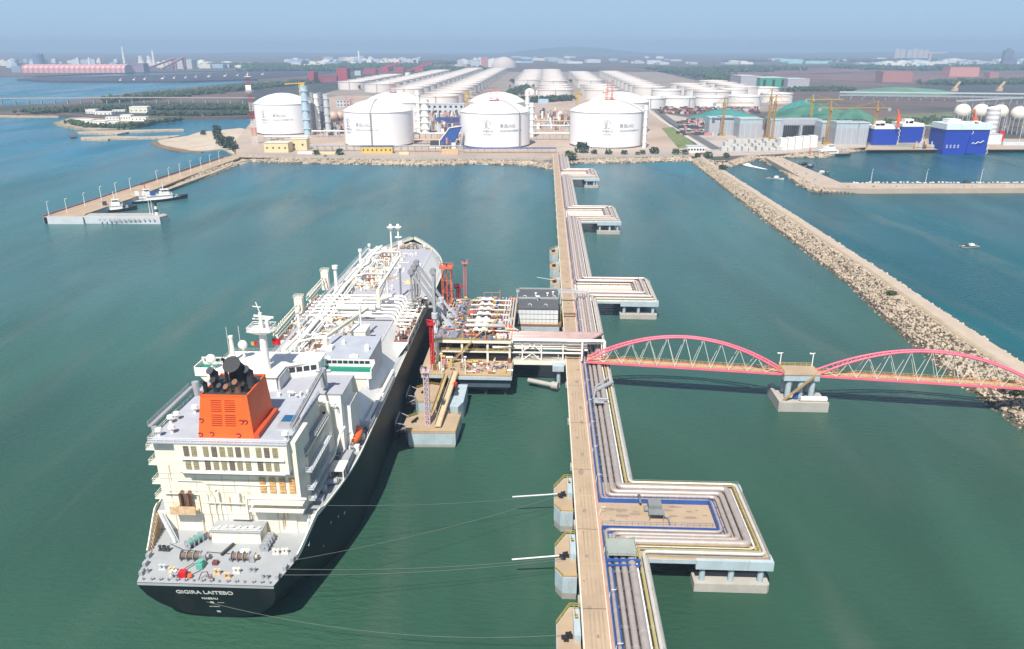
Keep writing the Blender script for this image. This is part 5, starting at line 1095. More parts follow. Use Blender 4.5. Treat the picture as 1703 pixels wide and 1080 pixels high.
flag(-3.2, 54, 49.4, 2.0, 1.1, [red, yellow], 'small red and yellow flag flying to the left of the radar mast', -1)
# mooring lines
def sag(P, Q, r, label, cat='mooring line', s_=.04, n=14, m=None):
    P = Vector(P); Q = Vector(Q); L = (Q - P).length; pts = []
    for i in range(n + 1): t = i / n; p = P.lerp(Q, t); p.z -= 4 * s_ * L * t * (1 - t); pts.append(p)
    b = MB(); b.path(pts, r, 5); b.build('mooring_line', m or grey, label=label, cat=cat, group='mooring lines')
def SP(t, s_, z): return SM @ Vector((t, s_, z))
def JP(x, y, z): return JM @ Vector((x, y, z))
ropem = mat('rope_grey', (.13, .14, .13), .9); palerope = mat('rope_pale', (.62, .63, .60), .8, nz=.1)
for k, (A_, B_, l_) in enumerate(((SP(16, 6, 14.6), JP(-4, 153, 7.6), 'thin dark stern line running from the stern quarter to the middle dolphin'), (SP(15.6, 4, 14.6), JP(-4, 152.2, 7.6), 'second thin dark stern line just below its neighbour to the middle dolphin'), (SP(16.8, 9, 14.6), JP(-4, 180.4, 7.6), 'thin dark line rising from the ship to the dolphin nearest the platform'), (SP(21.5, 24, 19.5), JP(-4, 181, 7.6), 'faint dark line from the upper deck to the dolphin nearest the platform'), (SP(-.4, 1.2, 9), JP(-4.6, 127, 7.6), 'thin line sagging from the transom across the bottom of the photo'))):
    sag(A_, B_, .05, l_, m=ropem, s_=.02 if k < 4 else .05)
for A_, B_, l_ in ((JP(-17.5, 179.6, 7.1), JP(-4.2, 180.8, 7.7), 'thick pale grey mooring line end reaching left from the dolphin nearest the platform'), (JP(-16.5, 153.2, 6.4), JP(-4.2, 153.6, 7.7), 'thick pale grey mooring line end reaching left from the middle dolphin'), (JP(-13, 400, 5), JP(-4.2, 386, 7.8), 'pale mooring line end at the far dolphin behind the substation')):
    sag(A_, B_, .22, l_, m=palerope, s_=.0)
sag(SP(16.6, 236, 21), JP(-4.2, 450, 7.6), .06, 'faint bow line stretching from the ship bow to the farthest dolphin', m=ropem, s_=.01)
# ------------------------------------------------------------------ west work boat pier
def Q(u, v, z=0): p = W(u, v, z); return (p.x, p.y)
wp = thing('boat_pier', 'long tan concrete pier with an L shaped end reaching out into the left bay', 'pier', FM(*Q(200, 345), 0))
ZP = 5.2
A0, A1 = Q(78.5, 361.4, ZP), Q(378, 261.5, ZP)
near = [Q(138, 360, ZP), Q(142.5, 356, ZP), Q(216, 331, ZP), Q(268.5, 311, ZP), Q(330, 287, ZP), Q(398, 263, ZP)]
deckp = [A0, Q(138, 361.4, ZP)] + near[1:] + [Q(395, 256, ZP), A1]
b = MB(); b.prism(deckp, ZP - 1.2, ZP); b.mi = 1; cx = sum(p[0] for p in deckp) / len(deckp); b.prism([A0, Q(138, 361.4, ZP), *near[1:4], Q(262, 300.5, ZP)], -1.5, ZP - 1.21); b.build('deck', [roadtan, paleblue], wp)
arm_ = [Q(138, 360.6, ZP), Q(266, 361.4, ZP), Q(279, 358, ZP), Q(270, 354.6, ZP), Q(150, 355, ZP)]
b = MB(); b.prism(arm_, -1.5, ZP - .9); b.mi = 1; b.prism(arm_, ZP - .89, ZP + .05); b.build('breakwater_arm', [paleblue, conc], wp)
b = MB(); q = [A0, Q(138, 361.5, ZP)]; off_ = Vector((0, -1.2))
b.prism([(p[0], p[1] - .6) for p in [A0, Q(138, 361.4, ZP)]] + [(p[0], p[1] + .2) for p in [Q(138, 361.4, ZP), A0]], -1.5, ZP + .35); b.prism([(p[0], p[1] - .6) for p in arm_[:2]] + [(p[0], p[1] + .2) for p in arm_[:2][::-1]], -1.5, ZP + .4); b.build('face_wall', mat('pale_concrete', (.50, .53, .54), .8, nz=.08, dirt=.3, dcol=(.35, .3, .25)), wp)
d_ = (Vector(A1) - Vector(A0)); L_ = d_.length; d_.normalize(); n_v = Vector((-d_.y, d_.x))
b = MB(); b.prism([A0, A1, tuple(Vector(A1) + n_v * 3.0), tuple(Vector(A0) + n_v * 3.0)], ZP - .2, ZP + .15); b.mi = 1
a2 = Vector(A0) + n_v * 3.0; c2 = Vector(A1) + n_v * 3; b.prism([tuple(a2), tuple(c2), tuple(c2 + n_v * .5), tuple(a2 + n_v * .5)], -1.5, ZP + 1.3); b.build('parapet', [pinkkerb, mat('parapet_grey', (.22, .23, .25), .8)], wp)
b = MB(); b.prism(near[3:] + [Q(420, 263, 0), Q(418, 269, 0), Q(355, 293, 0), Q(312, 308, 0), Q(283, 317, 0)], -1, 2.5, near[3:] + [Q(412, 262, ZP), Q(398, 266, ZP - .4), Q(352, 285, ZP - .4), Q(305, 302, ZP - .4), Q(275, 313, ZP - .4)]); b.build('rubble_slope', rock, wp)
b = MB()
for i in range(60):
    t = .42 + .56 * i / 60; p = Vector(A0) + d_ * L_ * t + n_v * 1.4; b.path([(p.x, p.y, ZP + .5), *( [tuple(p + d_ * L_ * .0096) + (ZP + .5,)] )], .35, 5)
b.build('service_pipe', brown, wp)
# tyres on the pier face
for i in range(12):
    u = 166 + i * 8.2; p = Q(u, 361.6, ZP); b = MB(); b.cyl((p[0], p[1] - .65, 3.4), (p[0], p[1] - .95, 3.4), .7, n=10)
    b.build('tyre_fender', grey, wp)
lampsym = []
def lamp(x, y, z, h, label, group, arm=(1.6, -.5), m=white):
    t = thing('street_lamp', label, 'street lamp', FM(x, y, z), group)
    b = MB(FM(x, y, z)); b.cyl((0, 0, 0), (0, 0, h), .26, .16, n=6); b.build('pole', m, t)
    b = MB(FM(x, y, z)); b.path([(0, 0, h - .3), (arm[0] * .5, arm[1] * .5, h + .3), (arm[0], arm[1], h + .4)], .13, 5); b.box(arm[0] - .5, arm[0] + .5, arm[1] - .25, arm[1] + .25, h + .25, h + .5); b.build('lamp_head', m, t)
lu = [(82, 360), (112, 355), (142, 344.5), (169, 333), (194, 326), (218, 318), (262, 304), (282, 299), (300, 292), (318, 286.5), (335, 281), (350, 275), (365, 269)]
ords = ['first (outermost)', 'second', 'third', 'fourth', 'fifth', 'sixth', 'seventh', 'eighth', 'ninth', 'tenth', 'eleventh', 'twelfth', 'thirteenth', 'fourteenth', 'fifteenth', 'sixteenth', 'seventeenth', 'eighteenth', 'nineteenth', 'twentieth']
for i, (u, v) in enumerate(lu): x, y = Q(u, v, ZP); lamp(x, y, ZP, 11, '%s white lamp post along the left boat pier counted from its water end' % ords[i], 'lamp posts on the boat pier')
for i, (u, v) in enumerate(((250, 357), (254.5, 357.4))): x, y = Q(u, v, ZP); lamp(x, y, ZP, 12, ['left of two lamp posts at the tip of the pier arm', 'right of two lamp posts at the tip of the pier arm'][i], 'lamp posts at the pier tip')
bx, by = Q(261, 357.5, ZP); b = MB(FM(bx, by, ZP)); bt = thing('beacon', 'small black and white banded beacon on the tip of the pier arm', 'beacon', FM(bx, by, ZP))
for i in range(4): b.mi = i % 2; b.cyl((0, 0, i * 2.2), (0, 0, i * 2.2 + 2.19), 1.3 - .12 * i, 1.3 - .12 * (i + 1), n=12)
b.build('tower', [white, dark], bt); b = MB(FM(bx, by, ZP)); b.cyl((0, 0, 8.8), (0, 0, 9.3), 1.5, n=12); b.cyl((0, 0, 9.3), (0, 0, 10.6), .6, n=10); b.build('lantern', black, bt)
x, y = Q(228, 364.3, 3.2)
text('青岛液化天然气码头', 2.6, Matrix.Translation((x - 8, A0[1] - .75, 1.9)) @ Matrix.Rotation(math.pi / 2, 4, 'X'), wp, grey)

# ------------------------------------------------------------------ tugs and small craft
def boat_hull(M, L, Bm, z0_, h, parent, material, name='hull', sheer=.6, nst=12, deck=None):
    b = MB(M); rows = []
    for i in range(nst + 1):
        u = i / nst; w = Bm / 2 * (min(1, (.78 + .5 * u)) if u < .45 else max(.03, 1 - ((u - .45) / .55) ** 2.3)); y = -L / 2 + L * u; zt = z0_ + h + sheer * max(0, (u - .5) / .5) ** 2
        rows.append([(w * .0, y * .93, z0_ - .8), (w * .75, y * .95, z0_ - .3), (w, y, z0_ + h * .55), (w, y, zt)])
    for sg in (1, -1):
        vs = [(sg * p[0], p[1], p[2]) for r in rows for p in r]; fs = [(i * 4 + j, (i + 1) * 4 + j, (i + 1) * 4 + j + 1, i * 4 + j + 1) for i in range(nst) for j in range(3)]
        b.add(vs, fs if sg > 0 else [f[::-1] for f in fs])
    r = rows[0]; b.add([(-p[0], p[1], p[2]) for p in r] + [(p[0], p[1], p[2]) for p in r[::-1]], [tuple(range(8))])
    b.build(name, material, parent)
    b = MB(M); pl = [(r[3][0] - .12, r[3][1] * .985) for r in rows]; b.prism(pl + [(-x, y) for x, y in pl[::-1]], z0_ + h - .5, z0_ + h - .25); b.build('deck', deck or deckgrey, parent)
    b = MB(M); 
    for sg in (1, -1): b.path([(sg * (r[3][0] + .02), r[3][1], r[3][2] - .15) for r in rows], .22, 6)
    b.build('rubbing_strake', black, parent)
def tug(u, v, ang, L, label, mast=white, stacks=dark, group='tugs moored at the boat pier'):
    x, y = Q(u, v); M = FM(x, y, 0, ang); t = thing('tugboat', label, 'tugboat', M, group)
    boat_hull(M, L, L * .3, 0, 2.2, t, black, sheer=1.4, deck=lgrey); k = L / 36.
    b = MB(M); b.box(-3.6 * k, 3.6 * k, -8 * k, 8 * k, 2.0, 4.8); b.mi = 1; b.box(-3.9 * k, 3.9 * k, -8.4 * k, 8.3 * k, 4.81, 5.0); b.build('deckhouse', [white, lgrey], t)
    b = MB(M); b.box(-2.6 * k, 2.6 * k, .5 * k, 6.5 * k, 5.01, 7.4); b.build('cabin', white, t)
    b = MB(M); b.frus((-2.2 * k, 2.2 * k, 1.2 * k, 5.6 * k), (-2.5 * k, 2.5 * k, 1 * k, 6 * k), 7.41, 9.6); b.build('wheelhouse', white, t)
    b = MB(M)
    for s_ in (-1, 1): b.box(s_ * 2.42 * k, s_ * 2.5 * k, 1.6 * k, 5.4 * k, 8.3, 9.2)
    b.box(-2 * k, 2 * k, .98 * k, 1.06 * k, 8.3, 9.2); b.box(-2 * k, 2 * k, 5.86 * k, 5.95 * k, 8.3, 9.2); b.build('window', glass, t)
    b = MB(M); b.cyl((0, 3 * k, 9.6), (0, 3 * k, 16), .25, n=6); b.bar((-1.5, 3 * k, 13), (1.5, 3 * k, 13), .2); b.bar((-1, 3 * k, 11.4), (1, 3 * k, 11.4), .5); b.build('mast', mast, t)
    b = MB(M)
    for s_ in (-1, 1): b.cut(); b.box(s_ * 2.2 * k - .8, s_ * 2.2 * k + .8, -5.2 * k, -2.6 * k, 4.9, 8.2)
    b.build('exhaust_stack', stacks, t)
    b = MB(M); b.cyl((-1.5, 11 * k, 3.2), (1.5, 11 * k, 3.2), 1.0, n=10); b.cyl((-1.2, -11 * k, 2.9), (1.2, -11 * k, 2.9), .8, n=10); b.build('towing_winch', grey, t)
    b = MB(M); b.rail([(-3.8 * k, -8 * k, 5), (-3.8 * k, 8 * k, 5), (3.8 * k, 8 * k, 5), (3.8 * k, -8 * k, 5)], 1, .1, 2, closed=True); b.build('railing', white, t)
tug(186, 352, -1.15, 38, 'white topped tug alone alongside the inner side of the pier arm')
tug(238, 334, -.95, 36, 'tug with a tall red mast lying against the boat pier', mast=red, stacks=white)
tug(266, 334, -1.0, 46, 'largest tug with two blue stacks on the outside of the pair', stacks=blue)
def motorboat(u, v, ang, L, label, hullm_=white, cabinm=white, nm='motorboat', group=None):
    x, y = Q(u, v); M = FM(x, y, 0, ang); t = thing(nm, label, 'boat', M, group)
    boat_hull(M, L, L * .32, 0, L * .09, t, hullm_, sheer=L * .05, deck=lgrey); z = L * .09 - .3
    b = MB(M); b.frus((-L * .11, L * .11, -L * .05, L * .22), (-L * .09, L * .09, -L * .03, L * .16), z, z + L * .11); b.mi = 1; b.box(-L * .105, L * .105, .165 * L, .185 * L, z + L * .04, z + L * .085); b.build('cabin', [cabinm, glass], t)
    b = MB(M); b.box(-L * .1, L * .1, -L * .25, -L * .1, z, z + L * .06); b.cyl((0, -L * .47, z), (0, -L * .47, z + L * .08), L * .03, n=6); b.cyl((0, 0, z + L * .1), (0, 0, z + L * .24), L * .008, n=5); b.build('deck_gear', [dark], t)
motorboat(1613, 411, math.radians(-86), 13, 'small white motorboat alone on the open teal basin')
motorboat(1289, 298, math.radians(-115), 17, 'white fishing boat with a dark stern in the channel beside the breakwater root')
motorboat(1368, 289, math.radians(120), 17, 'red and white boat moored at the inner elbow of the right pier')
motorboat(1345, 278, math.radians(-60), 16, 'dark red boat moored farther in along the right pier', brown, grey)
motorboat(1336, 274, math.radians(-60), 14, 'black hulled boat moored farthest in along the right pier', black, dark)
wk = MB(); R = random.Random(2)
p0_ = Vector(Q(1231, 268)); p1_ = Vector(Q(1275, 282)); 
pts = [p0_, p0_.lerp(p1_, .2) + Vector((-2, -2)), p0_.lerp(p1_, .5) + Vector((-6, -5)), p1_]
vs = []; 
for i, p in enumerate(pts): w = (1.2, 5.5, 4, 1.5)[i]; vs += [(p.x - w, p.y - w * .3, .06), (p.x + w, p.y + w * .3, .06)]
wk.add(vs, [(2 * i, 2 * i + 1, 2 * i + 3, 2 * i + 2) for i in range(3)]); wk.build('outfall_foam', mat('foam', (.75, .78, .78), .8, nz=.2, s=.2), kind='structure')
b = MB(FM(*Q(1231, 270))); b.box(-1.5, 1.5, -2, 5, 2.5, 4.2); b.prism([(-1.8, -6), (1.8, -6), (1.5, -2), (-1.5, -2)], 0, 2.6, [(-1.8, -6, .3), (1.8, -6, .3), (1.5, -2, 3.4), (-1.5, -2, 3.4)]); b.build('outfall_chute', white, label='small white water outfall chute at the head of the right channel', cat='outfall')
# ------------------------------------------------------------------ right hand pier
rp = thing('harbour_pier', 'tan rubble pier with lamp posts enclosing the right harbour basin', 'pier', FM(*Q(1400, 310), 0))
ZR = 4.6
top = [Q(1272, 262, ZR), Q(1300, 262, ZR), Q(1398, 304, ZR), Q(1480, 305.5, ZR), Q(1703, 305.5, ZR), Q(1800, 305.5, ZR), Q(1800, 313, ZR), Q(1703, 313, ZR), Q(1440, 314, ZR), Q(1372, 312, ZR), Q(1352, 306, ZR)]
b = MB(); b.prism(top, -1, ZR); b.build('deck', mat('pier_top_sand', (.42, .335, .26), .95, nz=.12, s=.06, dirt=.3, dcol=(.36, .28, .20), vert=False, dscale=.1), rp)
edge = [Q(1262, 267), Q(1290, 278), Q(1312, 297), Q(1328, 310), Q(1355, 321.5), Q(1440, 322), Q(1703, 321), Q(1800, 321)]
strip([tuple(p) for p in edge], 9, ZR - .1, 'pier_rubble', rock); along([tuple(p) for p in edge], 8.5, ZR, 3200, .7, 1.4, 'tan rubble stones on the outer slope of the right pier')
along([Q(283, 317, 0), Q(312, 308, 0), Q(355, 293, 0), Q(400, 275, 0)], 11, 4.6, 1200, .7, 1.3, 'tan rubble stones on the slope of the left boat pier')
for i, (u, v) in enumerate(((1448, 304.5), (1539, 304.5), (1630, 304.5))): x, y = Q(u, v, ZR); lamp(x, y, ZR, 12.5, ['left', 'middle', 'right'][i] + ' one of the three white lamp posts on the right pier', 'lamp posts on the right pier', (0, -1.2))
for i, (u, v, m, s_) in enumerate(((1606, 305, dark, 1.6), (1342, 290, grey, 1), (1356, 300, grey, .8), (1318, 276, pinkkerb, 1))):
    x, y = Q(u, v, ZR); b = MB(FM(x, y, ZR)); b.box(-s_ * 1.2, s_ * 1.2, -s_, s_, 0, s_ * 1.4); b.box(-s_ * 1.5, s_ * 1.5, -s_ * 1.2, s_ * 1.2, 0, s_ * .4); b.cyl((0, 0, s_ * 1.4), (0, 0, s_ * 2.2), s_ * .4, n=8); b.build('pier_cabinet', m, label=['dark machine box standing on the right pier between two lamp posts', 'grey box on the diagonal arm of the right pier', 'small grey box near the pier elbow', 'reddish box near the landward end of the right pier'][i], cat='cabinet')
b = MB(); R = random.Random(9)
for i in range(46):
    u = 1420 + i * 7 + R.uniform(-2, 2); x, y = Q(u, 304.4 + R.uniform(-.3, .3), ZR); w = R.uniform(.5, 1.5); b.box(x - w, x + w, y - w * .6, y + w * .6, ZR, ZR + R.uniform(.4, 1.2))
b.build('pier_clutter', [white], label='row of small white bags and floats along the inner edge of the right pier', cat='clutter', kind='stuff')
# bushes on the breakwaters and seawall
def bush(x, y, z, r, h, label, group=None, m=leaf, n=140, nm='shrub'):
    b = MB(FM(x, y, z)); R = random.Random(int(x * 7 + y))
    for i in range(n):
        a = R.uniform(0, 6.28); q = R.random() ** .5; zz = R.random(); rr = r * q * math.sqrt(max(.05, 1 - (zz - .35) ** 2 * 1.5)); p = Vector((rr * math.cos(a), rr * math.sin(a), .15 * h + zz * h * .85)); s_ = r * R.uniform(.14, .3)
        d = Vector((R.uniform(-1, 1), R.uniform(-1, 1), R.uniform(-.3, 1))).normalized(); e = d.orthogonal().normalized() * s_; f = d.cross(e).normalized() * s_ * R.uniform(.6, 1); b.add([p - e, p - f, p + e, p + f + d * s_ * .3], [(0, 1, 2, 3)])
    b.mi = 1; b.cyl((0, 0, -.2), (0, 0, h * .5), .12 * r, .05 * r, n=5)
    return b.build(nm, [m, bark], label=label, cat='shrub', group=group)
x, y = Q(1483, 490, 5); bush(x, y, 4.8, 2.6, 1.8, 'single round green shrub on the long breakwater verge')
x, y = Q(1680, 645, 5); bush(x, y, 4.8, 3.4, 2.2, 'dry green shrub at the breakwater end of the pink bridge'); x, y = Q(1697, 652, 5); bush(x, y, 4.8, 3, 2, 'lower green shrub beside the bridge landing at the right edge')
x, y = Q(1202, 283, 5); bush(x, y, 4.8, 4.5, 5, 'dark green tree clump near the shore end of the long breakwater', m=leafd)
b = MB(JM); b.box(163, 166, 247, 250, 4.5, 11.6); b.rail([(160, 246.6, 12.3), (172, 246.6, 12.3)], 1.2, .1, 1.5); b.box(163, 174, 246.6, 250, 11.61, 12.0); b.build('bridge_landing', [conc], label='small concrete landing carrying the bridge end on the breakwater', cat='abutment')
# ------------------------------------------------------------------ gas terminal
tankw = mat('tank_white', (.84, .83, .82), .45, nz=.03, s=.02, dirt=.1, dcol=(.66, .63, .6), dscale=.05)
tankroof = mat('tank_roof_white', (.80, .775, .73), .6, nz=.05, s=.05, dirt=.15, dcol=(.6, .55, .5), vert=False, dscale=.08)
letter = mat('lettering_grey', (.22, .24, .26), .6)
def lng(uL, uR, vf, k, label, logo=None, stair=None, hw=42., rise=13.5, zb=5.0, r=None, Yc=None, extra=True):
    Yf = W(800, vf, zb).y; r_ = 45.
    for _ in range(5):
        yc = Yf + r_; dep = yc * math.cos(PITCH) + (H - 25) * math.sin(PITCH); r_ = (uR - uL) / 2 / F * dep * .985
    xc = ((uL + uR) / 2 - 851.5) / F * dep; M = FM(xc, yc, zb); t = thing('gas_storage_tank', label, 'storage tank', M, 'white domed gas storage tanks')
    b = MB(M); b.lathe(0, 0, [(r_ * .98, 0), (r_ * .98, 1.6), (r_, 1.7), (r_, hw), (r_ + .5, hw + .05), (r_ + .5, hw + .9), (r_ - .2, hw + .95)], 72); b.build('shell', tankw, t)
    b = MB(M); R = (r_ * r_ + rise * rise) / (2 * rise); b.lathe(0, 0, [(max(.01, r_ * (1 - i / 12)), hw + .9 + (math.sqrt(R * R - (r_ * (1 - i / 12)) ** 2) - (R - rise))) for i in range(13)], 72); b.build('dome', tankroof, t)
    b = MB(M); b.lathe(0, 0, [(r_ + .55, hw + .2), (r_ + .58, hw + .2), (r_ + .58, hw + .75), (r_ + .55, hw + .75)], 72); b.rail([(r_ * .985 * math.cos(a * .1745), r_ * .985 * math.sin(a * .1745), hw + 1.1) for a in range(37)], 1.4, .18, 6, n=1); b.build('rim_rail', lgrey, t)
    b = MB(M)
    for i in range(46): a = math.pi + math.pi * (i + .5) / 46; b.box(r_ * .99 * math.cos(a) - .5, r_ * .99 * math.cos(a) + .5, r_ * .99 * math.sin(a) - .5, r_ * .99 * math.sin(a) + .5, -.2, 1.65)
    b.build('foundation_blocks', dark, t)
    if stair is not None:
        a = math.radians(stair); ca, sa = math.cos(a), math.sin(a); b = MB(M); pr = [(r_ + 1, 0), (r_ + 1, hw + .5)] + [(r_ * (1 - i / 6 * .93), hw + 1.6 + (math.sqrt(R * R - (r_ * (1 - i / 6 * .93)) ** 2) - (R - rise))) for i in range(7)]
        for (r0, z0), (r1, z1) in zip(pr, pr[1:]): b.bar((r0 * ca, r0 * sa, z0), (r1 * ca, r1 * sa, z1), 1.4, .5)
        for i in range(22): z = 1 + i * (hw - 1) / 21; b.bar(((r_ + 1.3) * ca - 1.3 * sa, (r_ + 1.3) * sa + 1.3 * ca, z), ((r_ + 1.3) * ca + 1.3 * sa, (r_ + 1.3) * sa - 1.3 * ca, z), .5)
        b.build('stairway', mat('stair_grey', (.33, .31, .30), .7), t)
    if logo is not None:
        a0, sc_ = logo
        def bend(c, x0=0, z0=0):
            a = math.radians(a0) + (c.x + x0) / r_; return ((r_ + .06 + c.z) * math.cos(a), (r_ + .06 + c.z) * math.sin(a), z0 + c.y)
        for body, size, x0, z0, bd in (('青岛LNG', 5.0 * sc_, 8.0 * sc_, 25.5, .05), ('青岛液化天然气有限责任公司', 2.3 * sc_, 8.4 * sc_, 20.5, .02), ('中国石化', 3.3 * sc_, -12.5 * sc_, 20.0, .06), ('SINOPEC', 2.5 * sc_, -11.5 * sc_, 16.3, .06)):
            text(body, size, M, t, letter, bend=lambda c, x0=x0, z0=z0: bend(c, x0, z0), align='LEFT', bold=bd)
        b = MB(M)   # upright bars and ring of the emblem
        for x0, x1, z0, z1 in ((-7.6, -6.5, 24.5, 33), (-9.2, -8.2, 25.5, 31.5), (-10.8, -3.4, 24, 25), (-5.8, -4.8, 25, 26)):
            b.add([bend(Vector((x, z, .05))) for x, z in ((x0 * sc_, z0), (x1 * sc_, z0), (x1 * sc_, z1), (x0 * sc_, z1))], [(0, 1, 2, 3)])
        pts = [(-6.8 + 4.9 * math.cos(q), 29.3 + 5.2 * math.sin(q)) for q in [i * .2618 - .2 for i in range(13)]]; pi_ = [(-6.8 + 4.2 * math.cos(q), 29.3 + 4.5 * math.sin(q)) for q in [i * .2618 - .2 for i in range(13)]]
        for i in range(12): b.add([bend(Vector((x * sc_, z, .05))) for x, z in (pts[i], pts[i + 1], pi_[i + 1], pi_[i])], [(0, 1, 2, 3)])
        b.build('emblem', letter, t)
    return t, xc, yc, r_
T = []
T.append(lng(426, 519, 225.5, 0, 'white domed tank farthest left, behind the red and white lattice mast', (-107, .95)))
T.append(lng(573, 688, 246, 1, 'white domed tank second from the left with a stair line down its front', (-131, 1), -93))
T.append(lng(766, 882, 248, 2, 'white domed tank third from the left, just left of the jetty line', (-93, 1.05), -47))
T.append(lng(947, 1071, 248, 3, 'largest white domed tank, just right of the jetty line', (-88, 1.05), -33, hw=42.5))
for uL, uR, vf, l in ((608, 706, 224, 'white dome peeping out behind the second domed tank'), (780, 874, 224, 'white dome peeping out behind the third domed tank'), (978, 1078, 224, 'white dome peeping out behind the largest domed tank')): T.append(lng(uL, uR, vf, 9, l, hw=43))
def lattice(M, w, z0, z1, b, bar=.25, taper=1., k=None):
    k = k or max(2, int((z1 - z0) / (w * 1.3)))
    def c(i, sx, sy): f = 1 - (1 - taper) * i / k; return (sx * w / 2 * f, sy * w / 2 * f, z0 + (z1 - z0) * i / k)
    S4 = ((-1, -1), (1, -1), (1, 1), (-1, 1))
    for i in range(k):
        for j in range(4):
            p, q = S4[j], S4[(j + 1) % 4]; b.bar(c(i, *p), c(i + 1, *p), bar); b.bar(c(i, *p), c(i, *q), bar * .7); b.bar(c(i, *p), c(i + 1, *q), bar * .7)
for ti, (dx, dy), w, h, m, l in ((2, (-2, -8), 9, 17, orangered, 'red pipe lattice standing on the dome of the third tank'), (3, (1, -4), 9, 17, orangered, 'red pipe lattice standing on the dome of the largest tank'), (3, (2, 2), 6, 27, pinkred, 'taller brown red frame behind the red lattice on the largest dome'), (1, (-36, -4), 8, 16, pinkred, 'small red and blue frame on the left shoulder of the second dome'), (4, (0, -10), 7, 18, pinkred, 'red frame on the dome behind the second tank')):
    t_, xc, yc, r_ = T[ti]; M = FM(xc + dx, yc + dy, 5 + 42 + (11 if abs(dx) < 20 else 3)); b = MB(M); lattice(M, w, 0, h, b, .35, 1, 3); b.box(-w / 2 - 2, w / 2 + 2, -w / 2 - 1, w / 2 + 1, h * .33, h * .33 + .3); b.box(-w * .8, w * .8, -w / 2, w / 2, .0, 1.2)
    b.build('dome_pipe_frame', m, label=l, cat='pipe frame')
# columns, stair towers
def column(u0, u1, vt, vb, name, m, label, zb=5, Y=None):
    Yb = Y or W(u0, vb, zb).y; dep = Yb * math.cos(PITCH) + (H - 30) * math.sin(PITCH); x = ((u0 + u1) / 2 - 851.5) / F * dep; r = (u1 - u0) / 2 / F * dep
    # height from the top row
    lo, hi = zb, 200
    for _ in range(40):
        mz = (lo + hi) / 2; d = Yb * math.cos(PITCH) - (mz - H) * math.sin(PITCH); up = Yb * math.sin(PITCH) + (mz - H) * math.cos(PITCH)
        if 540 - F * up / d > vt: lo = mz
        else: hi = mz
    b = MB(FM(x, Yb, zb)); b.cyl((0, 0, 0), (0, 0, hi - zb), r, n=20); b.cyl((0, 0, hi - zb), (0, 0, hi - zb + .6), r * 1.06, n=20)
    for i in range(5): z = (hi - zb) * (i + .7) / 5.2; b.box(-r * 1.25, r * 1.25, -r * 1.15, r * .4, z, z + .35)
    b.mi = 1; b.bar((r * 1.1, -r * .4, 0), (r * 1.1, -r * .4, hi - zb), .6)
    b.build(name, [m, grey], label=label, cat='tower')
column(503.5, 515, 144, 225, 'stair_tower', mat('sky_blue_panel', (.42, .55, .62), .6), 'tall pale blue stair tower against the right side of the leftmost domed tank')
column(518, 524, 155, 222, 'pipe_column', grey, 'slim dark pipe column right of the pale blue tower')
column(524, 532, 157, 222, 'pipe_column', white, 'white column with dark bands right of the pale blue tower')
column(530, 539, 155, 219, 'stair_tower', mat('tower_dark', (.22, .23, .26), .7), 'dark grey stair tower between two pale columns')
column(540, 549, 158, 225, 'pipe_column', lgrey, 'fat pale grey column left of the brown spheres')
column(692, 699, 151, 222, 'stair_tower', white, 'tall slim white tower right of the second domed tank')
column(700, 713, 166, 222, 'white_column', tankw, 'fat white cylinder tower right of the second domed tank')
column(873.5, 880, 152, 225, 'stair_tower', white, 'tall slim white tower right of the third domed tank')
column(880, 888, 172, 228, 'white_column', tankw, 'short white column beside the third domed tank')
column(1003, 1010, 148, 200, 'stair_tower', white, 'white tower rising behind the largest dome'); column(1070, 1076, 176, 246, 'white_column', tankw, 'slim white column against the right side of the largest tank')
def boxat(uL, uR, vb, z1, depth, name, m, label, cat, zb=5., roof=None, ang=0, win=None, group=None, kind=None):
    P = W(uL, vb, zb); Q_ = W(uR, vb, zb); w = (Q_ - P).length; M = FM((P.x + Q_.x) / 2, P.y, zb, ang)
    b = MB(M); b.box(-w / 2, w / 2, 0, depth, 0, z1)
    if not roof and not win: return b.build(name, m, label=label, cat=cat, group=group, kind=kind)
    t = thing(name, label, cat, M, group); b.build('wall', m, t)
    if roof: b = MB(M); b.box(-w / 2 - .4, w / 2 + .4, -.4, depth + .4, z1 + .02, z1 + .6); b.build('roof', roof, t)
    if win:
        n, rows, ww, wh = win; b = MB(M)
        for i in range(n):
            for r in range(rows): x = -w / 2 + w * (i + .5) / n; z = z1 * (r + .5) / rows; b.cut(); b.box(x - ww / 2, x + ww / 2, -.12, .0, z - wh / 2, z + wh / 2)
        b.build('window', glass, t)
    return t
buff = mat('buff_wall', (.68, .58, .34), .8, nz=.05)
boxat(440, 480, 254, 11, 20, 'pump_house', buff, 'long buff yellow building with four round windows by the seawall', 'building', roof=mat('roof_buff', (.6, .56, .44), .8), win=(4, 1, 1.8, 2))
boxat(483, 511, 250, 13, 16, 'pump_house', buff, 'taller buff yellow building with two windows beside the long one', 'building', roof=mat('roof_buff', (0,) * 3), win=(2, 1, 2, 2.2))
boxat(601, 653, 255.5, 8, 9, 'control_building', mat('yellow_wall', (.62, .44, .12), .8), 'low yellow building with a dark blue roof in front of the second tank', 'building', roof=mat('roof_navy', (.05, .10, .22), .6), win=(7, 1, 1.6, 2))
boxat(495, 522, 256.5, 2.5, 4, 'low_wall', white, 'low white wall right of the buff buildings', 'wall'); boxat(528, 562, 257, 2.5, 4, 'low_wall', buff, 'low cream wall between two shrubs on the seawall', 'wall'); boxat(664, 680, 257.5, 2.8, 5, 'gate_house', buff, 'tiny cream hut right of the yellow building', 'hut')
boxat(710, 772, 190, 18, 20, 'office_building', mat('office_grey', (.50, .53, .56), .7), 'grey office block with rows of windows between the second and third tanks', 'building', roof=lgrey, win=(7, 2, 4.5, 4))
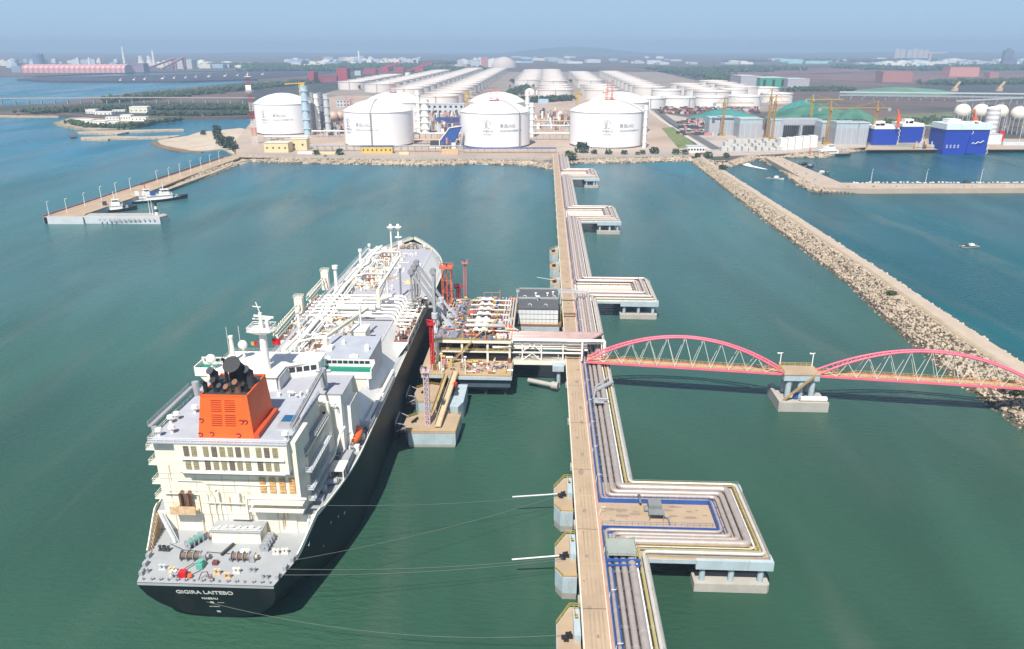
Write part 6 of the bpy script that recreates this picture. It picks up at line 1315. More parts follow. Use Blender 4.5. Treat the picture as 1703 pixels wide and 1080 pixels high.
boxat(1143, 1172, 254, 7, 12, 'gate_building', white, 'small white building with dark windows where the long breakwater meets the shore', 'building', roof=lgrey, win=(6, 1, 2.2, 2.4))
boxat(560, 582, 178, 14, 20, 'office_building', lgrey, 'grey building behind the shoulder of the second dome', 'building', roof=grey, win=(4, 2, 3, 3))
boxat(730, 765, 228, 3, 8, 'shed', pinkkerb, 'pale reddish shed in front of the blue ramp', 'shed') ; boxat(735, 762, 257, 6, 5, 'shed', rustw, 'small rusty shed by the seawall left of the third tank', 'shed')
# blue covered ramp
P0 = W(722, 246, 5); t = thing('conveyor_gallery', 'blue covered ramp rising to a dark housing left of the third tank', 'conveyor', FM(P0.x, P0.y, 5)); M = MW[t.name]
b = MB(M); b.add([(x, y, z) for y in (0, 7) for x, z in ((8, 2), (24, 2), (36, 26), (20, 24), (8, 8))], [(0, 1, 2, 3, 4), (9, 8, 7, 6, 5), (0, 5, 6, 1), (1, 6, 7, 2), (2, 7, 8, 3), (3, 8, 9, 4), (4, 9, 5, 0)]); b.build('gallery', blue, t)
b = MB(M); b.box(-6, 26, -.4, 7, 0, 1.8); b.bar((7, -.3, 1.6), (7, -.3, 9), 1); b.bar((7, -.3, 9), (20, -.3, 24.6), 1); b.bar((20, -.3, 24.6), (36, -.3, 27), 1); b.build('frame', white, t)
b = MB(M); b.box(-5, 8, 1, 9, 1.81, 8); b.build('housing', dark, t)
for uL, uR, v, z0, l in ((726, 768, 205, 9, 'dark blue pipe rack behind the blue ramp'), (740, 770, 212, 5, 'second dark blue rack just above the blue ramp')): boxat(uL, uR, v, z0, 8, 'pipe_rack', mat('rack_navy', (.03, .07, .25), .6), l, 'pipe rack')
# pipe racks between the tanks
def rack(uL, uR, v, z, label, m=pwhite, n=4, wd=6, cat='pipe rack'):
    P = W(uL, v, 5); Q_ = W(uR, v, 5); w = (Q_ - P).length; M = FM(P.x, P.y, 5); t = thing('pipe_rack', label, cat, M)
    b = MB(M)
    for i in range(n): y = wd * (i + .5) / n; b.cut(); b.cyl((0, y, z + .7), (w, y, z + .7), .55, n=8)
    b.build('pipe', m, t); b = MB(M); k = int(w / 9) + 1
    for i in range(k + 1):
        x = w * i / k; b.box(x - .25, x + .25, 0, .5, 0, z); b.box(x - .25, x + .25, wd - .5, wd, 0, z); b.box(x - .25, x + .25, 0, wd, z - .4, z + .1)
        if i % 2: b.box(x - .25, x + .25, 0, wd, z * .55, z * .55 + .4)
    b.box(0, w, 0, .3, z - .3, z); b.build('frame', steel, t)
rack(519, 573, 229, 8, 'pipe rack crossing between the first and second domed tanks'); rack(440, 512, 240, 9, 'long white pipe rack in front of the leftmost domed tank', n=3)
rack(688, 766, 233, 8, 'pipe rack crossing between the second and third domed tanks'); rack(688, 766, 240, 5, 'lower pipe rack crossing between the second and third domed tanks', rustw)
rack(882, 947, 224, 12, 'upper white pipe rack crossing between the third and largest tanks'); rack(882, 947, 233, 8, 'pipe rack crossing just behind the jetty head'); rack(882, 950, 212, 9, 'rear pipe rack between the third and largest tanks', rustw)
rack(515, 600, 252, 6, 'low grey pipe rack running along the seawall left of the yellow building', grey, 3); rack(655, 770, 253, 6, 'low grey pipe rack running along the seawall right of the yellow building', grey, 3); rack(770, 925, 255, 5, 'low pipe rack from the third tank to the jetty head', blue, 3)
b = MB(FM(*Q(900, 245, 5), 5)); R = random.Random(6)
for nm_, (ua, ub, va, vb), n, sd, l in (('process_equipment', (889, 946, 186, 218), 90, 1, 'brown and white process equipment between the third and largest tanks'), ('process_equipment', (714, 770, 192, 222), 90, 2, 'grey and blue process equipment between the second and third tanks'), ('process_equipment', (519, 572, 205, 226), 60, 3, 'dark process equipment right of the leftmost domed tank'), ('process_equipment', (735, 765, 235, 250), 30, 4, 'small machinery left of the third tank')):
    b = MB(); R = random.Random(sd)
    for i in range(n):
        p = W(R.uniform(ua, ub), R.uniform(va, vb), 5); w = R.uniform(1.5, 9); d = R.uniform(1.5, 5); h = R.uniform(2, 9); b.mi = R.randrange(6)
        if R.random() < .6: b.box(p.x - w / 2, p.x + w / 2, p.y, p.y + d, 4.9, 5 + h)
        else: b.cyl((p.x, p.y, 4.9), (p.x, p.y, 5 + h * 1.7), d * .45, n=10)
    b.build(nm_, [lgrey, brown, pwhite, dark, pinkkerb, steel], label=l, cat='equipment', kind='stuff')
for u, v, r, m, l in ((556, 213, 6.2, brown, 'brown spherical tank on legs, left of the pair'), (567, 212, 5.6, rustw, 'grey brown spherical tank on legs, right of the pair'),):
    P = W(u, v, 5); t = thing('spherical_tank', l, 'spherical tank', FM(P.x, P.y, 5)); M = MW[t.name]; b = MB(M); b.sph(0, 0, 17, r * 1.35, 20); b.build('sphere', mat('copper_tan', (.50, .36, .28), .5, nz=.1), t)
    b = MB(M)
    for i in range(8): a = i * .785; b.cyl((r * 1.2 * math.cos(a), r * 1.2 * math.sin(a), 0), (r * 1.2 * math.cos(a), r * 1.2 * math.sin(a), 15), .5, n=6)
    b.build('legs', brown, t)
# red and white lattice mast
P = W(425, 239, 5); t = thing('lattice_mast', 'tall red and white lattice mast left of the first domed tank', 'mast', FM(P.x, P.y, 5)); M = MW[t.name]
def top_h(Y, v):
    lo, hi = 0, 300
    for _ in range(40):
        m_ = (lo + hi) / 2; d = Y * math.cos(PITCH) - (m_ - H) * math.sin(PITCH); up = Y * math.sin(PITCH) + (m_ - H) * math.cos(PITCH)
        if 540 - F * up / d > v: lo = m_
        else: hi = m_
    return hi
ht = top_h(P.y, 128) - 5
for i in range(8):
    b = MB(M); lattice(M, 5.6 - i * .35, ht * i / 8, ht * (i + 1) / 8, b, .24, 1, 3); b.build('section', red if i % 2 else white, t)
b = MB(M)
for z in (ht * .78, ht * .8, ht): b.box(-4, 4, -4, 4, z, z + .4)
b.box(-3.5, 3.5, -3.5, -2.8, ht * .81, ht * .88); b.cyl((0, 0, ht), (0, 0, ht + 6), .3, n=5); b.build('antenna', white, t)
# yellow derricks
for u, v0, v1, l in ((776, 152, 178, 'yellow derrick behind the left shoulder of the third dome'), (960, 152, 180, 'yellow derrick behind the left shoulder of the largest dome')):
    Y = 1180; h1 = top_h(Y, v0); h0 = 48; x = (u - 851.5) / F * (Y * math.cos(PITCH) + 70 * math.sin(PITCH)); M = FM(x, Y, 5); b = MB(M); lattice(M, 3, 0, h1 - 5, b, .5); b.bar((-6, 0, h1 - 8), (11, 0, h1 - 5), 1.2); b.box(-3, 3, -2, 2, h1 - 14, h1 - 10); b.build('derrick', yellow, label=l, cat='crane')
M = FM((508 - 851.5) / F * 1165, 1185, 5); hh = top_h(1185, 139) - 5; b = MB(M); b.cyl((0, 0, hh - 14), (0, 0, hh), 1, n=8); b.bar((-22, 0, hh - 1), (9, 0, hh + 1), 1.4); b.box(2, 8, -2, 2, hh - 4, hh); b.cyl((0, 0, 0), (0, 0, hh - 13.9), .9, n=8); b.build('jib_crane', yellow, label='yellow jib crane on top of the pale blue stair tower', cat='crane')
# seawall parapet with fence, shrubs
wl = offset(mp, 11); seg = [p for p in wl[:11]]
b = MB()
for a, c in zip(seg, seg[1:]):
    v = (Vector(c) - Vector(a)).normalized(); n_ = Vector((-v.y, v.x)); b.prism([a, c, tuple(Vector(c) + n_ * .8), tuple(Vector(a) + n_ * .8)], LZ, LZ + 1.6)
b.build('parapet_wall', conc, label='long pale concrete parapet along the top of the seawall', cat='wall')
b = MB(); s2 = offset(mp, 16)[:11]
for a, c in zip(s2, s2[1:]): b.rail([(*a, LZ + .3), (*c, LZ + .3)], 3.0, .22, 4.5, n=3)
b.build('perimeter_fence', grey, label='dark grey perimeter fence behind the seawall parapet', cat='fence')
for i, (u, v, r) in enumerate(((526, 258, 4.5), (566, 258, 5.5), (541, 261, 2), (968, 254, 9), (948, 268, 8), (988, 256, 4), (1012, 257, 4.5), (1038, 257, 4), (1068, 257, 4), (1088, 256, 6), (1124, 257, 5), (1138, 258, 5), (1178, 262, 5), (1208, 262, 4), (1060, 258, 3), (1160, 262, 4))):
    x, y = Q(u, v, 5); bush(x, y, LZ, r, r * 1.3, '%s green shrub on the seawall counted from the left' % ords[i], 'shrubs along the seawall', leafd if i % 2 else leaf, 110, 'seawall_shrub')
# ------------------------------------------------------------------ oil tank farm
fg = MB(JM); fg.box(-660, 560, 1560, 4050, 4, LZ + .32); fg.build('tank_farm_ground', ground_mat('tank_farm_ground', [(.20, .155, .13), (.29, .23, .19), (.20, .19, .15)], .008, .03), kind='structure')
def oil_tank(r, h):
    t = MB(); t.lathe(0, 0, [(r, 0), (r, h * .93), (r + .9, h * .93), (r + .9, h * .97), (r, h * .97), (r, h), (r - .6, h), (r - .6, h - 5)], 40); t.mi = 1; t.lathe(0, 0, [(r - .6, h - 5), (r * .97, h - 4.6), (r * .96, h - 4.4), (r * .6, h - 4.2), (.01, h - 4.0)], 40); t.mi = 2; t.box(-1, 1, -r - 1.2, -r, 0, h); return t
oilw = mat('oil_tank_wall', (.70, .65, .60), .6, nz=.05, s=.03, dirt=.15, dcol=(.5, .44, .4), dscale=.05); oilr = mat('oil_tank_roof', (.47, .38, .34), .75, nz=.06, s=.05, dirt=.2, dcol=(.5, .42, .38), vert=False, dscale=.06)
b = oil_tank(44, 23); b.T = None; proto = b.build('oil_tank', [oilw, oilr, grey], label='x', cat='storage tank'); protos = {}
cols = [(-240, 1640, 3900, 'longest column left of the jetty'), (-360, 1935, 3900, 'second column left of the jetty'), (-480, 2180, 3600, 'third column left of the jetty line'), (-592, 2320, 3000, 'outermost left column'), (-66, 2500, 3600, 'short column just left of the jetty'), (14, 1900, 2200, 'near block behind the domed tanks'), (14, 2420, 3700, 'far block behind the domed tanks'), (130, 1900, 2150, 'near block just right of the jetty'), (130, 2450, 3400, 'far block just right of the jetty'), (262, 2030, 3400, 'second column right of the jetty'), (385, 1840, 2300, 'third column right of the jetty line'), (505, 2050, 2500, 'outermost right column')]
first = True
for a, y0, y1, nm_ in cols:
    n = 0; y = y0
    while y < y1:
        o = proto if first else proto.copy()
        if not first: COL.objects.link(o)
        first = False; o.matrix_world = JM @ Matrix.Translation((a, y + 40, 4.8)) @ Matrix.Rotation(n * .7, 4, 'Z')
        o['label'] = 'beige oil tank, %s from near in the %s' % (ords[n] if n < 20 else 'twenty-first', nm_) if n < 21 else 'beige oil tank at the far end of the ' + nm_
        o['group'] = 'beige oil storage tanks'; n += 1; y += 120
b = oil_tank(36, 21); proto2 = b.build('oil_tank', [mat('oil_tank_wall_white', (.76, .74, .70), .6, nz=.05, dirt=.12, dcol=(.6, .55, .5)), oilr, grey], label='x', cat='storage tank')
for i, (u, v) in enumerate(((1081, 181), (1132, 180), (1188, 179), (1243, 177), (1298, 172), (1112, 165), (1168, 165), (1224, 163), (1278, 160))):
    o = proto2 if i == 0 else proto2.copy()
    if i: COL.objects.link(o)
    p = W(u, v, 5); o.matrix_world = FM(p.x, p.y + 33, 4.8, i * .5); o['group'] = 'white oil tanks right of the domed tanks'; o['label'] = ('%s white oil tank from the left in the front row behind the scrap yard' % ords[i]) if i < 5 else ('%s white oil tank from the left in the second row behind the scrap yard' % ords[i - 5])
# small white domes behind the third tank
for i, (u, v) in enumerate(((881, 158), (899, 158))):
    p = W(u, v, 5); b = MB(FM(p.x, p.y, 5)); b.lathe(0, 0, [(13, 0), (13, 6), (11.5, 11), (7.5, 15), (.01, 17)], 24); b.build('white_dome', white, label=['left', 'right'][i] + ' of two small white domes between the domed tanks and the oil tanks', cat='dome', group='small white domes')
boxat(876, 948, 165, 5, 4, 'long_gallery', lgrey, 'long thin white gallery behind the process area', 'gallery')
boxat(895, 912, 172, 9, 8, 'blue_shed', mat('pale_blue_shed', (.35, .50, .62), .6), 'pale blue shed among trees behind the process area', 'shed')
boxat(898, 907, 135, 18, 30, 'pump_station', buff, 'tan building between two oil tank blocks', 'building')
def belt(uv, w, hh, n, label, z=5, m=leafd, seed=1, size=(2.5, 5)):
    pts = [W(u, v, z) for u, v in uv]; L = [0]
    for a, c in zip(pts, pts[1:]): L.append(L[-1] + (c - a).length)
    b = MB(); R = random.Random(seed)
    for i in range(n):
        d = R.random() * L[-1]; k = max(j for j in range(len(L)) if L[j] <= d); k = min(k, len(pts) - 2); p = pts[k].lerp(pts[k + 1], (d - L[k]) / max(.01, L[k + 1] - L[k])); p = p + Vector((R.gauss(0, w * .35), R.gauss(0, w * .35), 0)); h = hh * R.uniform(.5, 1.15); s_ = R.uniform(*size)
        b.mi = R.randrange(2)
        for q in range(5):
            c = p + Vector((R.uniform(-s_, s_) * .7, R.uniform(-s_, s_) * .7, h * R.uniform(.35, 1))); e = Vector((R.uniform(-1, 1), R.uniform(-1, 1), R.uniform(-.6, .6))).normalized() * s_ * R.uniform(.5, 1); f = Vector((R.uniform(-.6, .6), R.uniform(-.6, .6), 1)).normalized() * s_ * R.uniform(.5, .9); g = e.cross(f).normalized() * s_ * .5
            b.add([c - e, c - f, c + e, c + f, c - g, c + g], [(0, 1, 5), (1, 2, 5), (2, 3, 5), (3, 0, 5), (1, 0, 4), (2, 1, 4), (3, 2, 4), (0, 3, 4)])
    b.build('tree_belt', [m, leaf], label=label, cat='trees', kind='stuff')
belt([(862, 172), (905, 170), (950, 167)], 22, 12, 300, 'dark green trees behind the process area between the domed tanks')
belt([(852, 160), (868, 152), (872, 140)], 40, 10, 160, 'dark green trees left of the middle oil tank block')
belt([(850, 137.5), (900, 138)], 15, 10, 120, 'hedge of dark trees in front of the oil tank blocks'); belt([(949, 137), (972, 137)], 12, 9, 60, 'short dark tree row between two oil tank blocks'); belt([(1020, 139), (1062, 137)], 12, 9, 80, 'dark tree row right of the middle oil tanks')
# tree mound west of the mast
for i, (u, v, r) in enumerate(((362, 229, 7), (368, 238, 7), (376, 243, 8), (382, 246, 7), (361, 220, 7), (392, 249, 5), (385, 238, 6), (338, 222, 4))):
    x, y = Q(u, v, 4); bush(x, y, 1.5, r, r * 1.7, '%s of the dark green bushy trees on the slope left of the lattice mast' % ords[i], 'bushy trees left of the lattice mast', leafd, 150, 'bushy_tree')
# ------------------------------------------------------------------ shipyard side: caissons, tower cranes, green mounds
cg = mat('caisson_grey', (.36, .375, .40), .85, nz=.08, s=.05, dirt=.25, dcol=(.27, .27, .28), dscale=.08)
for uL, uR, vb, h, d, l in ((1178, 1196, 224, 24, 26, 'left grey concrete caisson block with a slanting shadow'), (1197, 1219, 224, 25, 26, 'second pale grey caisson from the left'), (1228, 1266, 229, 26, 28, 'wide grey caisson with pale blue top in the shipyard'), (1279, 1297, 231, 26, 26, 'narrow grey caisson left of the open dark frame'), (1364, 1385, 235, 25, 26, 'grey caisson right of the open dark frame'), (1387, 1424, 240, 28, 26, 'large grey caisson near the blue dock'), (1424.3, 1441, 240, 28, 20, 'pale blue grey caisson beside the blue dock')):
    P = W(uL, vb, 5); Q_ = W(uR, vb, 5); w = (Q_ - P).length; M = FM((P.x + Q_.x) / 2, P.y, 5); t = thing('caisson', l, 'caisson', M, 'grey concrete caissons'); b = MB(M); b.box(-w / 2, w / 2, 0, d, 0, h * .72); b.mi = 1; b.box(-w / 2 + .3, w / 2 - .3, .3, d - .3, h * .72, h); b.build('body', [cg, paleblue], t)
    b = MB(M)
    for i in range(1, 4): b.box(-w / 2 + w * i / 4 - .3, -w / 2 + w * i / 4 + .3, -.3, 0, 0, h * .7)
    b.box(-w / 2 - .2, w / 2 + .2, -.4, .0, h * .95, h * 1.0); b.build('rib', lgrey, t)
P = W(1297, 231, 5); Q_ = W(1364, 231, 5); w = Q_.x - P.x; M = FM(P.x, P.y, 5); t = thing('open_caisson', 'long grey caisson frame with dark open bays', 'caisson', M)
b = MB(M); b.box(0, w, 0, 26, 18, 26); b.box(0, 3, 0, 26, 0, 18); b.box(w * .46, w * .54, 0, 26, 0, 18); b.box(w - 3, w, 0, 26, 0, 18); b.box(3, w - 3, 22, 26, 0, 18); b.build('frame', cg, t)
b = MB(M)
for i in range(18): x = 4 + i * (w - 8) / 17; b.box(x, x + .5, -.2, .0, 4, 20)
b.build('scaffold', dark, t)
for i in range(5):
    boxat(1297 + i * 12.5, 1308 + i * 12.5, 250 - i * 1.2, 14, 12, 'wall_block', white, '%s of five white wall blocks at the quay edge from the left' % ords[i], 'wall block', group='white wall blocks on the quay')
slab = mat('slab_pale', (.50, .49, .46), .9, nz=.08)
R = random.Random(12)
for i in range(26):
    r_ = i // 9; c = i % 9; u = 1200 + c * 11.5 + r_ * 6 + R.uniform(-1, 1); v = 252 - r_ * 6.5 - c * .2; boxat(u, u + R.uniform(7, 10.5), v, R.uniform(2.5, 6.5), 9, 'concrete_block', slab, 'pale precast concrete block in the casting yard beside the road', 'concrete block', group='precast blocks in the casting yard')
b = MB(); R = random.Random(8)
for i in range(520):
    p = W(R.uniform(1098, 1262), R.uniform(180.5, 190), 5) if R.random() < .75 else W(R.uniform(1130, 1200), R.uniform(200, 226), 5); b.mi = R.randrange(5); w = R.uniform(1, 5); b.box(p.x - w, p.x + w, p.y, p.y + R.uniform(2, 5), 4.9, 5 + R.uniform(1, 5))
b.build('scrap_yard', [dark, brown, lgrey, dark, pinkred], label='speckled yard of dark, red and white scrap steel behind the grey caissons', cat='scrap', kind='stuff')
def crane(u, vb, vt, jl, jr, label, m):
    P = W(u, vb, 5); h = top_h(P.y, vt) - 5; M = FM(P.x, P.y, 5); t = thing('tower_crane', label, 'tower crane', M, 'tower cranes'); b = MB(M); lattice(M, 2.8, 0, h * .86, b, .5, 1, 9); b.box(-4, 4, -4, 4, 0, 2); b.build('tower', m, t)
    b = MB(M); z = h * .84; b.bar((-jl, 0, z), (jr, 0, z), .9, 1.0); b.bar((0, 0, h), (jr * .6, 0, z + 1), .4); b.bar((0, 0, h), (-jl * .7, 0, z + 1), .4); b.bar((0, 0, z), (0, 0, h), 1.4); b.build('jib', m, t)
    b = MB(M); e = -jl if jl < jr else jr; b.box(e - 2, e + 2, -1.2, 1.2, z - 4, z); b.build('counterweight', grey, t)
    b = MB(M); b.box(-1.5, 1.5, -3.4, -1, z - 3, z - .4); b.build('cab', m, t)
oc = mat('crane_ochre', (.42, .24, .05), .7, nz=.15); yc_ = mat('crane_yellow', (.48, .38, .04), .7, nz=.1)
crane(1200, 226, 161, 14, 42, 'ochre tower crane farthest left, in front of the left caissons', oc); crane(1275, 231, 148, 14, 24, 'ochre tower crane standing between two caissons', oc); crane(1283, 231, 158, 10, 18, 'second ochre tower crane just right of its twin', oc)
crane(1347, 205, 158, 12, 50, 'yellow green tower crane behind the open dark frame', yc_); crane(1373, 240, 168, 14, 20, 'ochre tower crane with yellow cab before the grey caisson', oc); crane(1449, 240, 168, 40, 16, 'ochre tower crane beside the blue dock', oc)
def mound(poly_, z, name, m, label, kind=None, seed=1, cat='mound'):
    pts = [Vector((*Q(u, v, 5), 0)) for u, v in poly_]; c = sum(pts, Vector()) / len(pts); b = MB(); ring = []
    for k in range(7):
        f = (1, .86, .68, .5, .32, .15, .02)[k]; zz = z * (1 - f ** 1.5); ring.append([(c + (p - c) * f * (1 + .08 * noise.noise(Vector((p.x * .03, p.y * .03, k + seed))))) + Vector((0, 0, 4.5 + zz * (1 + .3 * noise.noise(Vector((p.x * .02, p.y * .02, seed))) if 0 < k < 6 else 1)))for p in pts])
    n = len(pts); b.add([p for r in ring for p in r], [(j * n + i, j * n + (i + 1) % n, (j + 1) * n + (i + 1) % n, (j + 1) * n + i) for j in range(6) for i in range(n)]); return b.build(name, m, label=None if kind else label, cat=None if kind else cat, kind=kind)
net = mat('green_netting', (.05, .18, .12), .85, nz=.5, s=.02, dirt=.75, dcol=(.13, .15, .08), vert=False, dscale=.02)
net2 = mat('teal_netting', (.04, .23, .20), .85, nz=.35, s=.02, dirt=.6, dcol=(.07, .18, .13), vert=False, dscale=.02)
def ell(uc, vc, ru, rv, n=18): return [(uc + ru * math.cos(6.2832 * i / n), vc + rv * math.sin(6.2832 * i / n)) for i in range(n)]
mound(ell(1350, 197, 82, 11), 24, 'netted_mound', net, 'big mound covered in green netting behind the grey caissons', seed=3); mound(ell(1205, 197, 62, 6), 16, 'netted_mound', net2, 'long low mound under bright teal netting behind the left caissons', seed=5)
mound(ell(1330, 193, 50, 9), 28, 'netted_mound', net2, 'teal topped peak of netting rising above the big green mound', seed=9); mound(ell(1418, 200, 45, 7), 20, 'netted_mound', net, 'lower green netted mound right of the big one', seed=11)
mound(ell(1500, 155, 95, 6), 15, 'netted_mound', mat('dull_green_net', (.10, .22, .14), .9, nz=.3, s=.01, dirt=.4, dcol=(.28, .2, .15), vert=False, dscale=.01), 'far dull green netted mound beyond the elevated conveyor', seed=13)
redg = mat('red_ore_ground', (.17, .085, .075), .95, nz=.35, s=.004, dirt=.4, dcol=(.13, .09, .10), vert=False, dscale=.003)
for q, nm_ in (([(1180, 132), (1290, 126), (1460, 124), (1720, 124), (1900, 130), (1720, 137), (1500, 138), (1300, 130)], 'red_ore_ground'), ([(430, 128), (600, 119), (780, 112), (780, 108), (520, 112), (440, 117)], 'red_ore_ground'), ([(1150, 118), (1500, 112), (1500, 117), (1200, 127)], 'red_ore_ground')):
    b = MB(); b.prism([Q(u, v, 5) for u, v in q], 3.5, 5.6); b.build(nm_, redg, kind='structure')
dkg = mat('dark_scrub', (.045, .05, .045), .95, nz=.4, s=.006)
for q in ([(1480, 150), (1560, 141), (1720, 140), (1900, 141), (1900, 152), (1700, 160), (1500, 160)], [(1150, 112), (1700, 104), (1900, 104), (1900, 108), (1500, 112)], [(1060, 112), (1100, 112), (1240, 140), (1200, 141)], [(395, 171), (150, 171), (60, 184), (180, 193), (420, 186), (560, 150), (700, 120), (560, 128), (420, 152)]):
    b = MB(); b.prism([Q(u, v, 5) for u, v in q], 3.6, 5.3); b.build('scrub_land', dkg, kind='structure')
b = MB(); b.prism([Q(u, v, 5) for u, v in ((1455, 200), (1500, 190), (1610, 186), (1640, 200), (1560, 212), (1460, 212))], 3.6, 5.35); b.build('grass_field', mat('olive_field', (.13, .14, .07), .95, nz=.3, s=.02), kind='structure')
# blue floating dock
nb = mat('dock_blue', (.006, .04, .36), .45, nz=.08, s=.05, dirt=.15, dcol=(.03, .05, .2), dscale=.1)
D = W(1540, 252, 0); t = thing('floating_dock', 'dark blue floating dock with three tall blue towers and white deckhouses', 'floating dock', FM(D.x, D.y, 0)); M = I4
def yz(u, v): return W(u, v, 0)
a0 = yz(1447, 249); a1 = yz(1639, 256)
b = MB(); b.prism([(a0.x, a0.y), (a1.x, a1.y), (a1.x + 2, a1.y + 42), (a0.x + 4, a0.y + 42)], -1, 5); b.build('pontoon', mat('dock_deck', (.22, .24, .17), .9, nz=.2), t)
def twr(uL, uR, vb, vt, d, mm=nb):
    p = W(uL, vb, 0); q = W(uR, vb, 0); h = top_h(p.y, vt); b = MB(); b.box(p.x, q.x, p.y - .4, p.y + d, -.5, h); b.build('wing_tower', mm, t)
    b = MB(); b.box(p.x - .4, q.x + .4, p.y - .8, p.y + d + .4, h + .02, h + 4); R = random.Random(int(uL))
    for i in range(5): x = R.uniform(p.x, q.x - 6); b.box(x, x + R.uniform(3, 7), p.y + 3, p.y + 12, h + 4.01, h + R.uniform(6, 10))
    b.build('top_house', white, t)
    b = MB()
    for i in range(5): z = h * (i + .5) / 5; b.bar((q.x + .6, p.y - .5, z - 2.5), (q.x + 2.4, p.y - .5, z), .5); b.bar((q.x + 2.4, p.y - .5, z), (q.x + .6, p.y - .5, z + 2.5), .5)
    b.build('zigzag_stair', white, t); return p, q, h
twr(1449, 1489, 248, 215, 30); twr(1495, 1530, 244, 211, 30)
p, q, h = twr(1566, 1608, 257, 216, 36); p2, q2, h2 = twr(1608.6, 1638, 257, 216, 26)
b = MB(); b.box(p.x - 1, q2.x + 1, p.y - 1.6, p.y + 34, h + .01, h + 7); b.box(p.x + 4, p.x + 18, p.y + 4, p.y + 20, h + 7, h + 12); b.build('bridge_house', mat('pale_green_white', (.66, .74, .72), .6), t)
b = MB(); b.frus((q.x - 3, q.x + 8, p.y - 2.2, p.y - .5), (q.x - 1, q.x + 4, p.y - 2, p.y - .5), 1, h * .8); b.build('bow_plate', nb, t)
b = MB()
for i in range(4): x = p.x + 3 + i * 4.6; b.box(x, x + 2.6, p.y - .5, p.y - .42, 8, 8.5); b.box(x, x + 2.6, p.y - .5, p.y - .42, 10.2, 10.7); b.box(x + 1, x + 1.5, p.y - .5, p.y - .42, 8, 12)
b.path([(q.x + 2 + i * 1.3, p.y - 2.3, 13 + math.sin(i * 1.4) * 1.0 + i * .25) for i in range(12)], .45, 5); b.build('hull_marking', white, t)
for u, v, l in ((1491, 213, 'orange deck crane on top of the left blue dock tower'), (1617, 203, 'orange deck crane on top of the right blue dock tower')):
    p_ = W(u, 250, 0); hz = 36; M_ = FM(p_.x, p_.y + 8, 27); b = MB(M_); b.cyl((0, 0, 0), (0, 0, 12), 1.6, n=8); b.bar((0, 0, 12), (-3, 0, 23), 1.8); b.box(-3, 3, -2, 2, 8, 13); b.build('deck_crane', orangered, label=l, cat='crane')
for i in range(5):
    p_ = W(1532 + i * 6.5, 250, 5); b = MB(FM(p_.x, p_.y + 12, 5)); b.box(-2.4, 2.4, 0, 4, .01, 5); b.cyl((0, 2, 5), (0, 2, 9), .8, n=8); b.box(-3, 3, -.5, 1, 2, 2.5); b.build('dock_machine', [rustw, lgrey, brown][i % 3], label='%s machine standing on the open middle deck of the blue dock from the left' % ords[i], cat='machine', group='machines on the dock deck')
tg = W(1372, 259, 0); wkM = FM(tg.x, tg.y, 0, math.pi / 2 + .1); t = thing('work_barge', 'dark hulled work vessel with white upperworks moored at the shipyard quay', 'vessel', wkM); boat_hull(wkM, 62, 13, 0, 3, t, mat('barge_maroon', (.09, .04, .04), .7), sheer=1.)
b = MB(wkM); b.box(-5, 5, -14, 8, 2.7, 7); b.box(-4, 4, -10, 2, 7.01, 10.5); b.box(-3, 3, -8, -2, 10.51, 13); b.build('deckhouse', [white], t); b = MB(wkM); b.cyl((0, -5, 13), (0, -5, 20), .4, n=6); b.cyl((0, 20, 2.7), (0, 20, 9), .8, n=8); b.build('mast', orangered, t); b = MB(wkM); b.box(-3.2, -3.05, -8, -2, 11.2, 12.4); b.box(-5.1, -4.98, -12, 6, 4.5, 5.6); b.build('window', glass, t)
# spheres and silo on the right
sphm = mat('sphere_cream', (.74, .68, .58), .5, nz=.04)
for i, (u, v) in enumerate(((1598, 186), (1628, 186), (1660, 187), (1692, 190), (1727, 191))):
    Y = 1135; dep = Y * math.cos(PITCH) + 100 * math.sin(PITCH); x = (u - 851.5) / F * dep; z = top_h(Y, v); M = FM(x, Y, 5); t = thing('spherical_tank', '%s cream spherical gas tank on legs behind the blue dock counted from the left' % ords[i], 'spherical tank', M, 'cream spherical tanks'); b = MB(M); r = 11.2; b.sph(0, 0, z - 5, r, 24); b.build('sphere', sphm, t)
    b = MB(M)
    for k in range(10): a = k * .628; b.cyl((r * .92 * math.cos(a), r * .92 * math.sin(a), 0), (r * .92 * math.cos(a), r * .92 * math.sin(a), z - 5), .5, n=5)
    b.build('legs', lgrey, t); b = MB(M); b.rail([(-3, -3, z - 5 + r), (3, -3, z - 5 + r), (3, 3, z - 5 + r), (-3, 3, z - 5 + r)], 1.5, .3, 3, closed=True); b.bar((4, -4, z - 6 + r), (r + 3, -6, 0), .8); b.build('access_stair', grey, t)
Y = 1100; x = (1649 - 851.5) / F * (Y * math.cos(PITCH) + 100 * math.sin(PITCH)); b = MB(FM(x, Y, 5)); hz = top_h(Y, 181) - 5
for i in range(12): b.mi = i % 2; b.cyl((0, 0, hz * i / 12), (0, 0, hz * (i + 1) / 12), 8.6 + (.2 if i % 2 else 0), n=24)
b.mi = 0; b.lathe(0, 0, [(8.6, hz), (6, hz + 2.5), (.01, hz + 3.6)], 24); b.build('silo', [white, lgrey], label='white ribbed silo standing in front of the cream spheres', cat='silo')
boxat(1636, 1664, 240, 12, 14, 'pump_house', white, 'white square building at the foot of the ribbed silo', 'building', roof=lgrey); boxat(1660, 1668, 236, 14, 4, 'red_tank', red, 'small red tank beside the white square building', 'tank')
boxat(1668, 1800, 242, 4, 4, 'quay_shed', mat('blue_white', (.55, .62, .70), .7), 'long low blue white shed on the right quay', 'shed')
rack(1664, 1800, 222, 8, 'pipe rack below the cream spheres at the right edge', rustw, 3); rack(1535, 1600, 216, 5, 'long pale pipe rack behind the blue dock', lgrey, 2)
lx_ = W(1694, 240, 5); lamp(lx_.x, lx_.y, 5, 32, 'very tall white mast light at the right quay edge', None, (2, 0))
